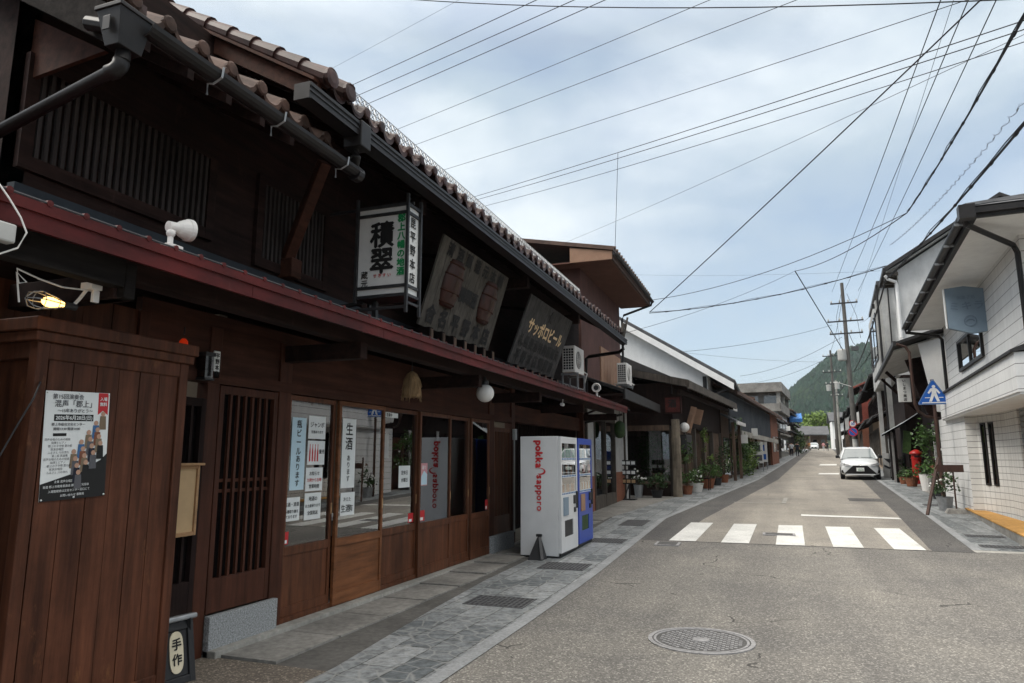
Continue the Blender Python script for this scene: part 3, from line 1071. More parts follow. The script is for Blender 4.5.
# recessed back wall behind the vending machines
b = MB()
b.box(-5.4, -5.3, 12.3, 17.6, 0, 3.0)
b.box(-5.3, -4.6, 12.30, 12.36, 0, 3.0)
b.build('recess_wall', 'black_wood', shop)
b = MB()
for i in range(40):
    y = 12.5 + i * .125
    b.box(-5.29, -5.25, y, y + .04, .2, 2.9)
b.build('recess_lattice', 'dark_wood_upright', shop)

# --- upper storey ------------------------------------------------------------
b = MB()
b.box(-4.70, -4.60, 2.95, 17.7, 3.0, 5.45)
b.box(-10.6, -4.7, 17.6, 17.7, 0, 5.4)
b.box(-10.6, -10.5, .2, 17.7, 0, 6.0)
b.box(-10.6, -4.6, 2.95, 3.05, 2.7, 5.3)
b.box(-10.6, -4.6, .2, .3, 0, 2.8)
b.build('upper_wall', 'dark_wood', shop)
def upper_lattice(y0, y1, z0, z1):
    f = MB()
    f.box(-4.60, -4.555, y0 - .09, y0, z0 - .10, z1 + .08); f.box(-4.60, -4.555, y1, y1 + .09, z0 - .10, z1 + .08)
    f.box(-4.60, -4.557, y0, y1, z0 - .10, z0); f.box(-4.60, -4.557, y0, y1, z1, z1 + .08)
    f.box(-4.60, -4.59, y0, y1, (z0 + z1) / 2 + .02, (z0 + z1) / 2 + .06)
    o = f.build('lattice_window', 'dark_wood', shop)
    n = int((y1 - y0) / .062)
    g = MB()
    for i in range(n):
        c = y0 + (i + .5) * (y1 - y0) / n
        g.box(-4.588, -4.560, c - .014, c + .014, z0, z1)
    g.build('slats', 'slat_wood', o)
upper_lattice(3.06, 4.62, 3.62, 4.26)
upper_lattice(5.35, 6.35, 3.55, 4.3)
b = MB()
b.bar((-4.55, 5.72, 3.62), (-3.95, 5.45, 4.48), .11, .11)
b.box(-4.6, -4.42, 5.64, 5.80, 3.42, 3.62)
b.build('eave_brace', 'header_wood', shop, bevel=.01)
b = MB()
for y in (7.1, 11.0, 14.4):
    b.box(-4.6, -3.75, y, y + .14, 4.5, 4.68)
    b.box(-4.62, -4.52, y, y + .14, 3.2, 4.6)
b.build('outrigger', 'dark_wood', shop)

# eaves: soffit boards and rafters under both tiled roofs
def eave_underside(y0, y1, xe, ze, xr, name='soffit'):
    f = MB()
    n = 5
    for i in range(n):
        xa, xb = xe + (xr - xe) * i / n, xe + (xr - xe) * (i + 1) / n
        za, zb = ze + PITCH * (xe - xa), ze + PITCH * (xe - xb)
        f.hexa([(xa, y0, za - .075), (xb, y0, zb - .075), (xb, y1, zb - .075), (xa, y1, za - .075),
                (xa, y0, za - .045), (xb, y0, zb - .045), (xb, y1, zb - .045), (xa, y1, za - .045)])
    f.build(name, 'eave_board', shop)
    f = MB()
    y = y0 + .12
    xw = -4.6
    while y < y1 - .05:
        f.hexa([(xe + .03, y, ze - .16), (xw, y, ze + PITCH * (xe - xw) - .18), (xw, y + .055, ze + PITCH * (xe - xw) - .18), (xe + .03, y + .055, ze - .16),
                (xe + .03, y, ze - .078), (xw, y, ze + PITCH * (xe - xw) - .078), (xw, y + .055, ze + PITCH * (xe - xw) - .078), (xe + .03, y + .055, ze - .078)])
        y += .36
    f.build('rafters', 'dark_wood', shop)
eave_underside(4.62, 17.45, -3.46, 4.76, -8.2)
eave_underside(2.86, 4.60, -3.58, 4.31, -8.2)
b = MB(); wavy_roof(b, 4.72, 17.5, -3.40, 4.76, -8.2, PITCH)
b.add([(-8.2, 4.72, 7.59), (-13, 4.72, 4.76), (-13, 17.5, 4.76), (-8.2, 17.5, 7.59)], [(0, 1, 2, 3)])
b.build('upper_roof', 'roof_tile', shop)
b = MB(); wavy_roof(b, 2.84, 5.05, -3.50, 4.345, -8.2, PITCH)
b.build('lower_tiled_roof', 'tile_pale', shop)
# verges: barge boards and the tiles lying over them
def sloped_bar(mb, y0, y1, xe, ze, xr, lo, hi):
    mb.hexa([(xe, y0, ze + lo), (xr, y0, ze + PITCH * (xe - xr) + lo), (xr, y1, ze + PITCH * (xe - xr) + lo), (xe, y1, ze + lo),
             (xe, y0, ze + hi), (xr, y0, ze + PITCH * (xe - xr) + hi), (xr, y1, ze + PITCH * (xe - xr) + hi), (xe, y1, ze + hi)])
b = MB()
sloped_bar(b, 2.76, 2.82, -3.56, 4.33, -8.2, -.28, -.03)
b.build('barge_board', 'old_beam', shop)
b = MB()
sloped_bar(b, 4.60, 4.66, -3.44, 4.76, -8.2, -.16, .0)
sloped_bar(b, 4.54, 4.74, -3.44, 4.76, -8.2, .0, .03)
b.build('barge_board', 'header_wood', shop)
b = MB()
k = 0
while k < 17:
    x = -3.36 - k * .27
    z = 4.82 + PITCH * k * .27
    b.tube([(x, 4.66, z), (x - .30, 4.66, z + PITCH * .30 - .012)], [.085, .068], 12)
    k += 1
b.lathe([(.05, -.02), (.088, 0), (.088, .03), (.05, .04), (0, .04)], (-3.36, 4.66, 4.82), 14, axis='x')
b.lathe([(.05, -.02), (.085, 0), (.085, .03), (.05, .04), (0, .04)], (-3.37, 4.95, 4.84), 14, axis='x')
b.tube([(-3.36, 4.95, 4.84), (-4.2, 4.95, 5.34)], .08, 12)
b.build('verge_tiles', 'roof_tile', shop, smooth=False)
b = MB()
sloped_bar(b, 2.76, 2.96, -3.52, 4.37, -8.2, -.02, .04)
b.build('verge_tiles', 'roof_tile', shop)
b = MB()
b.prism([(-3.9, 3.0, 4.22), (-6.2, 3.0, 4.02), (-6.2, 3.0, 5.5)], (0, .03, 0))
b.build('gable_board', 'header_wood', shop)
# snow net of bent wire standing on the eave
b = MB()
y = 5.2
while y < 13.6:
    x0, z0 = -3.46, 4.86
    b.tube([(x0, y, z0), (x0 - .07, y + .09, z0 + .20)], .0045, 4)
    b.tube([(x0, y + .09, z0), (x0 - .07, y, z0 + .20)], .0045, 4)
    b.tube([(x0 - .15, y, z0 + .09), (x0 - .07, y + .09, z0 + .20)], .0045, 4)
    y += .09
for (dx, dz) in ((0, 0), (-.035, .10), (-.07, .20), (-.15, .09)):
    b.tube([(-3.46 + dx, 5.2, 4.86 + dz), (-3.46 + dx, 13.6, 4.86 + dz)], .005, 4)
b.build('snow_net', 'metal_grey', shop)
b = MB()
b.box(-3.42, -3.36, 17.42, 17.50, 4.70, 4.80)
b.bar((-3.38, 17.47, 4.58), (-3.26, 17.5, 5.16), .09, .05)
b.bar((-3.40, 17.40, 4.76), (-3.34, 17.40, 5.0), .10, .06)
b.build('eave_end_board', 'grey_wood', shop)

# gutters, hopper and downpipes
def half_gutter(mb, x, z, y0, y1, r=.062, n=8):
    vs, fs = [], []
    for y in (y0, y1):
        for rr in (r, r - .012):
            for k in range(n + 1):
                a = PI + PI * k / n
                vs.append((x + rr * math.cos(a), y, z + rr * math.sin(a)))
    m = n + 1
    for k in range(n):
        fs += [(k, k + 1, 2 * m + k + 1, 2 * m + k), (m + k, m + k + 1, 3 * m + k + 1, 3 * m + k), (k, k + 1, m + k + 1, m + k), (2 * m + k, 2 * m + k + 1, 3 * m + k + 1, 3 * m + k)]
    fs += [(0, m, 3 * m, 2 * m), (n, m + n, 3 * m + n, 2 * m + n)]
    mb.add(vs, fs)
b = MB()
half_gutter(b, -3.38, 4.18, 2.84, 5.15, .07)
b.tube([(-3.38, 5.10, 4.15), (-3.38, 5.18, 4.15)], .07, 12)
b.build('gutter', 'gutter_black', shop)
b = MB()
for y in (3.4, 4.05, 4.9):
    b.tube([(-3.43, y, 4.03), (-3.43, y, 4.11), (-3.38, y, 4.10), (-3.31, y, 4.13), (-3.30, y, 4.20)], .008, 6)
b.build('gutter_bracket', 'metal_grey', shop)
b = MB()
b.box(-3.42, -3.30, 4.32, 17.5, 4.46, 4.50)
b.box(-3.31, -3.29, 4.32, 17.5, 4.46, 4.585)
b.box(-3.44, -3.42, 4.32, 17.5, 4.46, 4.585)
b.box(-3.44, -3.29, 4.30, 4.32, 4.45, 4.59)
b.box(-3.285, -3.278, 4.30, 17.5, 4.555, 4.585)
b.box(-3.287, -3.281, 4.30, 17.5, 4.51, 4.525)
b.build('gutter', 'gutter_black', shop)
b = MB()
b.box(-3.45, -3.26, 5.02, 5.18, 4.36, 4.60)
b.tube([(-3.36, 5.10, 4.38), (-3.36, 5.10, 4.30), (-3.40, 5.14, 4.25), (-3.48, 5.2, 4.22)], .045, 10)
b.build('hopper', 'gutter_black', shop, bevel=.012)
b = MB()
b.hexa([(-3.52, 2.70, 3.99), (-3.41, 2.70, 3.99), (-3.41, 2.86, 3.99), (-3.52, 2.86, 3.99), (-3.56, 2.66, 4.20), (-3.37, 2.66, 4.20), (-3.37, 2.88, 4.20), (-3.56, 2.88, 4.20)])
b.box(-3.57, -3.36, 2.65, 2.89, 4.20, 4.225)
b.box(-3.50, -3.44, 2.655, 2.662, 4.06, 4.15)
b.tube([(-3.56, 2.74, 4.15), (-3.70, 2.72, 4.19)], .045, 10)
b.build('hopper', 'gutter_black', shop, bevel=.01)
b = MB()
b.tube([(-3.465, 2.78, 4.0), (-3.465, 2.78, 3.935), (-3.468, 2.779, 3.93), (-3.475, 2.775, 3.895), (-3.50, 2.768, 3.868), (-3.54, 2.758, 3.856), (-3.545, 2.758, 3.854), (-5.2, 2.68, 3.37)], [.042, .042, .047, .048, .048, .046, .038, .038], 12)
b.build('downpipe', 'gutter_black', shop, smooth=True)
b = MB()
b.tube([(-3.37, 17.42, 4.46), (-3.37, 17.42, 4.35), (-3.5, 17.5, 4.28), (-4.35, 17.8, 4.25), (-4.45, 17.85, 4.2), (-4.45, 17.85, 3.2)], .045, 10)
b.build('downpipe', 'gutter_black', shop)

# --- red metal pent roof -----------------------------------------------------
RX, RZ = -3.42, 2.875
RW, RZW = -4.62, 3.27
b = MB()
def pent(mb, y0, y1, t0, t1):
    mb.hexa([(RX, y0, RZ + t0), (RW, y0, RZW + t0), (RW, y1, RZW + t0), (RX, y1, RZ + t0), (RX, y0, RZ + t1), (RW, y0, RZW + t1), (RW, y1, RZW + t1), (RX, y1, RZ + t1)])
pent(b, .3, 17.9, -.010, .012)
y = .3
while y < 17.8:
    b.hexa([(RX - .01, y, RZ + .01), (RW, y, RZW + .01), (RW, y + .03, RZW + .01), (RX - .01, y + .03, RZ + .01), (RX - .01, y, RZ + .035), (RW, y, RZW + .035), (RW, y + .03, RZW + .035), (RX - .01, y + .03, RZ + .035)])
    y += .46
b.build('pent_roof', 'red_metal', shop)
b = MB()
y = .3
while y < 17.85:
    y2 = min(17.9, y + 1.82)
    b.box(RX - .02, RX + .006, y + .002, y2 - .002, RZ - .125, RZ - .03)
    y = y2
b.build('pent_fascia', 'red_metal', shop)
b = MB(); b.box(RX - .02, RX + .022, .3, 17.9, RZ - .035, RZ + .022)
y = .35
while y < 17.85:
    b.lathe([(.016, -.10), (.019, -.02), (.019, .012), (.0, .014)], (RX + .014, y, RZ + .030), 8, axis='x')
    y += .205
b.build('pent_edge', 'red_metal', shop)
b = MB()
b.tube([(RX + .02, .3, RZ + .03), (RX + .02, 17.9, RZ + .03)], .006, 6)
b.build('pent_cable', 'wire_grey', shop)
b = MB()
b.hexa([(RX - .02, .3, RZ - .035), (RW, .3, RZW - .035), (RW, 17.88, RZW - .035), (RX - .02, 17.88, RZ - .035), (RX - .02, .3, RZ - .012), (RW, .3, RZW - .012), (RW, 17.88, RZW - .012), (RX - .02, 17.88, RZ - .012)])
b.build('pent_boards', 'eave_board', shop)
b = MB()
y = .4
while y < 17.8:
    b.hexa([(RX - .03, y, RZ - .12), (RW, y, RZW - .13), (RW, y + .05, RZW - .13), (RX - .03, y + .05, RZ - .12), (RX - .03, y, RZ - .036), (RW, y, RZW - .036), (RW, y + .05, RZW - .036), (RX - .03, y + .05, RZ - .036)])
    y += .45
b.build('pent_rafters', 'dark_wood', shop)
b = MB()
b.box(-3.86, -3.72, .3, 17.8, 2.72, 2.865)
for y in (1.3, 3.0, 5.7, 8.6, 11.25, 14.2, 17.5):
    b.box(-4.6, -3.62, y, y + .12, 2.56, 2.72)
b.build('pent_beam', 'dark_wood', shop, bevel=.008)
b = MB()
b.box(-3.66, -3.56, .3, 3.02, 2.62, 2.81)
b.box(-3.9, -3.56, 3.02, 3.10, 2.56, 2.78)
b.build('end_beam', 'old_beam', shop, bevel=.01)
b = MB()
b.box(-4.60, -4.53, 2.95, 17.6, 3.20, 3.40)
b.build('flashing', 'flashing_grey', shop)
b = MB()
b.tube([(RX - .05, 17.95, RZ - .06), (RX + .05, 17.95, RZ - .04), (RX + .03, 17.95, RZ + .02)], .03, 8)
b.tube([(RX - .1, 17.8, RZ - .16), (-4.5, 17.8, RZ - .35)], .03, 8)
b.build('pent_downpipe', 'gutter_black', shop)

# --- wooden booth standing against the shop ----------------------------------
booth = thing('wooden_booth', 'tall brown plank cupboard carrying the concert poster, against the shop front', 'wooden cupboard', (-4.25, 3.42, 0))
b = MB()
planks_y(b, -4.06, -4.02, 2.94, 3.92, .16, 2.24, .165)
b.box(-4.5, -4.06, 2.92, 2.96, .16, 2.24)
b.box(-4.5, -4.06, 3.90, 3.94, .16, 2.24)
b.build('planks', 'booth_wood', booth)
b = MB()
for y in (2.85, 3.92):
    b.box(-4.07, -4.0, y, y + .075, .0, 2.30)
b.box(-4.52, -4.44, 2.85, 2.92, .0, 2.30)
b.box(-4.068, -4.004, 2.925, 3.92, 2.20, 2.30)
b.box(-4.066, -4.006, 2.925, 3.92, .02, .17)
b.box(-4.44, -4.07, 2.852, 2.918, 2.20, 2.30); b.box(-4.44, -4.07, 2.852, 2.918, .02, .17)
b.build('frame', 'booth_wood', booth, bevel=.006)
b = MB()
b.box(-4.56, -3.975, 2.82, 4.02, 2.30, 2.36)
b.box(-4.56, -3.955, 2.80, 4.04, 2.36, 2.44)
b.build('cornice', 'booth_wood', booth, bevel=.008)
# ================================================================== THINGS ON AND BEFORE THE SHOP
UP = Vector((0, 0, 1)); XX = Vector((1, 0, 0)); YY = Vector((0, 1, 0))
# illuminated box sign at right angles to the facade
t = thing('box_sign', 'tall white box sign with big black characters and green writing above the pent roof', 'shop sign', (-3.8, 6.48, 3.1))
b = MB(); b.box(-4.10, -3.515, 6.345, 6.60, 3.34, 4.30); b.build('light_box', 'sign_white', t)
b = MB()
for x in (-4.13, -3.51):
    for y in (6.31, 6.60):
        b.box(x, x + .03, y, y + .03, 3.12 if x > -4 else 3.26, 4.42)
for z in (3.40, 4.205):
    b.box(-4.10, -3.51, 6.325, 6.345, z, z + .032); b.box(-3.515, -3.495, 6.345, 6.60, z, z + .032)
for z in (3.30, 4.295):
    b.box(-4.10, -3.49, 6.32, 6.625, z, z + .03)
b.box(-4.10, -3.51, 6.33, 6.35, 3.17, 3.20); b.box(-3.51, -3.49, 6.34, 6.60, 3.22, 3.245)
b.bar((-4.6, 6.47, 4.36), (-3.5, 6.47, 4.36), .03, .03); b.bar((-4.6, 6.47, 3.24), (-4.1, 6.47, 3.30), .04, .04)
b.bar((-3.95, 6.47, 3.3), (-3.95, 6.47, 3.10), .05, .05)
b.build('frame', 'metal_dark', t)
b = MB()
b.text('積', (-3.81, 6.343, 3.995), XX, UP, .30, bold=.034)
b.text('翠', (-3.81, 6.343, 3.705), XX, UP, .30, bold=.034)
b.text('蔵元', (-4.015, 6.343, 3.515), XX, UP, .088, vertical=True, bold=.02)
b_side = MB(); b_side.text('昆平野本店', (-3.513, 6.475, 3.825), YY, UP, .125, vertical=True, gap=1.22, bold=.02)
b.build('black_lettering', 'ink_black', t); b_side.build('side_lettering', 'ink_black', t)
b = MB(); b.text('郡上八幡の地酒', (-3.578, 6.343, 3.865), XX, UP, .094, vertical=True, gap=1.04, bold=.05); b.build('green_lettering', 'ink_green', t)
b = MB(); b.text('せ き す い', (-3.80, 6.343, 3.545), XX, UP, .045, bold=.02); b.build('red_lettering', 'ink_red', t)

# two carved boards leaning out over the pent roof
def plank_sign(y0, y1, xb, zb, xt, zt, m, name, lab):
    t = thing(name, lab, 'carved sign board', (xb, (y0 + y1) / 2, zb - .1))
    u = Vector((xt - xb, 0, zt - zb)); H = u.length; u.normalize()
    nrm = YY.cross(u)
    P = lambda y, h, d=0: Vector((xb, y, zb)) + u * h + nrm * d
    b = MB()
    n = int((y1 - y0) / .105)
    for i in range(n):
        a, c = y0 + (y1 - y0) * i / n, y0 + (y1 - y0) * (i + 1) / n
        e = random.uniform(-.003, .003)
        b.hexa([P(a + .002, 0, -.03), P(c - .002, 0, -.03), P(c - .002, 0, e), P(a + .002, 0, e), P(a + .002, H, -.03), P(c - .002, H, -.03), P(c - .002, H, e), P(a + .002, H, e)])
    b.build('planks', m, t)
    b = MB()
    k = 7
    for i in range(k):
        y = y0 + .12 + (y1 - y0 - .24) * i / (k - 1)
        b.box(xb - .3, xb + .13, y - .05, y + .05, zb - .17, zb - .03)
    b.build('support', 'black_wood', t)
    b = MB()
    for i in range(k):
        y = y0 + .12 + (y1 - y0 - .24) * i / (k - 1)
        b.box(xb + .13, xb + .136, y - .02, y + .052, zb - .172, zb - .045)
    b.build('support_end', 'weathered_wood', t)
    b = MB()
    b.bar(P(y0 + .3, H * .8, -.05), Vector((-4.62, y0 + .3, zt - .1)), .05, .05); b.bar(P(y1 - .3, H * .8, -.05), Vector((-4.62, y1 - .3, zt - .1)), .05, .05)
    b.build('stay', 'black_wood', t)
    return t, P, u, H
t, P, u, H = plank_sign(7.94, 10.35, -4.20, 3.33, -3.84, 4.50, 'board_grey', 'carved_sign_board', 'weathered grey plank sign carrying two brown barrel reliefs, leaning over the pent roof')
b = MB()
for i, ch in enumerate('清酒醸造元本舗'):
    b.text(ch, P(8.22 + i * .305, H * .89, .004), YY, u, .20, bold=.05)
for i, ch in enumerate('積翠酒'):
    b.text(ch, P(8.90 + i * .21, H * .50, .004), YY, u, .23, bold=.055)
for i, ch in enumerate('合名平野本店'):
    b.text(ch, P(8.17 + i * .38, H * .15, .004), YY, u, .27, bold=.055)
b.build('carved_lettering', 'ink_black', t)
for yc in (8.50, 9.78):
    b = MB()
    prof = []
    for i in range(13):
        a = i / 12
        h = -.27 + .54 * a
        prof.append((.17 + .095 * math.sin(PI * a), h * 1.2))
    vs, fs = [], []
    n = 16
    for (r, h) in prof:
        for k in range(n + 1):
            an = PI * k / n
            vs.append(P(yc, H * .55 + h, 0) + YY * (r * math.cos(an)) + YY.cross(u) * (r * .36 * math.sin(an)))
    for i in range(12):
        for k in range(n):
            fs.append((i * (n + 1) + k, i * (n + 1) + k + 1, (i + 1) * (n + 1) + k + 1, (i + 1) * (n + 1) + k))
    fs.append(tuple(range(n + 1))); fs.append(tuple(12 * (n + 1) + k for k in range(n + 1)))
    b.add(vs, fs)
    o = b.build('barrel_relief', 'barrel_wood', t, smooth=True)
    b = MB()
    for h, r in ((-.27, .207), (-.115, .257), (.115, .257), (.27, .207)):
        pts = [P(yc, H * .55 + h, 0) + YY * (r * math.cos(PI * k / 14)) + YY.cross(u) * (r * .37 * math.sin(PI * k / 14)) for k in range(15)]
        b.tube(pts, .012, 6)
    b.build('hoop', 'header_wood', o)
    b = MB()
    for i, ch in enumerate('平野酒'):
        b.text(ch, P(yc, H * .55 + .13 - i * .13, .098), YY, u, .12, bold=.03)
    b.build('lettering', 'weathered_wood', o)
t, P, u, H = plank_sign(11.28, 13.97, -4.20, 3.26, -3.76, 4.44, 'board_dark', 'beer_sign_board', 'dark plank sign with a row of gold katakana, beside the air conditioner')
b = MB()
for i, ch in enumerate('サッポロビール'):
    b.text(ch, P(11.72 + i * .30, H * .60, .010), YY, u, .30, bold=.035)
b.build('gold_lettering', 'gold', t)
b = MB()
star = []
for k in range(10):
    r = .13 if k % 2 == 0 else .055
    a = PI / 2 + k * PI / 5
    star.append(P(12.62 + r * math.cos(a), H * .85 + r * math.sin(a), .002))
b.prism(star, YY.cross(u) * .012)
for i, ch in enumerate('札幌麦酒特約販売元'):
    b.text(ch, P(11.50 + i * .27, H * .36, .004), YY, u, .23, bold=.05)
for i, ch in enumerate('平野本店酒類商'):
    b.text(ch, P(11.55 + i * .33, H * .14, .004), YY, u, .25, bold=.05)
b.build('dark_lettering', 'ink_black', t)

# air conditioner outdoor units
def aircon(x0, x1, y0, y1, z0, z1, lab, zroof):
    t = thing('air_conditioner', lab, 'air conditioner', ((x0 + x1) / 2, (y0 + y1) / 2, zroof), 'air conditioner outdoor units')
    b = MB(); b.box(x0, x1, y0, y1, z0, z1); b.build('casing', 'lamp_white', t, bevel=.015)
    b = MB()
    n = 9
    for i in range(n):
        z = z0 + .06 + (z1 - z0 - .12) * i / (n - 1)
        b.box(x0 + .03, x1 - .03, y0 - .012, y0 - .004, z - .006, z + .006)
    for i in range(5):
        x = x0 + .03 + (x1 - x0 - .06) * i / 4
        b.box(x - .005, x + .005, y0 - .014, y0 - .006, z0 + .05, z1 - .05)
    b.build('end_grille', 'lamp_white', t)
    b = MB(); b.box(x0 + .035, x1 - .035, y0 - .003, y0 + .02, z0 + .06, z1 - .06); b.build('coil', 'dark_plastic', t)
    b = MB(); b.lathe([(.20, 0), (.20, .012), (.0, .012)], (x1 - .004, y0 + .30, (z0 + z1) / 2), 24, axis='x'); b.build('fan_opening', 'dark_plastic', t)
    b = MB()
    for r in (.05, .09, .13, .17, .205):
        pts = [(x1 + .016, y0 + .30 + r * math.cos(2 * PI * k / 24), (z0 + z1) / 2 + r * math.sin(2 * PI * k / 24)) for k in range(25)]
        b.tube(pts, .004, 4)
    b.bar((x1 + .016, y0 + .1, (z0 + z1) / 2), (x1 + .016, y0 + .5, (z0 + z1) / 2), .006, .006); b.bar((x1 + .016, y0 + .3, (z0 + z1) / 2 - .2), (x1 + .016, y0 + .3, (z0 + z1) / 2 + .2), .006, .006)
    b.build('fan_guard', 'lamp_white', t)
    b = MB()
    for y in (y0 + .1, y1 - .1):
        b.box(x0 - .05, x1 + .05, y - .02, y + .02, z0 - .05, z0 - .001)
        for x in (x0 - .03, x1 + .01):
            b.box(x, x + .03, y - .018, y + .018, zroof - .02, z0 - .05)
    b.build('stand', 'metal_grey', t)
    b = MB(); b.tube([(x1 - .1, y1 + .01, z0 + .15), (x1 + .05, y1 + .08, z0 + .05), (x1 - .05, y1 + .1, zroof + .05), (-4.5, y1 + .1, zroof + .2)], .018, 6); b.build('hose', 'lamp_white', t)
aircon(-4.28, -3.98, 14.95, 15.75, 3.50, 4.10, 'grey air conditioner unit on the red pent roof beside the dark beer sign', 3.14)
aircon(-4.22, -3.92, 20.7, 21.5, 3.80, 4.44, 'white air conditioner unit on the dark porch roof of the brown house', 3.72)

# small lamps and boxes
t = thing('globe_lamp', 'round white globe lamp hanging under the pent roof', 'lamp', (-3.70, 9.02, 2.36))
b = MB(); b.ball((-3.70, 9.02, 2.51), .125, 16); b.build('globe', 'lamp_white', t, smooth=True)
b = MB(); b.lathe([(.05, 0), (.05, .05), (.02, .07), (.012, .12)], (-3.70, 9.02, 2.625), 14); b.build('holder', 'metal_dark', t)
t = thing('straw_ball', 'brown hanging straw bundle under the pent roof', 'straw ornament', (-3.9, 7.25, 2.3))
b = MB(); b.lathe([(.02, .30), (.06, .27), (.10, .20), (.105, .12), (.115, .03), (.10, 0), (.02, -.01)], (-3.9, 7.25, 2.32), 14)
for i in range(70):
    a, r = random.uniform(0, 2 * PI), .10
    p = Vector((-3.9 + r * math.cos(a), 7.25 + r * math.sin(a), 2.33 + random.uniform(0, .2)))
    b.bar(p, p + Vector((.02 * math.cos(a), .02 * math.sin(a), -.07)), .005, .005)
b.build('straw', 'straw', t)
b = MB(); b.tube([(-3.9, 7.25, 2.6), (-3.9, 7.25, 2.74)], .006, 6); b.build('cord', 'dark_plastic', t)
t = thing('floodlight', 'cream bell shaped floodlight on a foot clamped to the red roof edge', 'floodlight', (-3.72, 3.47, 2.99))
b = MB(); b.box(-3.78, -3.66, 3.41, 3.53, 2.99, 3.03); b.box(-3.735, -3.705, 3.455, 3.485, 3.03, 3.10); b.build('foot', 'lamp_white', t, bevel=.006)
b = MB(); b.ball((-3.72, 3.47, 3.115), .03, 8); b.tube([(-3.72, 3.47, 3.11), (-3.72, 3.50, 3.15)], .018, 8); b.build('knuckle', 'lamp_white', t, smooth=True)
b = MB()
rot = Matrix.Rotation(math.radians(-85), 3, 'X') @ Matrix.Rotation(math.radians(10), 3, 'Y')
b.lathe([(.0, -.09), (.036, -.085), (.036, -.02), (.052, 0), (.068, .035), (.072, .05), (.078, .055), (.078, .085), (.066, .088), (.05, .05)], (-3.72, 3.54, 3.17), 20, tilt=rot)
b.build('head', 'lamp_white', t, smooth=False)
t = thing('cage_lamp', 'lit work lamp with a warm bulb in a wire cage above the wooden cupboard', 'work lamp', (-3.82, 2.76, 2.42))
ax = Vector((0, -1, -.02)).normalized()
c0 = Vector((-3.82, 2.87, 2.50))
b = MB()
for k in range(6):
    a = 2 * PI * k / 6
    n_ = Vector((math.cos(a), 0, math.sin(a)))
    b.tube([c0, c0 + ax * .07 + n_ * .032, c0 + ax * .17 + n_ * .055, c0 + ax * .22 + n_ * .045, c0 + ax * .245 + n_ * .008], .0035, 5)
for d, r in ((.07, .032), (.17, .055)):
    b.tube([c0 + ax * d + Vector((math.cos(2 * PI * k / 16), 0, math.sin(2 * PI * k / 16))) * r for k in range(17)], .003, 4)
b.build('cage', 'metal_grey', t)
b = MB(); b.lathe([(.0, .0), (.014, .0), (.02, .06), (.030, .10), (.028, .13), (.015, .15), (0, .155)], c0, 14, tilt=Matrix.Rotation(math.radians(91), 3, 'X')); b.build('bulb', 'bulb_glow', t, smooth=True)
b = MB(); b.tube([c0 + ax * -.05, c0 + ax * .03], .022, 12); b.build('holder', 'dark_plastic', t)
b = MB(); b.tube([c0 + ax * -.03, (-3.80, 2.93, 2.56), (-3.74, 2.93, 2.62)], .010, 6); b.box(-3.77, -3.68, 2.90, 2.97, 2.60, 2.64); b.box(-3.73, -3.71, 2.94, 2.98, 2.53, 2.60); b.build('clamp', 'lamp_white', t)
b = MB(); b.tube([(-3.75, 2.93, 2.60), (-3.72, 2.75, 2.575), (-3.70, 2.6, 2.585), (-3.66, 2.45, 2.60), (-3.68, 2.48, 2.53), (-3.68, 2.52, 2.545), (-3.69, 2.47, 2.59), (-3.72, 2.52, 2.44)], .005, 6); b.build('cord', 'lamp_white', t)
lp = bpy.data.lights.new('bulb_light', 'POINT'); lp.energy = 2.2; lp.color = (1, .62, .25); lp.shadow_soft_size = .03
lo = bpy.data.objects.new('bulb_light', lp); COL.objects.link(lo); lo.parent = t; lo.location = (c0 + ax * .11) - BASE[t]
t = thing('junction_box', 'white junction box with a looped cable hanging from the red roof edge', 'junction box', (-3.37, 2.16, 2.6))
b = MB(); b.box(-3.40, -3.34, 2.11, 2.215, 2.63, 2.725); b.build('box', 'plastic_grey', t, bevel=.01)
b = MB(); b.tube([(-3.40, 2.14, 2.92), (-3.37, 2.18, 2.85), (-3.35, 2.23, 2.77), (-3.34, 2.26, 2.70), (-3.36, 2.24, 2.62), (-3.40, 2.14, 2.55)], .0045, 6); b.build('cable', 'lamp_white', t)
t = thing('spotlight', 'small round white spotlight standing on the edge of the red pent roof', 'spotlight', (-3.50, 14.9, 2.95))
b = MB(); b.lathe([(.03, .10), (.085, .06), (.105, .0), (.09, -.02), (.06, .01)], (-3.50, 14.9, 3.13), 18, axis='y'); b.build('head', 'lamp_white', t)
b = MB(); b.lathe([(.055, 0), (.055, .01), (0, .01)], (-3.50, 14.885, 3.13), 14, axis='y'); b.build('lens', 'metal_dark', t)
b = MB(); b.tube([(-3.50, 14.95, 3.10), (-3.50, 14.95, 2.94)], .022, 8); b.box(-3.56, -3.44, 14.9, 15.0, 2.925, 2.95); b.build('foot', 'lamp_white', t)
t = thing('security_camera', 'tiny white camera under the pent roof near the vending machines', 'security camera', (-3.7, 12.9, 2.58))
b = MB(); b.lathe([(.03, 0), (.032, .12), (.02, .13)], (-3.70, 12.85, 2.63), 12, axis='y'); b.tube([(-3.7, 12.93, 2.64), (-3.7, 12.95, 2.73)], .01, 6); b.build('body', 'lamp_white', t)
t = thing('lantern', 'small glowing red lantern behind the cupboard top', 'lantern', (-4.40, 4.30, 2.48))
b = MB(); b.lathe([(.015, 0), (.032, .02), (.036, .05), (.032, .09), (.015, .11)], (-4.40, 4.32, 2.46), 14); b.build('shade', 'lantern_glow', t, smooth=True)
b = MB(); b.tube([(-4.38, 4.30, 2.60), (-4.38, 4.30, 2.66)], .006, 6); b.build('cord', 'dark_plastic', t)
t = thing('name_plate', 'small white upright name plate on the post beside the cupboard', 'name plate', (-4.49, 4.78, 2.30))
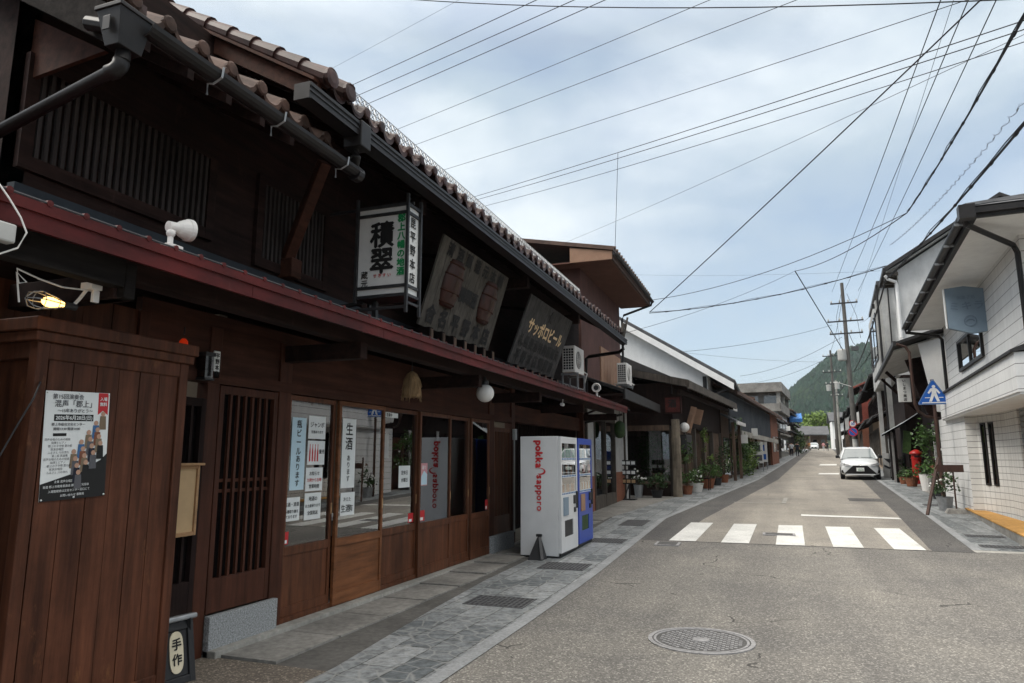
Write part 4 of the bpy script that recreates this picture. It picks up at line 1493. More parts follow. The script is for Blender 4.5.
b = MB(); b.box(-4.50, -4.485, 4.755, 4.825, 2.30, 2.54); b.build('plate', 'paper', t, bevel=.004)
b = MB(); b.text('平野本店', (-4.484, 4.79, 2.42), YY, UP, .048, vertical=True, bold=.03, depth=.002); b.build('lettering', 'ink_black', t)
t = thing('wall_lantern', 'dark glass wall lantern between the cupboard and the name plate', 'lantern', (-4.45, 4.62, 2.28))
b = MB(); b.box(-4.50, -4.40, 4.57, 4.66, 2.28, 2.48); b.build('glass_box', 'glass_dark', t)
b = MB(); b.box(-4.51, -4.39, 4.56, 4.67, 2.47, 2.50); b.box(-4.51, -4.39, 4.56, 4.67, 2.265, 2.285); b.build('cap', 'metal_dark', t)

# concert poster pinned to the cupboard
t = thing('poster', 'concert poster with red ribbon and crowd, pinned to the brown cupboard', 'poster', (-3.99, 3.165, 1.36))
px_, X0 = -4.018, -4.012
pr = Matrix.Translation((X0, 3.165, 1.70)) @ Matrix.Rotation(math.radians(2.5), 4, 'X')
b = MB(pr); b.box(-.002, 0, -.215, .215, -.325, .325); b.build('sheet', 'paper', t)
pR = (pr.to_3x3() @ YY); pU = (pr.to_3x3() @ UP)
def PP(y, z, d=.002): return pr @ Vector((d, y, z))
b = MB(pr)
b.prism([(.001, -.215, -.325), (.001, .215, -.325), (.001, .215, -.06), (.001, .17, -.10), (.001, .02, -.165), (.001, -.215, -.225)], (.0012, 0, 0))
b.box(.001, .002, -.155, .105, .145, .185)
b.box(.001, .002, -.155, -.07, .055, .072)
b.build('dark_print', 'ink_black', t)
b = MB(pr); b.prism([(.001, .135, .323), (.001, .205, .323), (.001, .205, .185), (.001, .17, .212), (.001, .135, .185)], (.0014, 0, 0)); b.build('ribbon', 'ink_red', t)
b = MB()
for st, y, z, s in (('第15回演奏会', -.07, .292, .034), ('混声「郡上」', -.02, .250, .046), ('～15年ありがとう～', -.02, .208, .026), ('郡上市総合文化センター', -.06, .125, .020), ('開場13:30 開演14:00', -.07, .098, .020)):
    b.text(st, PP(y, z), pR, pU, s, depth=.001, bold=.004)
for i in range(11):
    wds = ['混声合唱のための組曲', '指揮とピアノ', '郡上の子守唄 夏の歌', '客演合唱団', 'ふるさと 川の流れ', '第二部 民謡集'][i % 6]
    b.text(wds, PP(-.125 + .01 * (i % 3), .035 - i * .0195), pR, pU, .0165, depth=.001)
b.build('print', 'ink_grey', t)
b = MB()
b.text('2026年6月28日(日)', PP(-.025, .165, .0026), pR, pU, .030, depth=.001, bold=.02)
b.text('入場', PP(.17, .285, .003), pR, pU, .026, depth=.001, bold=.02); b.text('無料', PP(.17, .252, .003), pR, pU, .026, depth=.001, bold=.02)
for i, st in enumerate(('主催 混声合唱団', '後援 郡上市教育委員会 郡上市文化協会', '入場整理券は文化センター窓口にて', 'お問い合わせ 事務局')):
    b.text(st, PP(-.07 + .02 * i, -.215 - i * .028, .0028), pR, pU, .017, depth=.001)
b.build('white_print', 'paper', t)
cols = ['cloth_khaki', 'ink_grey', 'cloth_navy', 'ink_grey', 'ink_blue', 'brick_brown', 'cloth_khaki', 'ink_black']
b = MB(pr)
heads = MB(pr)
for i in range(17):
    r_, c_ = i % 4, i // 4
    y, z = -.015 + c_ * .047 + r_ * .012, -.115 + c_ * .058 - r_ * .042 + .06
    b.k = i % len(cols)
    d = .0026 + r_ * .0006
    b.prism([(d, y - .025, z - .085), (d, y + .025, z - .085), (d, y + .020, z), (d, y - .020, z)], (.0004, 0, 0))
    heads.lathe([(.0155, d), (.0155, d + .0006), (0, d + .0006)], (0, y, z + .014), 10, axis='x')
b.build('printed_crowd', cols, t)
heads.build('printed_heads', 'skin', t)
b = MB()
for y in (-.205, 0, .205):
    for z in (-.315, .315):
        b.ball(PP(y, z, .004), .006, 6)
b.build('pin', 'paper', t)

o = MB().tube([(-3.99, 2.88, 2.06), (-3.96, 2.83, 1.96), (-3.97, 2.76, 1.80), (-3.99, 2.66, 1.55), (-4.02, 2.5, 1.2), (-4.1, 2.35, .9)], .005, 6).build('cord', 'dark_plastic', base=(-3.99, 2.88, 2.06))
tag(o, 'thin black cord hanging down beside the near edge of the brown cupboard', 'cord')
# pale notice frame and the small black easel sign
t = thing('notice_frame', 'pale empty wooden notice frame with a narrow roof, hung beside the cupboard', 'notice board', (-4.40, 4.42, 1.0))
M_ = Matrix.Translation((-4.38, 4.43, 1.29)) @ Matrix.Rotation(math.radians(4), 4, 'Z')
b = MB(M_); b.box(-.02, -.008, -.125, .125, -.255, .255); b.build('panel', 'paper_tan', t)
b = MB(M_)
b.box(-.03, .01, -.145, -.12, -.28, .27); b.box(-.03, .01, .12, .145, -.28, .27); b.box(-.03, .009, -.12, .12, -.28, -.25); b.box(-.03, .009, -.12, .12, .245, .27)
b.box(-.05, .04, -.165, .165, .27, .29)
b.build('frame', 'pale_wood', t, bevel=.004)
b = MB(); b.bar((-4.49, 4.43, 1.45), (-4.41, 4.43, 1.45), .03, .03); b.build('bracket', 'dark_wood', t)
t = thing('easel_sign', 'small black standing sign with a cream gourd shaped panel, at the foot of the cupboard', 'standing sign', (-4.13, 4.30, 0))
M_ = Matrix.Translation((-4.13, 4.24, -.03)) @ Matrix.Rotation(math.radians(84), 4, 'Z') @ Matrix.Rotation(math.radians(-10), 4, 'X')
b = MB(M_)
b.box(-.15, -.10, -.02, .02, 0, .46); b.box(.10, .15, -.02, .02, 0, .46); b.box(-.10, .10, -.019, .019, .03, .08); b.box(-.10, .10, -.019, .019, .40, .46); b.box(-.10, .10, -.004, .012, .08, .40)
b.build('frame', 'dark_plastic', t, bevel=.005)
b = MB(M_); b.box(-.17, .17, -.05, .05, .462, .50); b.build('cap', 'metal_grey', t, bevel=.012)
b = MB(M_)
gp = []
for k in range(40):
    a = 2 * PI * k / 40
    r = .075 + .014 * math.cos(2 * a)
    gp.append((r * .95 * math.sin(a), -.006, .25 + .145 * math.cos(a) * (1 + .0 * r)))
b.prism(gp, (0, -.008, 0)); b.build('gourd_panel', 'paper_cream', t)
b = MB(M_)
mr = M_.to_3x3()
bb = MB(); bb.text('手', M_ @ Vector((0, -.016, .305)), mr @ XX, mr @ UP, .085, bold=.03, depth=.001); bb.text('作', M_ @ Vector((0, -.016, .20)), mr @ XX, mr @ UP, .085, bold=.03, depth=.001); bb.build('lettering', 'ink_black', t)
b = MB(); b.bar((-4.16, 4.34, .44), (-4.26, 4.48, 0), .025, .025); b.build('back_leg', 'dark_plastic', t)

# paper notices on the glass
def notice(x, y0, y1, z0, z1, m, lab, lines, red=None, name='paper_notice', grp='paper notices on the glazed doors', vert=None, ink='ink_black'):
    t = thing(name, lab, 'paper notice', (x, (y0 + y1) / 2, z0), grp)
    b = MB(); b.box(x, x + .0015, y0, y1, z0, z1); b.build('sheet', m, t)
    b = MB()
    w_, h_ = y1 - y0, z1 - z0
    if vert:
        for st, zc, s in vert:
            b.text(st, (x + .0016, (y0 + y1) / 2, z0 + h_ * zc), YY, UP, s, vertical=True, bold=.02, depth=.001)
    for st, yc, zc, s in lines:
        b.text(st, (x + .0016, y0 + w_ * yc, z0 + h_ * zc), YY, UP, s, bold=.015, depth=.001)
    if b.v:
        b.build('writing', ink, t)
    if red:
        b = MB()
        for st, yc, zc, s in red:
            b.text(st, (x + .0016, y0 + w_ * yc, z0 + h_ * zc), YY, UP, s, bold=.015, depth=.001)
        b.build('red_writing', 'ink_red', t)
    return t
A = -4.538
B_ = -4.4925
notice(A, 5.93, 6.16, 1.30, 2.03, 'paper_blue', 'long pale blue paper banner with a column of characters on the first glazed door', [], vert=[('瓶ビール', .72, .085), ('あります', .26, .075)])
notice(A, 6.20, 6.50, 1.82, 2.06, 'paper', 'topmost white paper in the right column of the first glazed door', [('ジャンボ', .5, .62, .062), ('甘酒あります', .5, .3, .035)])
tt = notice(A, 6.20, 6.50, 1.55, 1.80, 'paper', 'white paper with drawn red bottles under the topmost sheet of the first glazed door', [('量売', .82, .55, .05)])
b = MB()
for i in range(4):
    y = 6.24 + i * .045
    b.prism([(A + .002, y - .012, 1.585), (A + .002, y + .012, 1.585), (A + .002, y + .012, 1.69), (A + .002, y + .005, 1.73), (A + .002, y + .005, 1.765), (A + .002, y - .005, 1.765), (A + .002, y - .005, 1.73), (A + .002, y - .012, 1.69)], (.0005, 0, 0))
b.build('printed_bottles', 'ink_red', tt)
notice(A, 6.19, 6.48, 1.28, 1.52, 'paper', 'white paper with a red written line in the right column of the first glazed door', [('お知らせ', .5, .75, .045), ('営業時間', .5, .2, .045)], red=[('九時から五時', .5, .47, .042)])
notice(A, 5.86, 6.11, 1.00, 1.23, 'paper', 'white paper below the blue banner on the first glazed door', [('古酒・清酒', .5, .7, .045), ('各種取り揃え', .5, .4, .036), ('ております', .5, .18, .036)])
notice(A, 6.19, 6.47, .99, 1.26, 'paper', 'lowest white paper in the right column of the first glazed door', [('地酒の', .5, .78, .05), ('お土産承ります', .5, .52, .037), ('全国発送', .5, .25, .045)])
notice(B_, 6.76, 7.03, 1.29, 2.06, 'paper', 'long white paper banner with big brush characters on the second glazed door', [], vert=[('生酒', .74, .15), ('あります', .28, .07)])
notice(B_, 6.77, 7.05, .99, 1.24, 'paper', 'white paper under the long banner of the second glazed door', [('冷えた', .45, .7, .05), ('生酒', .35, .3, .09), ('有', .75, .3, .08)])
notice(A, 8.14, 8.44, 1.24, 1.52, 'paper', 'plain white paper on the right part of the third glazed door', [('定休日', .5, .68, .06), ('水曜日', .5, .34, .06)])
notice(A, 7.75, 7.86, 1.62, 1.92, 'plastic_grey', 'small grey sheet at the left of the third glazed door', [])
notice(A, 7.76, 8.08, 2.13, 2.19, 'paper', 'narrow white strip at the top of the third glazed door', [('営業中', .3, .5, .05)])
tt = notice(B_, 8.66, 8.86, 1.25, 1.55, 'cloth_pink', 'pink and blue printed handbill on the fourth glazed door', [('踊り', .5, .8, .06)], ink='paper')
b = MB(); b.prism([(B_ + .002, 8.68, 1.26), (B_ + .002, 8.85, 1.26), (B_ + .002, 8.85, 1.40), (B_ + .002, 8.76, 1.45), (B_ + .002, 8.68, 1.37)], (.0005, 0, 0)); b.build('printed_field', 'paper_blue', tt)
def sticker(x, y0, y1, z0, z1, lab):
    t = thing('sticker', lab, 'sticker', (x, (y0 + y1) / 2, z0), 'red stickers on the glass')
    b = MB(); b.box(x, x + .001, y0, y1, z0, z1); b.build('red_sheet', 'ink_red', t)
    b = MB(); b.box(x + .001, x + .0015, y0 + (y1 - y0) * .15, y1 - (y1 - y0) * .3, z0 + .01, z0 + (z1 - z0) * .35); b.build('white_label', 'paper', t)
sticker(A, 5.885, 5.955, .78, .90, 'red sticker at the bottom left of the first glazed door')
sticker(A, 8.42, 8.56, .78, .90, 'red sticker at the bottom right of the third glazed door')
sticker(B_, 8.65, 8.80, .78, .92, 'red sticker at the bottom left of the fourth glazed door')
sticker(B_, 10.98, 11.09, .78, .94, 'red sticker at the bottom right of the last glazed door')

# tables and goods inside
def table(x0, x1, y0, y1, z, lab, m='paint_white'):
    t = thing('display_table', lab, 'table', ((x0 + x1) / 2, (y0 + y1) / 2, .08), 'display tables inside the shop')
    b = MB(); b.box(x0, x1, y0, y1, z - .04, z); b.build('tabletop', m, t)
    for x in (x0 + .05, x1 - .05):
        for y in (y0 + .05, y1 - .05):
            b = MB(); b.box(x - .025, x + .025, y - .025, y + .025, .08, z - .04); b.build('leg', 'dark_wood', t)
    b = MB(); b.box(x0 + .02, x1 + .002, y0 + .02, y1 - .02, z - .22, z - .04); b.build('apron', 'grey_wood', t)
table(-5.7, -5.0, 6.55, 7.55, .92, 'white topped display table behind the second glazed door')
table(-5.8, -5.05, 7.85, 9.0, .86, 'white topped display table behind the third glazed door')
table(-5.9, -5.1, 9.4, 10.3, .84, 'white topped display table behind the fifth glazed door')
def sbottle(x, y, z, m, lab, s=1.0):
    t = thing('sake_bottle', lab, 'bottle', (x, y, z), 'bottles shown inside the shop')
    b = MB(); b.lathe([(.045 * s, 0), (.05 * s, .02 * s), (.05 * s, .20 * s), (.035 * s, .25 * s), (.016 * s, .30 * s), (.016 * s, .36 * s)], (x, y, z), 12); b.build('glass_body', m, t, smooth=True)
    b = MB(); b.lathe([(.0515 * s, .06 * s), (.0515 * s, .17 * s)], (x, y, z), 12); b.build('paper_label', 'paper', t)
for i, (x, y, z, m) in enumerate([(-5.3, 8.1, .86, 'drink_green'), (-5.3, 8.35, .86, 'drink_amber'), (-5.35, 8.65, .86, 'drink_green'), (-5.4, 7.1, .92, 'drink_amber'), (-5.45, 9.7, .84, 'drink_green')]):
    sbottle(x, y, z, m, ['green bottle at the near end of the table behind the third door', 'amber bottle in the middle of the table behind the third door', 'green bottle at the far end of the table behind the third door', 'amber bottle alone on the table behind the second door', 'green bottle alone on the table behind the fifth door'][i])
t = thing('ceiling_light', 'lit white ceiling light inside the shop, seen through the fourth door', 'ceiling light', (-5.6, 10.2, 2.6))
b = MB(); b.box(-6.6, -5.4, 10.1, 10.25, 2.66, 2.70); b.build('tube', 'tube_glow', t)
b = MB(); b.box(-6.65, -5.35, 10.06, 10.29, 2.70, 2.725); b.build('housing', 'paint_white', t)

# vending machines
def vending(y0, y1, body, lab, rows):
    z0 = gz(y0) + .03
    z1 = 1.97
    xb, xf = -3.88, -3.19
    t = thing('vending_machine', lab, 'vending machine', (-3.5, (y0 + y1) / 2, gz(y0)), 'drink vending machines')
    b = MB(); b.box(xb, xf - .055, y0, y1, z0, z1); b.build('cabinet', body, t, bevel=.008)
    # front door: a frame around the window plus lower panels
    wy0, wy1, wz0, wz1 = y0 + .07, y1 - .07, 1.02, 1.86
    oy0, oy1, oz0, oz1 = y0 + .2, y1 - .3, .36, .62
    b = MB()
    b.box(xf - .05, xf, y0 + .004, wy0, z0 + .05, z1 - .004); b.box(xf - .05, xf, wy1, y1 - .004, z0 + .05, z1 - .004)
    b.box(xf - .05, xf, wy0, wy1, wz1, z1 - .004); b.box(xf - .05, xf, wy0, wy1, oz1, wz0); b.box(xf - .05, xf, wy0, wy1, z0 + .05, oz0)
    b.box(xf - .05, xf, wy0, oy0, oz0, oz1); b.box(xf - .05, xf, oy1, wy1, oz0, oz1)
    d = b.build('door', body, t)
    b = MB(); b.box(xf - .014, xf - .008, wy0, wy1, wz0, wz1); b.build('display_pane', 'glass_clear', d)
    b = MB(); b.box(xf - .054, xf - .052, wy0, wy1, wz0, wz1)
    for r in range(3):
        b.box(xf - .052, xf - .006, wy0, wy1, wz0 + .28 * r - .0, wz0 + .28 * r + .045)
    b.build('display_shelf', 'paint_white', d)
    ms = ['drink_green', 'drink_amber', 'drink_white', 'drink_red', 'paper_blue', 'ink_black']
    b = MB()
    for r in range(3):
        n = 9
        for i in range(n):
            y = wy0 + (wy1 - wy0) * (i + .5) / n
            b.k = ms.index(rows[r][i % len(rows[r])])
            zz = wz0 + .28 * r + .046
            hh = .20 if r else .16
            b.lathe([(.022, 0), (.024, .01), (.024, hh * .75), (.012, hh * .9), (.012, hh)], (xf - .031, y, zz), 8)
    b.build('drink_can', ms, d)
    b = MB()
    for r in range(3):
        for i in range(9):
            y = wy0 + (wy1 - wy0) * (i + .5) / 9
            b.box(xf - .006, xf - .001, y - .028, y + .028, wz0 + .28 * r + .012, wz0 + .28 * r + .036)
    b.build('button', 'ink_blue', d)
    b = MB(); b.box(xf - .03, xf - .012, oy0, oy1, oz0, oz1); b.build('outlet_flap', 'metal_dark' if body == 'machine_white' else 'leaf_deep', d)
    b = MB(); b.box(xf - .002, xf + .016, y0 + .12, y0 + .40, .70, .99); b.build('price_panel', 'faded_blue' if body == 'machine_white' else 'beige_board', d, bevel=.004)
    b = MB(); b.box(xf - .002, xf + .02, y1 - .28, y1 - .12, .86, 1.0); b.box(xf - .002, xf + .014, y1 - .26, y1 - .14, .72, .80); b.build('coin_panel', 'dark_plastic', d, bevel=.004)
    b = MB(); b.box(xf - .002, xf + .030, y1 - .11, y1 - .07, .78, 1.06); b.build('lock_bar', 'metal_dark', d, bevel=.004)
    b = MB(); b.box(xb + .04, xf - .08, y0 + .03, y1 - .03, z0 - .05, z0); b.build('plinth', 'dark_plastic', t)
    b = MB(); b.box(xf - .045, xf - .02, y0 + .02, y1 - .02, z0 + .005, z0 + .048); b.build('kick_grille', 'dark_plastic', t)
    return t
wv = vending(11.0, 12.02, 'machine_white', 'white vending machine with red writing down its side', [['drink_amber', 'drink_amber', 'drink_white'], ['drink_amber', 'drink_white', 'ink_black'], ['drink_green', 'drink_green', 'drink_white', 'drink_green']])
vending(12.10, 13.10, 'machine_blue', 'blue vending machine behind the white one', [['drink_amber', 'drink_white'], ['drink_red', 'drink_white', 'ink_black', 'drink_red'], ['paper_blue', 'drink_white', 'drink_white']])
b = MB()
dn = Vector((0, 0, -1))
for i, ch in enumerate('pokka'):
    b.text(ch, (-3.550, 10.996, 1.865 - i * .092), dn, XX, .165, bold=.055)
for i, ch in enumerate('sapporo'):
    b.text(ch, (-3.540, 10.996, 1.318 - i * .083), dn, XX, .150, bold=.014 + .034 * (1 - i / 7))
pts = []
for k in range(11):
    a = math.radians(-110 + 22 * k)
    pts.append((-3.53 + .085 * math.cos(a), 10.994, 1.405 + .055 * math.sin(a)))
for k in range(10, -1, -1):
    a = math.radians(-110 + 22 * k)
    pts.append((-3.555 + .082 * math.cos(a), 10.994, 1.412 + .042 * math.sin(a)))
b.prism(pts, (0, -.001, 0))
b.build('red_lettering', 'ink_red', wv)
# black wedge stand in front of the white machine
t = thing('black_stand', 'small black triangular floor stand leaning by the white vending machine', 'floor stand', (-3.53, 10.82, gz(10.8)))
z = gz(10.8)
b = MB()
b.hexa([(-3.66, 10.70, z), (-3.44, 10.70, z), (-3.40, 10.92, z), (-3.60, 10.92, z), (-3.55, 10.86, z + .34), (-3.50, 10.86, z + .34), (-3.50, 10.90, z + .34), (-3.55, 10.90, z + .34)])
b.build('wedge', 'dark_plastic', t, bevel=.006)
b = MB(); b.box(-3.575, -3.475, 10.86, 10.90, z + .34, z + .385); b.build('handle', 'dark_plastic', t, bevel=.01)
b = MB(); b.bar((-3.50, 10.84, z + .34), (-3.42, 10.70, z + .02), .05, .02); b.build('brace', 'metal_dark', t)
t = thing('meter_box', 'small grey box with conduit on the post beside the vending machine', 'meter box', (-4.45, 12.3, .5))
b = MB(); b.box(-4.48, -4.42, 12.26, 12.36, 1.95, 2.15); b.build('box', 'plastic_grey', t, bevel=.006)
b = MB(); b.tube([(-4.46, 12.31, 1.95), (-4.46, 12.31, .3)], .015, 6); b.build('conduit', 'plastic_grey', t)
# ================================================================== LEFT ROW BEYOND THE SAKE SHOP
def slab(mb, n0, z0, n1, z1, t0, t1, th):
    """sloping roof plate between two edges, th thick"""
    mb.hexa([(n0, t0, z0), (n1, t0, z1), (n1, t1, z1), (n0, t1, z0), (n0, t0, z0 + th), (n1, t0, z1 + th), (n1, t1, z1 + th), (n0, t1, z0 + th)])
def ribbed(mb, n0, z0, n1, z1, t0, t1, pitch, r):
    """rows of roll ribs down a roof slope"""
    k = t0 + pitch / 2
    while k < t1:
        mb.tube([(n0, k, z0), (n1, k, z1)], r, 6)
        k += pitch

# --- brown two storey house --------------------------------------------------
h = thing('brown_house', 'brown two storey house rising behind the sake shop roof, with a deep flat eave', 'house', (-7, 21, gz(21)))
g0 = gz(20)
b = MB()
b.box(-11, -4.62, 18.05, 23.3, 2.6, 6.95)
b.build('wall', 'brown_wall', h)
b = MB()
for i in range(7):
    b.box(-4.62, -4.58, 20.2 + i * .42, 20.2 + i * .42 + .40, 3.6, 4.9)
b.build('board_cladding', 'beige_board', h)
b = MB()
b.box(-4.62, -3.66, 17.5, 23.6, 6.72, 6.76)
b.box(-11, -4.62, 17.5, 18.05, 6.74, 6.77)
b.build('soffit', 'brown_soffit', h)
b = MB()
b.hexa([(-4.75, 17.46, 6.74), (-3.62, 17.46, 6.74), (-3.62, 17.54, 6.74), (-4.75, 17.54, 6.74), (-4.75, 17.46, 7.15), (-3.62, 17.46, 6.96), (-3.62, 17.54, 6.96), (-4.75, 17.54, 7.15)])
b.build('boxed_end', 'beige_board', h)
b = MB()
slab(b, -3.58, 6.97, -8, 7.82, 17.42, 23.65, .10)
slab(b, -8, 7.82, -12, 7.0, 17.42, 23.65, .10)
ribbed(b, -3.55, 7.08, -8, 7.94, 17.5, 23.6, .30, .05)
b.build('roof', 'roof_brown', h)
b = MB()
b.box(-3.66, -3.60, 17.5, 23.62, 6.74, 6.98)
b.build('fascia', 'roof_brown', h)
b = MB()
half_gutter(b, -3.53, 6.90, 17.45, 23.62, .06)
b.tube([(-3.53, 23.5, 6.86), (-3.56, 23.5, 6.75), (-4.5, 23.45, 6.45), (-4.56, 23.45, 6.3), (-4.56, 23.45, 3.9)], .04, 8)
b.build('gutter', 'gutter_black', h)
b = MB()
slab(b, -3.50, 3.30, -4.64, 3.72, 18.0, 24.1, .05)
b.box(-3.52, -3.46, 18.0, 24.1, 3.14, 3.40)
ribbed(b, -3.48, 3.37, -4.64, 3.79, 18.0, 24.1, .42, .03)
b.build('porch_roof', 'roof_black', h)
b = MB()
for i in range(14):
    b.box(-4.6, -3.55, 18.1 + i * .44, 18.16 + i * .44, 3.14, 3.22)
b.box(-4.6, -3.5, 18.0, 24.0, 3.22, 3.28)
b.build('porch_rafters', 'dark_wood', h)
b = MB()
b.box(-4.62, -4.55, 18.02, 18.95, g0 + .9, 3.25); b.box(-4.62, -4.55, 21.7, 23.2, g0 + .9, 3.25); b.box(-4.62, -4.55, 18.95, 21.7, 2.75, 3.25)
b.build('plaster', 'plaster_grey', h)
b = MB()
b.box(-4.62, -4.54, 18.02, 18.95, g0 - .2, g0 + .9); b.box(-4.62, -4.54, 21.7, 23.2, g0 - .2, g0 + .95)
b.build('dado', 'brick_brown', h)
b = MB()
for y in (18.95, 20.3, 21.62):
    b.box(-4.62, -4.52, y, y + .08, g0 - .2, 2.78)
b.box(-4.62, -4.53, 18.95, 21.7, 2.68, 2.78); b.box(-4.62, -4.53, 18.95, 21.7, g0 - .1, g0 + .35)
for y in (18.02, 23.1):
    b.box(-4.62, -4.50, y, y + .1, g0 - .2, 3.25)
d = b.build('entrance', 'grey_wood', h)
b = MB(); b.box(-4.60, -4.59, 19.0, 21.65, g0 + .35, 2.68); b.build('pane', 'glass_dark', d)
b = MB(); b.tube([(-4.48, 23.2, g0), (-4.48, 23.2, 3.2)], .04, 8); b.build('downpipe', 'plaster_white', h)
b = MB(); b.bar((-3.55, 18.0, 3.12), (-4.55, 18.0, 2.75), .05, .05); b.bar((-3.55, 23.9, 3.05), (-4.9, 23.9, 2.72), .05, .05); b.build('porch_brace', 'dark_wood', h)
t = thing('hanging_lantern', 'dark green lantern hanging at the entrance of the brown house', 'lantern', (-4.2, 20.8, 2.35))
b = MB(); b.lathe([(.05, 0), (.13, .05), (.16, .2), (.16, .4), (.1, .48), (.03, .52)], (-4.2, 20.8, 2.2), 14); b.build('body', 'leaf_deep', t, smooth=True)
b = MB(); b.tube([(-4.2, 20.8, 2.7), (-4.2, 20.8, 3.2)], .008, 5); b.build('cord', 'dark_plastic', t)

# --- timber shop with a broad dark eave --------------------------------------
h = thing('timber_shop', 'dark timber shop with a broad thick eave and a shop window where a shrub imitates reflected plants', 'shop', (-3.0, 12, 0), M=LF)
T0, T1 = 7.0, 17.3
z0 = gl(7)
b = MB(LF)
b.box(-8, -3.1, T0, T0 + .1, z0 - .3, 4.2)
b.box(-3.1, -1.3, T0, T0 + .1, 2.72, 4.1)
b.box(-3.1, -1.45, T0 + .001, T0 + .1, z0 - .3, z0 + .42)
b.box(-8, -1.3, T1 - .1, T1, z0 - .3, 4.2)
b.box(-1.45, -1.33, T0 + .1, T1, 2.75, 4.15)
b.box(-8, -1.5, T0, T1, 4.1, 4.2)
b.build('wall', 'dark_wood_upright', h)
b = MB(LF)
b.box(-3.12, -1.42, T0 - .06, T0, 2.55, 2.74); b.box(-3.12, -3.02, T0 - .04, T0 + .02, z0 - .1, 2.6)
b.box(-3.02, -1.45, T0 - .04, T0 + .02, z0 + .40, z0 + .50)
f = b.build('window_frame', 'weathered_wood', h)
b = MB(LF); b.box(-3.02, -1.45, T0 + .03, T0 + .04, z0 + .5, 2.55); b.build('pane', 'glass', f)
b = MB(LF); b.box(-3.1, -1.5, T0 + 1.6, T0 + 1.7, z0, 2.7); b.box(-3.1, -3.0, T0 + .1, T0 + 1.6, z0, 2.7); b.build('interior', 'interior_wall', h)
# front along the street: bays of dark board, sliding lattice, openings
b = MB(LF)
for t_ in (7.05, 9.0, 10.9, 12.8, 14.9, 17.0):
    b.box(-1.46, -1.30, t_, t_ + .15, gl(t_) - .3, 2.78)
b.build('post', 'grey_wood', h)
b = MB(LF)
b.box(-1.44, -1.38, 7.2, 9.0, z0 - .2, 2.75); b.box(-1.44, -1.38, 14.95, 17.0, z0 - .2, 2.75)
for t_ in (9.15, 11.05):
    for i in range(9):
        b.box(-1.42, -1.39, t_ + .05 + i * .19, t_ + .09 + i * .19, gl(t_) + .25, 2.6)
    b.box(-1.44, -1.38, t_, t_ + 1.75, gl(t_) - .2, gl(t_) + .3)
b.box(-1.52, -1.49, 9, 15, z0, 2.75)
b.build('shop_front', 'weathered_wood', h)
b = MB(LF)
slab(b, -.66, 4.02, -4.6, 4.95, 6.65, 17.9, .22)
slab(b, -4.6, 4.95, -8.5, 4.0, 6.65, 17.9, .22)
b.build('roof', 'roof_black', h)
b = MB(LF)
slab(b, -.62, 3.98, -4.6, 4.90, 6.60, 6.72, .24)
b.box(-.68, -.60, 6.6, 17.95, 3.94, 4.20)
b.build('fascia', 'grey_wood', h)
b = MB(LF)
t_ = 6.9
while t_ < 17.8:
    slab(b, -.75, 3.90, -1.6, 4.10, t_, t_ + .09, .10)
    t_ += .6
b.box(-1.05, -.93, 6.7, 17.6, 3.78, 3.92)
b.build('rafters', 'eave_board', h)
mat('rust_dark', (.085, .016, .013), .8, (8, 8, 8), .4, .05, stain=.4)
t = thing('red_sign_board', 'dark red square sign board under the broad eave of the timber shop', 'sign board', (-1.27, 6.9, 3.1), M=LF)
b = MB(LF); b.box(-1.56, -.96, 6.88, 6.94, 3.12, 3.72); b.build('board', 'rust_dark', t)
b = MB(LF)
for (a, c, e, f_) in ((-1.56, -.96, 3.67, 3.72), (-1.56, -.96, 3.12, 3.17), (-1.56, -1.51, 3.12, 3.72), (-1.01, -.96, 3.12, 3.72)):
    b.box(a, c, 6.86, 6.881, e, f_)
b.build('rim', 'dark_wood', t)
b = MB(); nr = LF.to_3x3() @ XX
b.text('酒', LF @ Vector((-1.27, 6.878, 3.46)), nr, UP, .30, bold=.03); b.build('lettering', 'ink_black', t)
b = MB(LF); b.bar((-1.27, 6.91, 3.8), (-1.27, 6.91, 4.1), .03, .03); b.build('hanger', 'metal_dark', t)
t = thing('corner_post', 'pale weathered round concrete post at the corner of the timber shop', 'post', (-1.18, 6.95, z0), M=LF)
b = MB(LF); b.tube([(-1.18, 6.85, z0 - .1), (-1.18, 6.85, z0 + .02), (-1.18, 6.85, 2.92)], [.20, .155, .14], 14); b.build('shaft', 'old_post', t)
b = MB(LF); b.tube([(-1.18, 6.85, 2.05), (-1.18, 6.85, 2.30)], .158, 14); b.tube([(-1.18, 6.85, 1.35), (-1.18, 6.85, 1.75)], .153, 14); b.build('wrapping', 'old_post', t)
t = thing('sign_rack', 'narrow black stand with rows of white cards by the shop window', 'card stand', (-2.35, 5.1, gl(5)), M=LF)
b = MB(LF); b.box(-2.38, -2.33, 5.1, 5.13, gl(5), gl(5) + 1.2); b.box(-2.55, -2.15, 5.0, 5.3, gl(5), gl(5) + .04); b.bar((-2.5, 5.0, gl(5)), (-2.36, 5.12, gl(5) + .5), .03, .03); b.build('stand', 'dark_plastic', t)
for k, z in enumerate((1.18, .88, .60)):
    b = MB(LF); b.box(-2.62, -2.10, 5.08, 5.10, gl(5) + z - .10, gl(5) + z + .08); o = b.build('shelf', 'dark_plastic', t)
    b = MB(LF)
    for i in range(3):
        b.box(-2.58 + i * .16, -2.46 + i * .16, 5.07, 5.079, gl(5) + z - .06, gl(5) + z + .04)
    b.build('cards', 'paper' if k < 2 else 'paper_tan', o)
t = thing('mail_cabinet', 'dark metal cabinet box on the front of the timber shop', 'cabinet', (-1.25, 9.3, 1.2), M=LF)
b = MB(LF); b.box(-1.4, -1.12, 8.3, 9.3, 1.75, 2.45); b.build('box', 'metal_dark', t, bevel=.02)
b = MB(LF)
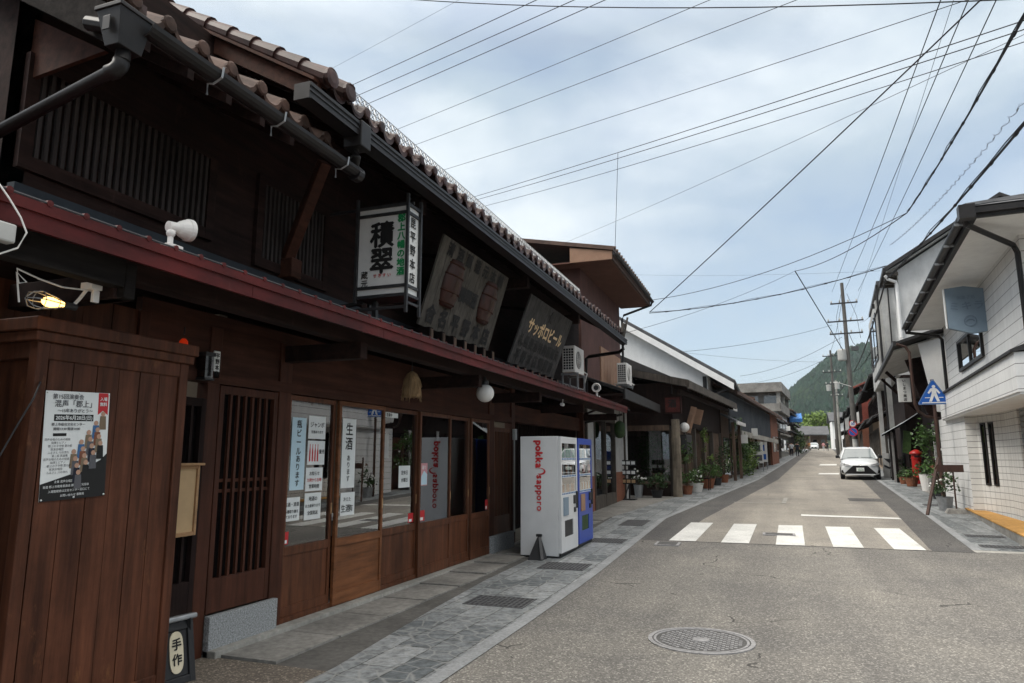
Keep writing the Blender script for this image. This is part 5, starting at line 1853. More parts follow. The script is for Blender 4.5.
for i in range(3):
    b.box(-1.38 + i * .09, -1.31 + i * .09, 8.285, 8.3, 1.8, 2.4)
b.build('door', 'wire_grey', t)
t = thing('wall_lamp', 'white round lamp on the front of the timber shop', 'lamp', (-1.1, 7.7, 2.5), M=LF)
b = MB(); b.ball(LF @ Vector((-1.05, 7.7, 2.68)), .17, 12); b.build('globe', 'lamp_white', t, smooth=True)
b = MB(LF); b.bar((-1.35, 7.7, 2.75), (-1.05, 7.7, 2.86), .04, .04); b.build('arm', 'metal_dark', t)
t = thing('wooden_ornament', 'pale carved wooden boards leaning above the shop cabinet', 'wooden ornament', (-1.2, 9.6, 2.6), M=LF)
b = MB(LF)
b.bar((-1.25, 9.2, 2.55), (-1.0, 9.3, 3.5), .05, .22); b.bar((-1.1, 9.9, 2.9), (-.95, 9.9, 3.45), .05, .4); b.bar((-1.2, 9.0, 2.75), (-1.05, 9.0, 3.2), .04, .16)
b.build('boards', 'beige_board', t)

# --- white storehouse behind --------------------------------------------------
h = thing('white_storehouse', 'white plastered storehouse with a tiled gable roof behind the timber shop', 'storehouse', (-7, 39, gz(39)))
def gable_x(x): return 5.10 + (-1.45 - x) * .632
b = MB()
b.prism([(-2.75, 35.6, .5), (-2.75, 35.6, gable_x(-2.75) - .25), (-7.2, 35.6, gable_x(-7.2) - .25), (-11.6, 35.6, gable_x(-2.75) - .25), (-11.6, 35.6, .5)], (0, 8.5, 0))
b.build('wall', 'plaster_bright', h)
b = MB()
b.hexa([(-1.5, 35.05, gable_x(-1.5)), (-7.2, 35.05, gable_x(-7.2)), (-7.2, 44.6, gable_x(-7.2)), (-1.5, 44.6, gable_x(-1.5)), (-1.5, 35.05, gable_x(-1.5) + .16), (-7.2, 35.05, gable_x(-7.2) + .16), (-7.2, 44.6, gable_x(-7.2) + .16), (-1.5, 44.6, gable_x(-1.5) + .16)])
b.hexa([(-7.2, 35.05, gable_x(-7.2)), (-12.9, 35.05, gable_x(-1.5)), (-12.9, 44.6, gable_x(-1.5)), (-7.2, 44.6, gable_x(-7.2)), (-7.2, 35.05, gable_x(-7.2) + .16), (-12.9, 35.05, gable_x(-1.5) + .16), (-12.9, 44.6, gable_x(-1.5) + .16), (-7.2, 44.6, gable_x(-7.2) + .16)])
y = 35.1
while y < 44.6:
    b.tube([(-1.45, y, gable_x(-1.45) + .17), (-7.2, y, gable_x(-7.2) + .17)], .06, 6)
    y += .30
b.build('roof', 'roof_grey', h)
b = MB()
b.hexa([(-1.5, 34.98, gable_x(-1.5) - .30), (-7.2, 34.98, gable_x(-7.2) - .30), (-7.2, 35.07, gable_x(-7.2) - .30), (-1.5, 35.07, gable_x(-1.5) - .30), (-1.5, 34.98, gable_x(-1.5) + .03), (-7.2, 34.98, gable_x(-7.2) + .03), (-7.2, 35.07, gable_x(-7.2) + .03), (-1.5, 35.07, gable_x(-1.5) + .03)])
b.hexa([(-1.9, 35.07, gable_x(-1.9) - .26), (-7.2, 35.07, gable_x(-7.2) - .26), (-7.2, 35.6, gable_x(-7.2) - .26), (-1.9, 35.6, gable_x(-1.9) - .26), (-1.9, 35.07, gable_x(-1.9) - .20), (-7.2, 35.07, gable_x(-7.2) - .20), (-7.2, 35.6, gable_x(-7.2) - .20), (-1.9, 35.6, gable_x(-1.9) - .20)])
b.build('barge_board', 'plaster_bright', h)
b = MB(); b.box(-1.46, -1.38, 35.0, 44.5, gable_x(-1.5) - .14, gable_x(-1.5) + .02); b.bar((-1.5, 35.2, 5.0), (-2.75, 35.5, 4.6), .07, .07); b.build('gutter', 'gutter_black', h)
b = MB(); b.box(-2.98, -2.80, 35.53, 35.6, 4.6, 5.6); b.build('shutter', 'roof_black', h)
b = MB(); b.prism([(-3.2, 26.5, 4.55), (-7.5, 26.5, 6.6), (-7.5, 26.5, 4.4)], (0, 8.2, 0)); b.build('annex_roof', 'roof_black', h)

# --- generic town houses further on -------------------------------------------
def town_house(M, side, t0, t1, nf, h1, h2, wallm, roofm, lab, upper='plaster_white', grp=None, pent=True, gf=None, storeys=2, name='town_house', glab='house', upm=None, detail=True):
    """side = +1 for the row on the right, -1 on the left; nf = facade distance from the kerb; h1 = height of the pent eave, h2 = of the main eave"""
    gf = gf or (gr if side > 0 else gl)
    z = gf((t0 + t1) / 2)
    zb = gf(t0) - .6
    s = side
    N = lambda n: s * n
    def bx(mb, na, nb, ta, tb, za, zb_):
        a, c = sorted((N(na), N(nb)))
        mb.box(a, c, ta, tb, za, zb_)
    h = thing(name, lab, glab, (N(nf + 3), (t0 + t1) / 2, z), grp, M=M)
    dep = 8.0
    b = MB(M); bx(b, nf, nf + dep, t0, t1, zb, z + h1 + .2); b.build('wall', wallm, h)
    b = MB(M); bx(b, nf + .12, nf + dep, t0 + .002, t1 - .002, z + h1 + .2, z + h2); b.build('upper_wall', upper, h)
    # windows and doors
    if detail:
        L = t1 - t0
        nb = max(2, int(L / 1.7))
        for i in range(nb):
            a = t0 + .15 + (L - .3) * i / nb
            c = t0 + .15 + (L - .3) * (i + 1) / nb - .12
            f = MB(M)
            tall = (i % 3 != 1)
            za = z + (.15 if tall else .8)
            bx(f, nf - .05, nf + .01, a, a + .07, za, z + h1 - .45); bx(f, nf - .05, nf + .01, c - .07, c, za, z + h1 - .45)
            bx(f, nf - .05, nf + .01, a, c, z + h1 - .5, z + h1 - .42); bx(f, nf - .05, nf + .01, a, c, za - .05, za + .06)
            bx(f, nf - .045, nf + .005, (a + c) / 2 - .03, (a + c) / 2 + .03, za, z + h1 - .45)
            o = f.build('sliding_door' if tall else 'window', 'grey_wood', h)
            g_ = MB(M); bx(g_, nf - .015, nf - .005, a + .07, c - .07, za + .05, z + h1 - .48); g_.build('pane', 'glass_dark', o)
            if h2 - h1 > 1.3:
                f = MB(M)
                zc0, zc1 = z + h1 + .75, z + h2 - .35
                bx(f, nf + .06, nf + .13, a, c, zc0 - .06, zc0); bx(f, nf + .06, nf + .13, a, c, zc1, zc1 + .06)
                k = 7
                for q in range(k + 1):
                    tt_ = a + (c - a) * q / k
                    bx(f, nf + .06, nf + .12, tt_ - .02, tt_ + .02, zc0, zc1)
                o = f.build('lattice_window', 'dark_wood', h)
                g_ = MB(M); bx(g_, nf + .105, nf + .115, a, c, zc0, zc1); g_.build('pane', 'glass_dark', o)
    if pent:
        b = MB(M)
        slab(b, N(nf - .85), z + h1 - .02, N(nf + .15), z + h1 + .38, t0 - .1, t1 + .1, .07)
        ribbed(b, N(nf - .85), z + h1 + .06, N(nf + .15), z + h1 + .46, t0, t1, .33, .035)
        b.build('pent_roof', roofm, h)
        b = MB(M)
        k = t0 + .2
        while k < t1:
            slab(b, N(nf - .8), z + h1 - .11, N(nf), z + h1 + .2, k, k + .06, .08)
            k += .6
        b.build('pent_rafters', 'dark_wood', h)
    b = MB(M)
    rz = z + h2 + .42 * (dep / 2 + .9)
    slab(b, N(nf - .8), z + h2 - .02, N(nf + dep / 2), rz, t0 - .25, t1 + .25, .12)
    slab(b, N(nf + dep / 2), rz, N(nf + dep + .8), z + h2 - .02, t0 - .25, t1 + .25, .12)
    ribbed(b, N(nf - .82), z + h2 + .10, N(nf + dep / 2), rz + .12, t0 - .2, t1 + .2, .32, .05)
    b.build('roof', roofm, h)
    b = MB(M)
    for tt_ in (t0 + .001, t1 - .061):
        b.prism([(N(nf + .12), tt_, z + h2 - .05), (N(nf + dep), tt_, z + h2 - .05), (N(nf + dep / 2), tt_, rz - .04)], (0, .06, 0))
    b.build('gable', upper, h)
    b = MB(M)
    bx(b, nf - .90, nf - .80, t0 - .25, t1 + .25, z + h2 - .08, z + h2 + .03)
    b.build('gutter', 'gutter_black', h)
    b = MB(M)
    k = t0
    while k < t1:
        slab(b, N(nf - .78), z + h2 - .12, N(nf + .12), z + h2 + .24, k, k + .07, .08)
        k += .7
    b.build('rafters', 'dark_wood', h)
    return h
# low porches with pale edges, then the long blue grey building
h = thing('low_wooden_shop', 'low wooden shop with pale edged small roofs between timber shop and blue grey building', 'shop', (-2, 18.8, gl(18.8)), M=LF)
b = MB(LF); b.box(-2.6, -1.3, 17.4, 19.8, gl(17), 3.9); b.build('wall', 'weathered_wood', h)
b = MB(LF)
slab(b, -.55, 3.25, -1.5, 3.75, 17.3, 20.0, .10); slab(b, -.9, 4.0, -2.6, 4.5, 17.4, 19.9, .10)
b.build('roof', 'roof_grey', h)
b = MB(LF); b.box(-.58, -.5, 17.25, 20.1, 3.18, 3.34); b.box(-.95, -.86, 17.3, 20, 3.95, 4.12); b.build('fascia', 'plaster_white', h)
b = MB(LF)
for t_ in (17.5, 19.6):
    b.box(-.85, -.72, t_, t_ + .13, gl(t_) - .1, 3.3)
b.build('post', 'weathered_wood', h)
b = MB(LF); b.box(-1.29, -1.26, 17.7, 19.5, gl(18) + .2, 2.6); b.build('pane', 'glass_dark', h)

h = thing('blue_grey_building', 'long building with blue grey corrugated upper wall, brown roof edge and red brown end', 'building', (-1.9, 33, gl(33)), M=LF)
b = MB(LF)
zt = 4.95
b.box(-2.3, -1.25, 20.0, 41.0, 2.9, zt)
b.build('upper_wall', 'corrugated_blue', h)
b = MB(LF)
k = 20.1
while k < 41:
    b.box(-1.25, -1.22, k, k + .08, 2.95, zt - .05)
    k += .35
b.build('wall_ribs', 'corrugated_blue', h)
b = MB(LF); b.box(-2.3, -1.2, 41.0, 47.0, gl(41) - .5, 5.3); b.build('end_wall', 'brick_brown', h)
b = MB(LF); b.box(-2.3, -1.5, 20.0, 41.0, gl(20) - .5, 2.9); b.build('lower_wall', 'tan_wall', h)
b = MB(LF)
slab(b, -.80, zt - .02, -2.6, zt + .55, 19.8, 47.3, .08); ribbed(b, -.80, zt + .08, -2.6, zt + .65, 19.9, 47.2, .42, .05)
b.build('roof', 'roof_brown', h)
b = MB(LF); b.box(-.86, -.78, 19.8, 47.3, zt - .10, zt + .06); b.build('fascia', 'roof_brown', h)
b = MB(LF)
b.box(-1.5, -.75, 20.0, 41.0, 2.86, 2.98); b.box(-.78, -.70, 20.0, 41.0, 2.72, 3.0)
b.build('canopy', 'concrete_pale', h)
b = MB(LF)
for k in range(6):
    t_ = 20.2 + k * 4.1
    b.box(-1.5, -1.34, t_, t_ + .2, gl(t_) - .3, 2.86)
b.build('post', 'weathered_wood', h)
for k in range(5):
    t_ = 20.6 + k * 4.1
    b = MB(LF); b.box(-1.5, -1.44, t_, t_ + 3.5, gl(t_) + .1, gl(t_) + .25); b.box(-1.5, -1.44, t_, t_ + 3.5, 2.5, 2.62)
    for q in range(5):
        b.box(-1.5, -1.44, t_ + q * .86, t_ + q * .86 + .07, gl(t_) + .1, 2.6)
    o = b.build('sliding_door', 'grey_wood', h)
    b = MB(LF); b.box(-1.49, -1.48, t_, t_ + 3.5, gl(t_) + .2, 2.5); b.build('pane', 'glass_dark', o)
for k, t_ in enumerate((42.0, 44.6)):
    b = MB(LF); b.box(-1.2, -1.14, t_, t_ + 1.5, gl(t_) + 1.0, gl(t_) + 2.2); o = b.build('window_frame', 'metal_grey', h)
    b = MB(LF); b.box(-1.135, -1.13, t_ + .08, t_ + 1.42, gl(t_) + 1.08, gl(t_) + 2.12); b.build('pane', 'glass_dark', o)


town_house(LF, -1, 48, 56, 2.1, 2.7, 3.6, 'weathered_wood', 'roof_grey', 'wooden town house just past the red brown wall end', upper='plaster_white')
town_house(LF, -1, 56.4, 65, 2.4, 2.7, 3.8, 'grey_wood', 'roof_brown', 'brown roofed wooden town house before the concrete block', upper='weathered_wood')
h = thing('tan_walled_house', 'tan upper wall with a shallow brown roof peeping over the blue grey building', 'house', (-3, 55, gz(55)))
b = MB(); b.box(-6.5, -1.35, 53, 58, gz(53), 5.95); b.build('wall', 'beige_board', h)
b = MB(); b.hexa([(-6.8, 52.6, 6.75), (-.9, 52.6, 5.75), (-.9, 58.4, 5.75), (-6.8, 58.4, 6.75), (-6.8, 52.6, 6.9), (-.9, 52.6, 5.9), (-.9, 58.4, 5.9), (-6.8, 58.4, 6.9)]); b.build('roof', 'roof_brown', h)
b = MB(); b.box(-4.2, -3.0, 52.96, 53.0, 4.9, 5.8); o = b.build('window_frame', 'grey_wood', h)
b = MB(); b.box(-4.1, -3.1, 52.95, 52.958, 4.98, 5.72); b.build('pane', 'glass_dark', o)
# grey concrete block
h = thing('concrete_block', 'grey concrete three storey building with open balconies above the left roofs', 'apartment building', (-6, 74, gl(74)), M=LF)
zc = gl(70)
b = MB(LF)
b.box(-12, -2.7, 67, 80, zc - 1, zc + 5.3)
b.box(-12, -3.6, 68.2, 80, zc + 5.3, zc + 7.3)
b.build('wall', 'concrete', h)
b = MB(LF)
b.box(-12, -2.1, 66.6, 80.4, zc + 7.3, zc + 8.35)
b.box(-12, -2.3, 66.8, 80.2, zc + 5.1, zc + 5.35); b.box(-12, -2.3, 66.8, 80.2, zc + 2.5, zc + 2.75)
b.box(-2.45, -2.3, 66.8, 80.2, zc + 5.35, zc + 6.1); b.box(-7, -2.3, 66.8, 66.95, zc + 5.35, zc + 6.0)
b.build('slab', 'concrete', h)
b = MB(LF)
for (n, t_) in ((-2.6, 67.0), (-2.6, 73), (-2.6, 79.6), (-6.5, 67.0)):
    b.box(n - .15, n + .25, t_, t_ + .4, zc + 5.3, zc + 7.3)
b.build('pillar', 'concrete_pale', h)
for k, (a, c) in enumerate(((68, 71), (72, 75), (76, 79))):
    for q, zz in enumerate((.6, 3.2)):
        b = MB(LF); b.box(-2.72, -2.62, a, c, zc + zz, zc + zz + 1.5); o = b.build('window_frame', 'metal_grey', h)
        b = MB(LF); b.box(-2.62, -2.61, a + .1, c - .1, zc + zz + .1, zc + zz + 1.4); b.build('pane', 'glass_dark', o)
for a in (-6.2, -4.2):
    b = MB(LF); b.box(a, a + 1.4, 68.14, 68.2, zc + 5.5, zc + 7.0); o = b.build('window_frame', 'metal_grey', h)
    b = MB(LF); b.box(a + .08, a + 1.32, 68.12, 68.14, zc + 5.6, zc + 6.9); b.build('pane', 'glass_dark', o)
town_house(LF, -1, 82, 91, 3.0, 2.9, 5.4, 'weathered_wood', 'roof_grey', 'town house past the concrete block on the left', upper='plaster_grey')
town_house(LF, -1, 91.5, 100, 3.3, 2.9, 6.0, 'tan_wall', 'roof_brown', 'pale tan house beyond the strolling couple', upper='tan_wall')
town_house(LF, -1, 100.5, 112, 3.8, 2.8, 5.0, 'weathered_wood', 'roof_grey', 'far wooden house on the left near the bend', upper='plaster_white')
town_house(LF, -1, 113, 130, 4.6, 2.8, 4.6, 'grey_wood', 'roof_grey', 'farthest wooden house of the left row', upper='weathered_wood')
t = thing('tarpaulin', 'bright blue tarpaulin on a roof at the far left bend', 'tarpaulin', (3.2, 112, 7.0))
b = MB()
n = 8
vs = [(2.6 + 1.9 * i / n, 111 + 2.5 * j / n, 7.3 + .9 * j / n + .05 * math.sin(i * 2.1 + j * 1.3)) for i in range(n + 1) for j in range(n + 1)]
b.add(vs, [(i * (n + 1) + j, i * (n + 1) + j + 1, (i + 1) * (n + 1) + j + 1, (i + 1) * (n + 1) + j) for i in range(n) for j in range(n)])
b.add([(2.6, 111, 7.3), (4.5, 111, 7.3), (4.5, 111, 6.8), (2.6, 111, 6.8)], [(0, 1, 2, 3)])
b.build('sheet', 'tarp_blue', t)

# houses closing the view
for i, (x0, x1, y, hh, rm, wm, lab) in enumerate([
        (3.5, 8.2, 176, 3.2, 'roof_grey', 'weathered_wood', 'far wide grey roof closing the street on the left'),
        (9.0, 12.5, 182, 3.2, 'roof_grey', 'weathered_wood', 'far grey roofed wooden house facing down the street'),
        (12.8, 15.8, 168, 6.0, 'roof_grey', 'plaster_bright', 'far white walled house near the bend'),
        (-2.5, 3.2, 186, 4.4, 'roof_brown', 'tan_wall', 'far brown roofed house behind the left row')]):
    zz = gz(y)
    h = thing('far_house', lab, 'house', ((x0 + x1) / 2, y, zz), 'far houses closing the street')
    b = MB(); b.box(x0, x1, y, y + 7, zz - 1, zz + hh); b.build('wall', wm, h)
    b = MB()
    b.hexa([(x0 - .6, y - .8, zz + hh - .1), (x1 + .6, y - .8, zz + hh - .1), (x1 + .6, y + 3.5, zz + hh + 2.0), (x0 - .6, y + 3.5, zz + hh + 2.0), (x0 - .6, y - .8, zz + hh + .1), (x1 + .6, y - .8, zz + hh + .1), (x1 + .6, y + 3.5, zz + hh + 2.2), (x0 - .6, y + 3.5, zz + hh + 2.2)])
    b.hexa([(x0 - .6, y + 7.8, zz + hh - .1), (x1 + .6, y + 7.8, zz + hh - .1), (x1 + .6, y + 3.5, zz + hh + 2.0), (x0 - .6, y + 3.5, zz + hh + 2.0), (x0 - .6, y + 7.8, zz + hh + .1), (x1 + .6, y + 7.8, zz + hh + .1), (x1 + .6, y + 3.5, zz + hh + 2.2), (x0 - .6, y + 3.5, zz + hh + 2.2)])
    b.build('roof', rm, h)
    for q in range(2):
        a = x0 + (x1 - x0) * (q + .2) / 2
        b = MB(); b.box(a, a + 1.0, y - .05, y, zz + .3, zz + 2.2); o = b.build('window_frame', 'grey_wood', h)
        b = MB(); b.box(a + .08, a + .92, y - .06, y - .051, zz + .4, zz + 2.1); b.build('pane', 'glass_dark', o)
# ================================================================== RIGHT ROW
# --- white tile clad corner building ------------------------------------------
wb = thing('white_corner_building', 'white tile clad corner building with a deep white eave and narrow dark windows', 'building', (3.5, 5, gr(5)), M=RF)
def wallseg(mb, p, q, z0, z1, th=.12):
    p, q = Vector((p[0], p[1], 0)), Vector((q[0], q[1], 0))
    d = (q - p).normalized()
    n_ = Vector((d.y, -d.x, 0)) * th       # to the building side when walking towards +t on the right row
    mb.hexa([p + UP * z0, q + UP * z0, q + n_ + UP * z0, p + n_ + UP * z0, p + UP * z1, q + UP * z1, q + n_ + UP * z1, p + n_ + UP * z1])
b = MB(RF)
wallseg(b, (1.08, 6.55), (.97, 10.4), 0.1, 2.75)
wallseg(b, (.97, 10.4), (6, 10.4), 0.1, 2.75)
wallseg(b, (1.2, 9.0), (6, 9.0), 2.7, 5.3)
b.build('panel_wall', 'siding_white', wb)
b = MB(RF)
wallseg(b, (1.55, 5.62), (1.30, 6.5), 0.1, 2.75)
wallseg(b, (1.30, 6.5), (1.08, 6.55), 0.1, 2.75)
wallseg(b, (1.64, 5.12), (1.55, 5.62), 0.1, 2.75)
wallseg(b, (1.66, 3.9), (1.64, 5.12), 0.1, 2.75)
wallseg(b, (1.66, .2), (1.66, 1.2), 0.1, 2.75)
wallseg(b, (6, .2), (1.66, .2), 0.1, 2.75)
b.build('tile_wall', 'tile_white', wb)
b = MB(RF)
for k in range(22):
    b.box(1.70, 1.74, 1.2, 3.9, .2 + k * .115, .2 + k * .115 + .09)
b.box(1.74, 1.80, 1.2, 3.9, .1, 2.75)
b.build('shutter', 'metal_grey', wb)
d1 = Vector((1.30 - 1.55, 6.5 - 5.62, 0)).normalized()
for f0, f1 in ((.12, .30), (.52, .72)):
    b = MB(RF)
    p = Vector((1.55, 5.62, 0)) + d1 * (.91 * f0)
    q = Vector((1.55, 5.62, 0)) + d1 * (.91 * f1)
    nn = Vector((-d1.y, d1.x, 0))
    if nn.x > 0: nn = -nn
    def bb_(mb, p, q, o0, o1, z0, z1):
        mb.hexa([p + nn * o0 + UP * z0, q + nn * o0 + UP * z0, q + nn * o1 + UP * z0, p + nn * o1 + UP * z0, p + nn * o0 + UP * z1, q + nn * o0 + UP * z1, q + nn * o1 + UP * z1, p + nn * o1 + UP * z1])
    e = d1 * .02
    bb_(b, p - e, p + e, 0, .03, .98, 2.46); bb_(b, q - e, q + e, 0, .03, .98, 2.46); bb_(b, p + e, q - e, 0, .03, .98, 1.02); bb_(b, p + e, q - e, 0, .03, 2.42, 2.46)
    o = b.build('window_frame', 'gutter_black', wb)
    b = MB(RF); bb_(b, p + e, q - e, .004, .012, 1.02, 2.42); b.build('pane', 'glass_dark', o)
b = MB(RF)
b.box(.90, 6, -.25, 9.15, 2.70, 3.36)
b.build('overhang_band', 'siding_white', wb)
b = MB(RF); b.box(.93, 6, -.22, 9.12, 2.66, 2.70); b.build('overhang_soffit', 'plaster_bright', wb)
b = MB(RF)
b.hexa([(.84, -.3, 3.36), (1.2, -.3, 3.40), (1.2, 9.2, 3.40), (.84, 9.2, 3.36), (.84, -.3, 3.40), (1.2, -.3, 3.55), (1.2, 9.2, 3.55), (.84, 9.2, 3.40)])
b.build('band_flashing', 'roof_black', wb)
b = MB(RF)
b.box(1.15, 6, -.3, 9.0, 3.45, 5.36)
b.build('upper_wall', 'siding_white', wb)
b = MB(RF)
b.box(1.09, 1.16, 3.55, 3.65, 3.78, 4.55); b.box(1.09, 1.16, 6.6, 6.7, 3.78, 4.55); b.box(1.09, 1.16, 3.65, 6.6, 3.78, 3.85); b.box(1.09, 1.16, 3.65, 6.6, 4.48, 4.55); b.box(1.10, 1.16, 5.1, 5.18, 3.85, 4.48)
o = b.build('window_frame', 'gutter_black', wb)
b = MB(RF); b.box(1.135, 1.145, 3.65, 6.6, 3.85, 4.48); b.build('pane', 'glass', o)
b = MB(RF); b.box(1.146, 1.149, 3.65, 6.6, 3.85, 4.48); b.build('curtain', 'paint_white', o)
b = MB(RF)
b.box(.34, 1.15, -1.6, 9.35, 5.34, 5.37); b.box(1.15, 7.2, -1.6, -.3, 5.34, 5.37)
b.build('soffit', 'plaster_bright', wb)
b = MB(RF)
b.box(.28, .36, -1.66, 9.4, 5.33, 5.52); b.box(.36, 7.2, -1.66, -1.58, 5.33, 5.52)
b.build('fascia', 'roof_black', wb)
b = MB(RF)
half_gutter(b, .21, 5.46, -1.7, 9.45, .075)
b.build('gutter', 'gutter_black', wb)
b = MB(RF)
vs, fs = [], []
for (za, zb2) in ((-1.74, -1.66),):
    b.box(.14, 7.2, za, zb2 - .01, 5.38, 5.47)
b.box(.10, .32, -1.80, -1.60, 5.30, 5.52)
b.build('end_gutter', 'gutter_black', wb)
b = MB(RF)
for k in range(9):
    b.box(.12, .30, -1.2 + k * 1.3, -1.17 + k * 1.3, 5.36, 5.40)
b.build('gutter_bracket', 'metal_grey', wb)
b = MB(RF)
E0 = [(.2, -1.72, 5.5), (7.2, -1.72, 5.5), (7.2, 9.45, 5.5), (.2, 9.45, 5.5)]
R0 = [(3.7, 1.8, 6.75), (3.7, 5.9, 6.75)]
b.add(E0 + R0, [(0, 1, 4), (1, 2, 5, 4), (2, 3, 5), (3, 0, 4, 5), (0, 3, 2, 1)])
for k in range(1, 9):
    f = k / 9
    za = 5.505 + 1.25 * f
    b.tube([(.2 + 3.5 * f, -1.72 + 3.52 * f, za), (7.2 - 3.5 * f, -1.72 + 3.52 * f, za)], .02, 5)
    b.tube([(.2 + 3.5 * f, -1.72 + 3.52 * f, za), (.2 + 3.5 * f, 9.45 - 3.55 * f, za)], .02, 5)
b.tube([E0[0], R0[0]], .06, 6)
b.build('roof', 'roof_grey', wb)
b = MB(RF)
b.tube([(.22, -1.5, 5.36), (.22, -1.5, 5.28), (1.02, -.5, 5.12), (1.08, -.44, 5.0), (1.08, -.44, 3.6)], .045, 8)
b.tube([(.22, 9.2, 5.38), (.22, 9.2, 5.28), (1.02, 9.1, 5.10), (1.10, 9.1, 5.0), (1.10, 9.1, 3.4)], .045, 8)
b.build('downpipe', 'gutter_black', wb)
b = MB(RF)
b.hexa([(.90, .5, -.1), (1.66, .5, -.1), (1.30, 7.3, -.1), (1.0, 7.3, -.1), (.90, .5, .30), (1.66, .5, .30), (1.30, 7.3, .34), (1.0, 7.3, .34)])
b.build('step', 'concrete', wb, bevel=.01)
b = MB(RF)
b.hexa([(.89, .49, .30), (1.66, .49, .30), (1.30, 7.3, .34), (.99, 7.3, .34), (.89, .49, .325), (1.66, .49, .325), (1.30, 7.3, .365), (.99, 7.3, .365)])
b.build('step_top', 'step_yellow', wb)

# projecting faded blue sign
t = thing('faded_blue_sign', 'faded blue projecting shop sign with a pointed lower edge on the white building', 'shop sign', (.85, 3, 4.2), M=RF)
b = MB(RF)
b.prism([(.44, 2.98, 5.20), (.80, 2.98, 5.23), (1.20, 2.98, 5.14), (1.18, 2.98, 4.24), (.88, 2.98, 4.20), (.46, 2.98, 4.34)], (0, .12, 0))
b.build('panel', 'faded_blue', t, bevel=.01)
b = MB(RF); b.box(.425, .445, 2.975, 3.105, 4.34, 5.20); b.build('pale_edge', 'sign_white', t)
b = MB()
rn = RF.to_3x3() @ XX
for i, ch in enumerate('ミキラ'):
    b.text(ch, RF @ Vector((.60 + i * .22, 2.978, 4.80)), rn, UP, .20, bold=.03)
b.text('御菓子処', RF @ Vector((.82, 2.978, 4.98)), rn, UP, .085, bold=.02)
b.build('lettering', 'faded_blue_ink', t)
b = MB(RF)
ring = [(.86 + .11 * math.cos(2 * PI * k / 32), 2.974, 4.47 + .11 * math.sin(2 * PI * k / 32)) for k in range(33)]
b.tube(ring, .008, 4)
ring = [(.86 + .07 * math.cos(2 * PI * k / 32) , 2.974, 4.46 + .05 * math.sin(2 * PI * k / 32)) for k in range(17)]
b.tube(ring, .008, 4)
b.build('emblem', 'faded_blue_ink', t)
b = MB(RF); b.box(1.18, 1.36, 3.0, 3.08, 4.93, 5.03); b.box(1.17, 1.36, 3.0, 3.08, 4.42, 4.52); b.tube([(1.30, 3.04, 5.12), (1.30, 3.04, 4.2)], .022, 8); b.bar((1.3, 3.04, 4.98), (1.3, 3.9, 4.98), .04, .04); b.build('bracket', 'gutter_black', t)

# --- tall grey white house behind it -------------------------------------------
hb = thing('grey_white_house', 'tall grey white house with sloping eave behind the white corner building', 'house', (4, 18, gr(18)), M=RF)
b = MB(RF)
b.prism([(.30, 11, 5.35), (.30, 11, 7.62), (3.2, 11, 9.45), (6.1, 11, 7.62), (6.1, 11, 5.35)], (0, 1.7, 0))
b.build('upper_wall', 'plaster_white', hb)
b = MB(RF)
def sb(mb, n0, z0, n1, z1, t0, t1, th): slab(mb, n0, z0, n1, z1, t0, t1, th)
sb(b, -.08, 7.60, 3.2, 9.60, 10.7, 13.0, .08); sb(b, 3.2, 9.60, 6.5, 7.60, 10.7, 13.0, .08)
ribbed(b, -.08, 7.70, 3.2, 9.70, 10.8, 12.9, .32, .04)
b.build('roof', 'roof_grey', hb)
b = MB(RF); sb(b, -.1, 7.53, 3.2, 9.56, 10.62, 10.7, .12); sb(b, 3.2, 9.56, 6.5, 7.53, 10.62, 10.7, .12); b.box(-.14, -.06, 10.62, 13.0, 7.52, 7.66); b.build('fascia', 'roof_black', hb)
b = MB(RF); sb(b, -.05, 7.52, .3, 7.70, 10.7, 12.95, .03); sb(b, .3, 7.70, 3.2, 9.50, 10.7, 11.0, .03); b.build('soffit', 'plaster_grey', hb)
b = MB(RF)
for k in range(4):
    b.box(-.05, .3, 10.8 + k * .6, 10.88 + k * .6, 7.42, 7.52)
b.build('rafters', 'grey_wood', hb)
b = MB(RF); b.tube([(-.08, 10.75, 7.42), (.0, 10.8, 7.30), (.22, 10.92, 7.22), (.24, 10.94, 7.1), (.24, 10.94, 5.4)], .05, 8); b.build('downpipe', 'plaster_bright', hb)
b = MB(RF)
sb(b, -.02, 5.05, 1.6, 5.55, 9.9, 20.5, .08); b.box(-.10, -.02, 9.8, 21.5, 5.0, 5.14)
ribbed(b, -.02, 5.14, 1.6, 5.64, 11, 20.4, .32, .045)
b.build('lower_roof', 'roof_black', hb)
b = MB(RF); sb(b, 0, 4.98, 1.6, 5.45, 11, 20.5, .04); b.build('lower_soffit', 'plaster_white', hb)
b = MB(RF); b.box(1.55, 6, 10.6, 20.5, gr(11) - .4, 5.5); b.build('lower_wall', 'dark_wood_upright', hb)
b = MB(RF)
b.prism([(.60, 10.2, 5.06), (1.5, 10.2, 5.3), (1.5, 10.2, 2.9), (.90, 10.2, 3.0)], (0, .10, 0))
b.build('wing_wall', 'plaster_bright', hb)
b = MB(RF); b.prism([(.5, 13.6, 5.0), (1.55, 13.6, 5.2), (1.55, 13.6, 3.0), (1.05, 13.6, 3.0)], (0, .08, 0)); b.build('dark_wing', 'dark_wood', hb)
b = MB(RF)
b.tube([(-.02, 9.72, 5.03), (.22, 9.74, 4.93), (.31, 9.75, 4.75), (.33, 9.75, 3.2), (.40, 9.8, 3.0), (.62, 10.1, 2.85), (.98, 10.5, 2.8)], .042, 8)
b.build('rain_pipe', 'rust_post', hb)
b = MB(RF)
b.bar((.1, 17.0, 4.98), (1.5, 17.0, 3.4), .10, .12); b.bar((.1, 20, 5), (1.5, 20, 3.4), .1, .1)
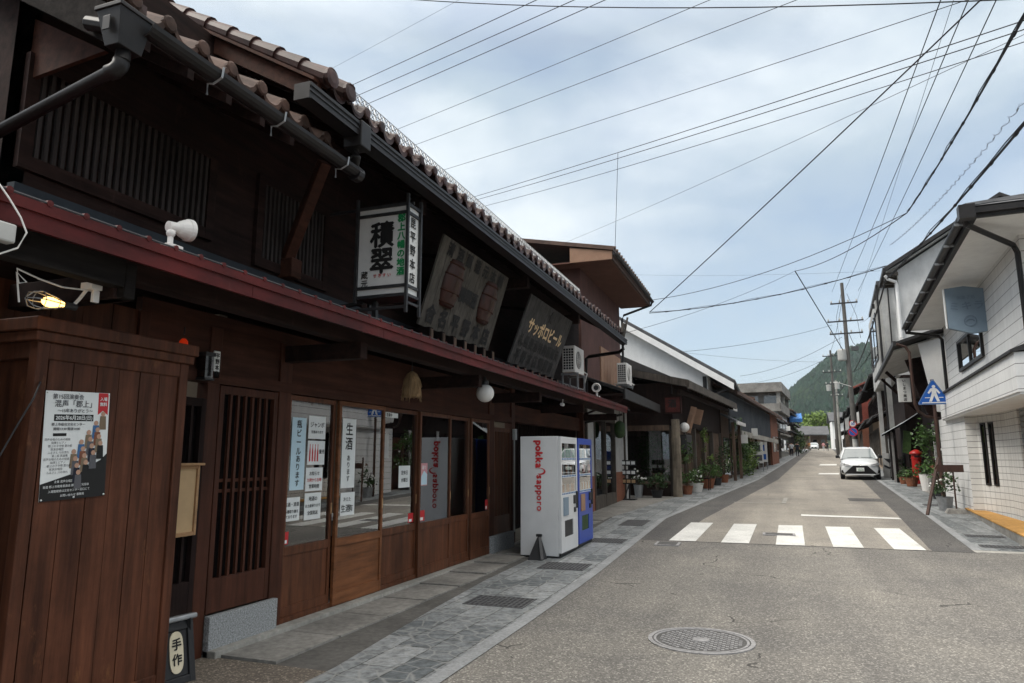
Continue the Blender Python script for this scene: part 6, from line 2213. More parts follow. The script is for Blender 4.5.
b.build('eave_strut', 'dark_wood', hb)
b = MB(RF)
for t_ in (11.2, 14.3, 17.3):
    b.box(1.48, 1.55, t_, t_ + 2.6, gr(t_) + .1, gr(t_) + 2.3)
o = b.build('shop_opening', 'black_wood', hb)
b = MB(RF); b.box(1.40, 1.47, 11.3, 12.5, gr(11), gr(11) + 2.1); b.build('panel_door', 'lattice_wood', hb)
b = MB(RF); b.box(1.40, 1.46, 13.0, 13.2, gr(13), gr(13) + 2.4); b.box(1.40, 1.46, 16.0, 16.2, gr(16), gr(16) + 2.4); b.build('plaster_pier', 'plaster_grey', hb)
t = thing('hanging_shop_sign', 'white vertical shop sign with black characters under the right hand eaves', 'shop sign', (.46, 14.2, 3.5), M=RF)
b = MB(RF); b.box(.25, .66, 14.2, 14.30, 3.58, 4.43); b.build('panel', 'sign_white', t, bevel=.01)
b = MB(); b.text('いしまつ商店', RF @ Vector((.46, 14.197, 4.0)), rn, UP, .115, vertical=True, gap=1.15, bold=.02); b.build('lettering', 'ink_black', t)
b = MB(RF); b.box(.66, 1.55, 14.23, 14.27, 4.3, 4.35); b.box(.66, 1.55, 14.23, 14.27, 3.7, 3.75); b.build('bracket', 'gutter_black', t)
# lean-to awning and its dark frame
t = thing('lean_to_awning', 'grey corrugated awning on dark posts above the red post box', 'awning', (.8, 22.5, gr(22)), M=RF)
b = MB(RF)
n = 40
vs = []
for i in range(n + 1):
    t_ = 20.8 + 4.2 * i / n
    w_ = .025 * math.sin(i * PI / 2)
    vs += [(.15, t_, gr(22) + 2.15 + w_), (.8, t_, gr(22) + 2.52 + w_), (1.5, t_, gr(22) + 3.0 + w_)]
fs = []
for i in range(n):
    for j in range(2):
        a = 3 * i + j
        fs.append((a, a + 1, a + 4, a + 3))
b.add(vs, fs)
b.build('sheet', 'awning_grey', t)
b = MB(RF)
for t_ in (20.9, 22.9, 24.9):
    b.box(.42, .52, t_, t_ + .1, gr(t_) - .05, gr(22) + 2.26)
    b.bar((.2, t_ + .05, gr(22) + 2.12), (1.5, t_ + .05, gr(22) + 2.92), .05, .07)
b.box(.42, .5, 20.9, 25, gr(22) + 2.16, gr(22) + 2.24)
b.build('frame', 'black_wood', t)
b = MB(RF); b.box(.43, .46, 23.0, 24.9, gr(24) + .1, gr(22) + 2.1); b.build('glazing', 'glass_dark', t)
b = MB(RF); b.prism([(.75, 21.2, 1.3 + gr(21)), (1.05, 21.2, 1.2 + gr(21)), (1.15, 21.2, 2.2 + gr(21)), (.85, 21.2, 2.25 + gr(21))], (0, .1, 0))
tt = b.build('green_cloth', 'leaf_mid', base=RF @ Vector((.95, 21.2, 1.2 + gr(21)))); tag(tt, 'green cloth hanging under the grey awning', 'cloth')

# house between, tall and narrow, and the far right row
hc = thing('narrow_grey_house', 'tall narrow grey house with a flat roof behind the grey white house', 'house', (3, 26, gr(26)), M=RF)
zc = gr(25)
b = MB(RF); b.box(.48, 6, 21.5, 29.5, 5.3, 9.55); b.build('wall', 'plaster_grey', hc)
b = MB(RF); b.box(1.0, 6, 21.5, 29.5, zc - .5, 5.3); b.build('lower_wall', 'dark_wood_upright', hc)
b = MB(RF); b.box(.36, .56, 21.6, 21.8, zc - .3, 5.3); b.box(.36, .56, 29.2, 29.4, zc - .3, 5.3); b.build('post', 'plaster_grey', hc)
b = MB(RF); b.box(.3, 6.2, 21.3, 29.7, 9.5, 9.66); b.build('roof', 'roof_grey', hc)
b = MB(RF); b.box(.22, .48, 22, 29, 5.2, 5.3); b.box(.22, .48, 22, 29, 5.3, 8.9); b.build('bay', 'plaster_grey', hc)
for t_ in (22.4, 24.6, 26.8):
    b = MB(RF); b.box(.18, .22, t_, t_ + 1.6, 6.2, 8.4); o = b.build('window_frame', 'gutter_black', hc)
    b = MB(RF); b.box(.17, .179, t_ + .1, t_ + 1.5, 6.3, 8.3); b.build('pane', 'glass_dark', o)
b = MB(RF); b.tube([(.30, 21.45, 9.5), (.30, 21.45, zc)], .05, 8); b.tube([(.75, 21.42, 9.3), (.72, 21.42, 5.2)], .035, 6); b.build('downpipe', 'gutter_black', hc)
b = MB(RF); b.box(.1, .22, 22.3, 22.5, 8.6, 8.8); b.build('bracket', 'gutter_black', hc)
RC = 'town houses in the far right row'
town_house(RF, 1, 30, 38, .9, 3.0, 5.3, 'weathered_wood', 'roof_black', 'first dark eaved wooden house past the narrow grey house', upper='grey_wood')
town_house(RF, 1, 38.5, 47, .8, 3.0, 5.0, 'tan_wall', 'roof_black', 'brown walled house beside the transformer pole', upper='weathered_wood')
town_house(RF, 1, 47.5, 57, .9, 2.9, 5.2, 'grey_wood', 'roof_grey', 'dark wooden house just past the transformer pole', upper='plaster_grey')
hh_ = town_house(RF, 1, 58, 66, .4, 3.0, 6.4, 'brick_brown', 'rust_red', 'rust red walled house behind the blue road sign', upper='rust_red')
town_house(RF, 1, 67, 79, .9, 3.0, 5.2, 'grey_wood', 'roof_grey', 'white upper walled house past the rust red house', upper='plaster_bright')
town_house(RF, 1, 80, 95, .5, 3.0, 5.6, 'weathered_wood', 'roof_grey', 'white gabled house near the farther utility pole', upper='plaster_bright')
town_house(RF, 1, 96, 112, .2, 2.9, 5.6, 'grey_wood', 'roof_black', 'far dark roofed house of the right row', upper='plaster_white')
town_house(RF, 1, 113, 132, -.4, 2.9, 5.2, 'weathered_wood', 'roof_grey', 'farthest house of the right row', upper='plaster_white')

# ------------------------------------------------------------------ poles and road signs
def RW(n, t_, z): return RF @ Vector((n, t_, z))
def crossarm(pole_, x, y, z, L, name='crossarm'):
    b = MB(RF); b.box(x - L / 2, x + L / 2, y - .14, y - .06, z - .05, z + .05); o = b.build(name, 'metal_dark', pole_)
    for i in range(4):
        xx = x - L / 2 + .08 + (L - .16) * i / 3
        b = MB(RF); b.lathe([(.03, 0), (.07, .04), (.04, .08), (.07, .12), (.04, .16), (.02, .22)], (xx, y - .1, z + .05), 8); b.build('insulator', 'plastic_grey', o)
pole_ = thing('transformer_pole', 'tall leaning utility pole with transformer and crossarms behind the white car', 'utility pole', (-.55, 44, gr(44)), M=RF)
b = MB(RF); b.tube([(-.55, 44, gr(44) - .2), (-.60, 44, 8), (-.64, 44, 14.9)], [.20, .165, .12], 14); b.build('pole', 'pole_concrete', pole_)
for z, L in ((13.3, 1.9), (11.9, 2.5), (10.95, 2.3)):
    crossarm(pole_, -.6, 44, z, L)
b = MB(RF); b.lathe([(.0, -.02), (.30, 0), (.32, .1), (.32, .75), (.28, .85), (0, .87)], (-1.0, 43.95, 8.9), 16); b.box(-.9, -.6, 43.9, 44.0, 9.2, 9.3); b.build('transformer', 'plastic_grey', pole_)
b = MB(RF); b.box(-.35, .15, 43.7, 44.0, 9.6, 9.9); b.tube([(-.45, 43.8, 11), (-.2, 43.8, 10.2), (.1, 43.8, 9.8)], .02, 5); b.tube([(-.75, 43.8, 14), (-1.2, 43.8, 12.2), (-1.05, 43.8, 9.7)], .015, 5); b.tube([(-.35, 43.8, 14), (.2, 43.8, 12.2), (.35, 43.8, 10.5)], .015, 5); b.build('switchgear', 'wire_grey', pole_)
b = MB(RF); b.tube([(-.55, 43.8, 6.9), (-1.5, 43.3, 7.2)], .02, 6); b.box(-1.75, -1.45, 43.15, 43.4, 7.16, 7.24); b.build('street_light_arm', 'lamp_white', pole_)
b = MB(RF)
b.tube([(-.55, 43.78, 4.2), (-.55, 43.78, 5.6)], .20, 12)
b.build('banner_sleeve', 'pole_concrete', pole_)
b = MB(RF); b.tube([(-.56, 44, 1.3), (-.565, 44, 3.0)], .205, 14); b.build('sheath', 'plastic_grey', pole_)
def roadsign(mbM, n, t_, z, r, lab, kind):
    t = thing('road_sign', lab, 'road sign', (n, t_, z - r), M=RF)
    b = MB(RF); b.lathe([(r, 0), (r, .02), (0, .02)], (n, t_, z), 28, axis='y'); b.build('plate', 'sign_blue' if kind == 'np' else 'sign_white', t)
    b = MB(RF)
    vs = []
    m = 32
    for k in range(m):
        a = 2 * PI * k / m
        vs += [(n + r * .99 * math.cos(a), t_ - .004, z + r * .99 * math.sin(a)), (n + r * .80 * math.cos(a), t_ - .004, z + r * .80 * math.sin(a))]
    b.add(vs, [(2 * k, 2 * k + 1, (2 * k + 3) % (2 * m), (2 * k + 2) % (2 * m)) for k in range(m)])
    if kind == 'np':
        a = r * .60
        w_ = r * .10
        b.add([(n - a - w_, t_ - .005, z + a - w_), (n - a + w_, t_ - .005, z + a + w_), (n + a + w_, t_ - .005, z - a + w_), (n + a - w_, t_ - .005, z - a - w_)], [(0, 1, 2, 3)])
    b.build('red_ring', 'ink_red', t)
    if kind != 'np':
        b = MB(); b.text('30', RF @ Vector((n, t_ - .004, z)), rn, UP, r * .95, bold=.03); b.build('number', 'sign_blue', t)
    b = MB(RF); b.box(n - .03, n + .03, t_ + .02, t_ + .06, z - .04, z + .04); b.bar((n, t_ + .04, z), (-.58, 43.9, z), .04, .04); b.build('bracket', 'metal_grey', t)
roadsign(RF, -.68, 43.6, 3.52, .33, 'round blue no parking sign with red ring on the transformer pole', 'np')
roadsign(RF, -.66, 43.6, 4.12, .26, 'round white speed sign with red ring above the no parking sign', 'sp')
p2 = thing('far_utility_pole', 'slimmer utility pole crowded with cables beyond the transformer pole', 'utility pole', (-1.5, 76, gr(76)), M=RF)
b = MB(RF); b.tube([(-1.72, 76, gr(76) - .2), (-1.74, 76, 14.2)], [.19, .11], 12); b.build('pole', 'pole_concrete', p2)
for z, L in ((13.5, 1.8), (11.6, 2.0), (10.2, 1.6)):
    crossarm(p2, -1.73, 76, z, L)
b = MB(RF); b.lathe([(.25, 0), (.28, .7), (0, .75)], (-1.3, 75.9, 9.6), 12); b.lathe([(.25, 0), (.28, .7), (0, .75)], (-2.2, 75.9, 9.4), 12); b.build('transformer', 'plastic_grey', p2)
p3 = thing('distant_utility_pole', 'pale utility pole between the two far poles and the bend', 'utility pole', (-1.4, 96, gr(96)), M=RF)
b = MB(RF); b.tube([(-1.3, 96, gr(96) - .2), (-1.3, 96, 12.6)], [.2, .12], 12); b.build('pole', 'concrete_pale', p3)
crossarm(p3, -1.3, 96, 11.6, 1.8); crossarm(p3, -1.3, 96, 10.4, 1.6)
p4_ = thing('left_utility_pole', 'grey utility pole beside the concrete block on the left', 'utility pole', (2.0, 100, gz(100)))
b = MB(); b.tube([(2.0, 100, gz(100) - .2), (2.05, 100, 8.9)], [.2, .13], 12); b.build('pole', 'pole_concrete', p4_)
b = MB(); b.box(1.4, 2.7, 99.85, 99.93, 8.1, 8.2); b.build('crossarm', 'metal_grey', p4_)

# pedestrian crossing sign
t = thing('crossing_sign', 'blue triangular pedestrian crossing sign on a brown pole by the white building', 'road sign', (.63, 8, gr(8)), M=RF)
b = MB(RF); b.tube([(.63, 8.05, gr(8) - .05), (.63, 8.05, 3.75)], .045, 10); b.build('pole', 'rust_post', t)
def rounded_tri(cx, cz, s, y):
    pts = []
    cs = [(-s, -s * .58), (s, -s * .58), (0, s * 1.16)]
    for i, (x, z) in enumerate(cs):
        a0 = [210, 330, 90][i]
        for k in range(-3, 4):
            a = math.radians(a0 + k * 18)
            pts.append((cx + x * .88 + s * .10 * math.cos(a), y, cz + z * .88 + s * .10 * math.sin(a)))
    return pts
sy, cz = 7.97, 3.30
b = MB(RF); b.prism(rounded_tri(.63, cz, .395, sy), (0, .025, 0)); b.build('plate', 'sign_blue', t)
b = MB(RF)
o_ = rounded_tri(.63, cz, .386, sy - .002); i_ = rounded_tri(.63, cz, .365, sy - .002)
m = len(o_)
b.add(o_ + i_, [(k, (k + 1) % m, m + (k + 1) % m, m + k) for k in range(m)])
b.build('rim', 'faded_blue', t)
b = MB(RF)
def poly(pts):
    b.prism([(.63 + x * .95, sy - .003, cz + z * .95) for x, z in pts], (0, -.004, 0))
b.lathe([(.042, 0), (.042, .004), (0, .004)], (.643, sy - .008, cz + .250), 16, axis='y')
poly([(-.035, .22), (.06, .22), (.075, .04), (-.05, .04)])
poly([(-.05, .06), (.03, .06), (-.06, -.17), (-.13, -.17)])
poly([(-.01, .06), (.075, .06), (.14, -.17), (.07, -.17)])
poly([(.045, .21), (.055, .15), (.135, .045), (.17, .075), (.09, .20)])
poly([(-.02, .215), (-.035, .15), (-.115, .055), (-.15, .085), (-.07, .21)])
poly([(-.30, -.185), (.30, -.185), (.315, -.212), (-.315, -.212)])
poly([(-.22, -.045), (-.10, -.045), (-.09, -.065), (-.23, -.065)]); poly([(.12, -.045), (.23, -.045), (.24, -.065), (.125, -.065)])
b.build('white_walker', 'paint_white', t)
# wooden arrow sign on a concrete foot and a leaning stake
t = thing('arrow_sign', 'brown wooden arrow sign on a thin post with a concrete foot', 'direction sign', (.70, 6.7, gr(6.7)), M=RF)
b = MB(RF); b.prism([(.34, 6.68, 1.36), (.40, 6.68, 1.45), (.97, 6.68, 1.45), (.97, 6.68, 1.27), (.40, 6.68, 1.27)], (0, .03, 0)); b.build('board', 'rust_post', t)
b = MB(RF); b.tube([(.74, 6.74, gr(6.7)), (.74, 6.74, 1.4)], .02, 8); b.build('post', 'rust_post', t)
b = MB(RF); b.hexa([(.48, 6.5, gr(6.5) - .02), (.98, 6.5, gr(6.5) - .02), (.98, 6.95, gr(6.5) - .02), (.48, 6.95, gr(6.5) - .02), (.55, 6.56, gr(6.5) + .12), (.91, 6.56, gr(6.5) + .12), (.91, 6.9, gr(6.5) + .12), (.55, 6.9, gr(6.5) + .12)]); b.build('foot', 'concrete', t, bevel=.02)
b = MB(RF); b.bar((.02, 6.0, gr(6)), (.47, 6.9, 1.62), .06, .06); o = b.build('stake', 'rust_post', base=RF @ Vector((.02, 6, gr(6)))); tag(o, 'dark wooden stake leaning from the kerb towards the arrow sign', 'stake')
b = MB(RF); b.prism([(.25, 6.83, 1.40), (.34, 6.83, 1.45), (.34, 6.83, 1.35)], (0, .02, 0)); o = b.build('arrow_tip', 'brick_brown', t)

# red pillar post box
t = thing('post_box', 'red round pillar post box under the grey awning', 'post box', (1.18, 20.4, gr(20.4)), M=RF)
zb = gr(20.4)
b = MB(); c_ = RF @ Vector((1.18, 20.4, zb)); b.lathe([(.26, 0), (.26, .28), (.20, .30)], c_, 24); b.build('base', 'post_red', t)
b = MB(); b.lathe([(.19, .28), (.19, 1.02), (.215, 1.03), (.215, 1.07), (.19, 1.08), (.19, 1.22)], c_, 24); b.build('pillar', 'post_red', t, smooth=False)
b = MB(); b.lathe([(.25, 1.22), (.26, 1.26), (.24, 1.31), (.14, 1.38), (.04, 1.42), (0, 1.42)], c_, 24); b.build('cap', 'post_red', t, smooth=True)
b = MB(RF); b.box(1.08, 1.28, 20.18, 20.22, zb + 1.10, zb + 1.16); b.build('slot', 'car_black', t)
b = MB(RF); b.box(1.11, 1.25, 20.195, 20.215, zb + .55, zb + .85); b.build('door', 'post_red', t)
# ================================================================== PLANTS
def shrub(name, lab, c, h, r, m, n=260, pot=None, shape='round', ls=.06, grp=None, flowers=None):
    c = Vector(c)
    t = thing(name, lab, 'potted plant' if pot else 'plant', c, grp)
    rnd = random.Random(hash(lab) % 9999 if False else len(lab) * 31 + int(h * 100))
    zb = 0
    if pot:
        ph = pot[0]
        b = MB(); b.lathe([(pot[1] * .72, 0), (pot[1], ph * .95), (pot[1] * 1.08, ph), (pot[1] * .9, ph), (pot[1] * .85, ph * .85)], c, 16); b.build('pot', pot[2], t)
        zb = ph
    b = MB()
    for k in range(4):
        a = rnd.uniform(0, 6.28)
        b.tube([c + UP * zb * .8, c + Vector((.3 * r * math.cos(a), .3 * r * math.sin(a), zb + (h - zb) * .5)), c + Vector((.5 * r * math.cos(a), .5 * r * math.sin(a), zb + (h - zb) * .85))], [.02, .014, .005], 5)
    b.build('stem', 'bark', t)
    b = MB()
    clumps = []
    for k in range(9):
        u = rnd.random()
        a = rnd.uniform(0, 6.28)
        if shape == 'cone':
            rr = r * (1 - u) * .8
        elif shape == 'column':
            rr = r * .5
        else:
            rr = r * .65 * math.sqrt(max(0, 1 - (2 * u - 1) ** 2))
        clumps.append(Vector((rr * math.cos(a), rr * math.sin(a), zb + (h - zb) * (.12 + .85 * u))))
    for i in range(n):
        q = clumps[rnd.randrange(len(clumps))]
        s = r * (.45 if shape != 'cone' else .35)
        p = c + q + Vector((rnd.gauss(0, s * .5), rnd.gauss(0, s * .5), rnd.gauss(0, s * .5)))
        p.z = max(p.z, c.z + .03)
        b.leaf(p, ls, rnd)
    b.build('foliage', m, t)
    if flowers:
        b = MB()
        for i in range(flowers[1]):
            q = clumps[rnd.randrange(len(clumps))]
            p = c + q * 1.05 + Vector((rnd.gauss(0, r * .3), rnd.gauss(0, r * .3), rnd.gauss(0, r * .25)))
            b.ball(p, ls * .5, 4)
        b.build('flowers', flowers[0], t)
    return t
def LP(n, t_): return LF @ Vector((n, t_, gl(t_)))
def RP(n, t_): return RF @ Vector((n, t_, gr(t_)))
PG = 'plants along the left shops'
PR = 'plants along the right hand pavement'
shrub('potted_shrub', 'dark shrub in a tub behind the timber shop window', LP(-2.15, 7.9), 2.2, .75, 'leaf_mid', 700, (.4, .25, 'metal_dark'), grp=PG)  # bush added inside, stands in for plants reflected in the pane
shrub('potted_shrub', 'low green bush below the timber shop window', LP(-1.75, 6.3), .75, .33, 'leaf_deep', 240, (.25, .2, 'dark_plastic'), grp=PG)
shrub('potted_flowers', 'grey bucket of white flowers below the timber shop window', LP(-2.35, 6.2), .85, .22, 'leaf_deep', 90, (.42, .16, 'metal_grey'), grp=PG, flowers=('flower_white', 50))
shrub('tall_potted_plant', 'tall dark green plant beside the corner post of the timber shop', LP(-1.12, 8.1), 1.75, .36, 'leaf_mid', 320, (.3, .2, 'terracotta'), grp=PG, shape='column')
shrub('potted_flowers', 'white flowers spilling over a white basin near the corner post', LP(-1.05, 9.4), .72, .35, 'leaf_mid', 140, (.32, .26, 'lamp_white'), grp=PG, flowers=('flower_white', 26), shape='round')
shrub('potted_shrub', 'round bushy green plant in a brown tub in front of the timber shop', LP(-1.05, 11.6), .95, .48, 'leaf_mid', 340, (.4, .32, 'terracotta'), grp=PG)
shrub('conical_conifer', 'tall pale green conical conifer in front of the timber shop', LP(-1.25, 12.6), 2.35, .42, 'leaf_bright', 420, (.35, .22, 'terracotta'), shape='cone', ls=.05, grp=PG)
shrub('potted_shrub', 'small leafy pot just past the conical conifer', LP(-1.0, 13.7), .8, .3, 'leaf_mid', 160, (.3, .2, 'metal_dark'), grp=PG)
shrub('potted_shrub', 'slim potted bush before the pale edged low shop', LP(-1.05, 15.9), 1.7, .4, 'leaf_deep', 240, (.35, .22, 'terracotta'), grp=PG, shape='column')
shrub('climbing_plant', 'large bright green climbing plant at the start of the blue grey building', LP(-1.05, 21.3), 3.0, .75, 'leaf_mid', 620, None, ls=.09, shape='column', grp=PG)
shrub('leafy_bush', 'bright bush at the foot of the climbing plant', LP(-.95, 23.4), 1.5, .7, 'leaf_bright', 380, None, ls=.08, grp=PG)
shrub('leafy_bush', 'leafy bush farther along the blue grey building', LP(-1.0, 26.5), 1.9, .6, 'leaf_mid', 320, None, ls=.09, grp=PG)
shrub('leafy_bush', 'bush by the far wooden houses on the left', LP(-2.4, 96), 3.2, 1.2, 'leaf_deep', 320, None, ls=.2, grp=PG)
shrub('leafy_bush', 'yellowish bush near the far bend on the left', LP(-2.8, 104), 2.6, 1.1, 'leaf_bright', 260, None, ls=.2, grp=PG)
shrub('flowering_shrub', 'leafy green shrub beside the crossing sign pole', RP(.95, 11.6), 2.25, .62, 'leaf_mid', 620, (.5, .26, 'metal_dark'), shape='column', ls=.07, grp=PR, flowers=('flower_white', 8))
shrub('potted_flowers', 'pot of pale flowers below the crossing sign', RP(.60, 7.55), .95, .30, 'leaf_deep', 150, (.35, .2, 'metal_grey'), grp=PR, flowers=('flower_white', 22))
shrub('potted_flowers', 'pot of pink flowers between the crossing sign and the post box', RP(1.25, 13.6), 1.0, .32, 'leaf_mid', 150, (.35, .2, 'terracotta'), grp=PR, flowers=('flower_pink', 18))
shrub('potted_shrub', 'white tub with green shrub in front of the post box', RP(1.02, 15.6), .95, .30, 'leaf_deep', 160, (.6, .24, 'lamp_white'), grp=PR)
shrub('potted_shrub', 'low terracotta pot plant by the post box', RP(.75, 18.2), .62, .35, 'leaf_mid', 180, (.35, .24, 'terracotta'), grp=PR)
shrub('potted_shrub', 'bushy pot plant under the far end of the grey awning', RP(.95, 24.2), 1.0, .45, 'leaf_mid', 240, (.4, .28, 'terracotta'), grp=PR)
shrub('potted_shrub', 'small pot plant on the kerb side of the awning posts', RP(.62, 20.0), .55, .32, 'leaf_deep', 160, (.3, .2, 'terracotta'), grp=PR)
t = thing('leaning_board', 'grey and black advertising board standing by the far awning post', 'sign board', RP(.35, 25.3))
b = MB(RF); b.hexa([(.15, 25.2, gr(25)), (.75, 25.2, gr(25)), (.75, 25.5, gr(25)), (.15, 25.5, gr(25)), (.15, 25.38, gr(25) + 1.2), (.75, 25.38, gr(25) + 1.2), (.75, 25.44, gr(25) + 1.2), (.15, 25.44, gr(25) + 1.2)]); b.build('board', 'plaster_grey', t)
b = MB(RF); b.prism([(.2, 25.335, gr(25) + .95), (.7, 25.325, gr(25) + .9), (.7, 25.29, gr(25) + .68), (.45, 25.29, gr(25) + .7)], (0, -.01, 0)); b.prism([(.2, 25.27, gr(25) + .55), (.6, 25.24, gr(25) + .35), (.6, 25.25, gr(25) + .44), (.2, 25.28, gr(25) + .65)], (0, -.01, 0)); b.build('print', 'car_black', t)
t = thing('stool', 'dark folding stool between the pots in front of the timber shop', 'stool', LP(-.95, 10.5))
b = MB(LF); z = gl(10.5)
b.box(-1.15, -.75, 10.3, 10.7, z + .42, z + .46); b.build('seat', 'dark_wood', t)
for sx, sy_ in ((-1.12, 10.34), (-.78, 10.34), (-1.12, 10.66), (-.78, 10.66)):
    b = MB(LF); b.bar((sx, sy_, z), (sx * .98, sy_, z + .42), .03, .03); b.build('leg', 'dark_wood', t)
for k, (n_, t_, lab) in enumerate(((-.75, 28.5, 'white advertising stand by the blue grey building'), (-.8, 31.5, 'white and blue advertising stand farther along the blue grey building'))):
    t = thing('advertising_stand', lab, 'sign', LP(n_, t_), 'advertising stands on the left')
    z = gl(t_)
    b = MB(LF); b.box(n_ - .45, n_ + .15, t_, t_ + .08, z + .5, z + 1.8); b.build('panel', 'sign_white', t)
    b = MB(LF); b.box(n_ - .38, n_ + .08, t_ - .01, t_ - .002, z + .65, z + 1.0); b.box(n_ - .3, n_, t_ - .01, t_ - .002, z + 1.2, z + 1.6); b.build('print', 'sign_blue' if k else 'ink_grey', t)
    b = MB(LF); b.box(n_ - .45, n_ - .4, t_, t_ + .06, z, z + .5); b.box(n_ + .1, n_ + .15, t_, t_ + .06, z, z + .5); b.build('stand', 'metal_grey', t)
for k, (n_, t_, z_, lab) in enumerate(((-.55, 24.5, 2.75, 'small white sign hanging at the canopy of the blue grey building'), (-.5, 50, 3.9, 'white box sign on the wooden house past the red brown wall'), (-.55, 19.9, 2.25, 'white board on the post of the low wooden shop'))):
    t = thing('projecting_sign', lab, 'shop sign', LF @ Vector((n_, t_, z_)), 'small projecting signs on the left row')
    b = MB(LF); b.box(n_ - .2, n_ + .12, t_, t_ + .1, z_ + .1, z_ + .52); b.build('panel', 'sign_white', t)
    b = MB(LF); b.box(n_ - .8, n_ - .2, t_ + .03, t_ + .07, z_ + .25, z_ + .3); b.build('bracket', 'metal_dark', t)

# broad leaved bright tree beyond the bend
def tree(lab, base, h, r, m, n=1500, ls=.5):
    base = Vector(base)
    t = thing('broadleaf_tree', lab, 'tree', base)
    b = MB()
    b.tube([base, base + UP * h * .35, base + UP * h * .6], [.35, .26, .12], 8)
    rnd = random.Random(int(h * 10))
    cl = []
    for k in range(16):
        a = rnd.uniform(0, 6.28); u = rnd.random()
        rr = r * math.sqrt(max(.05, 1 - (2 * u - 1) ** 2)) * .75
        q = Vector((rr * math.cos(a), rr * math.sin(a), h * (.35 + .58 * u)))
        cl.append(q)
        b.tube([base + UP * h * .4, base + q * .6 + UP * h * .18, base + q], [.12, .07, .03], 5)
    b.build('trunk', 'bark', t)
    b = MB()
    for i in range(n):
        q = cl[rnd.randrange(16)]
        b.leaf(base + q + Vector((rnd.gauss(0, r * .2), rnd.gauss(0, r * .2), rnd.gauss(0, r * .17))), ls, rnd)
    b.build('crown', m, t)
tree('bright yellow green tree above the far roofs at the foot of the hill', (12.2, 196, gz(196)), 8.5, 4.4, 'leaf_bright', 1600, .5)
tree('dark green tree behind the far left houses', (2.5, 150, gz(150)), 7.5, 3.0, 'leaf_deep', 1100, .45)

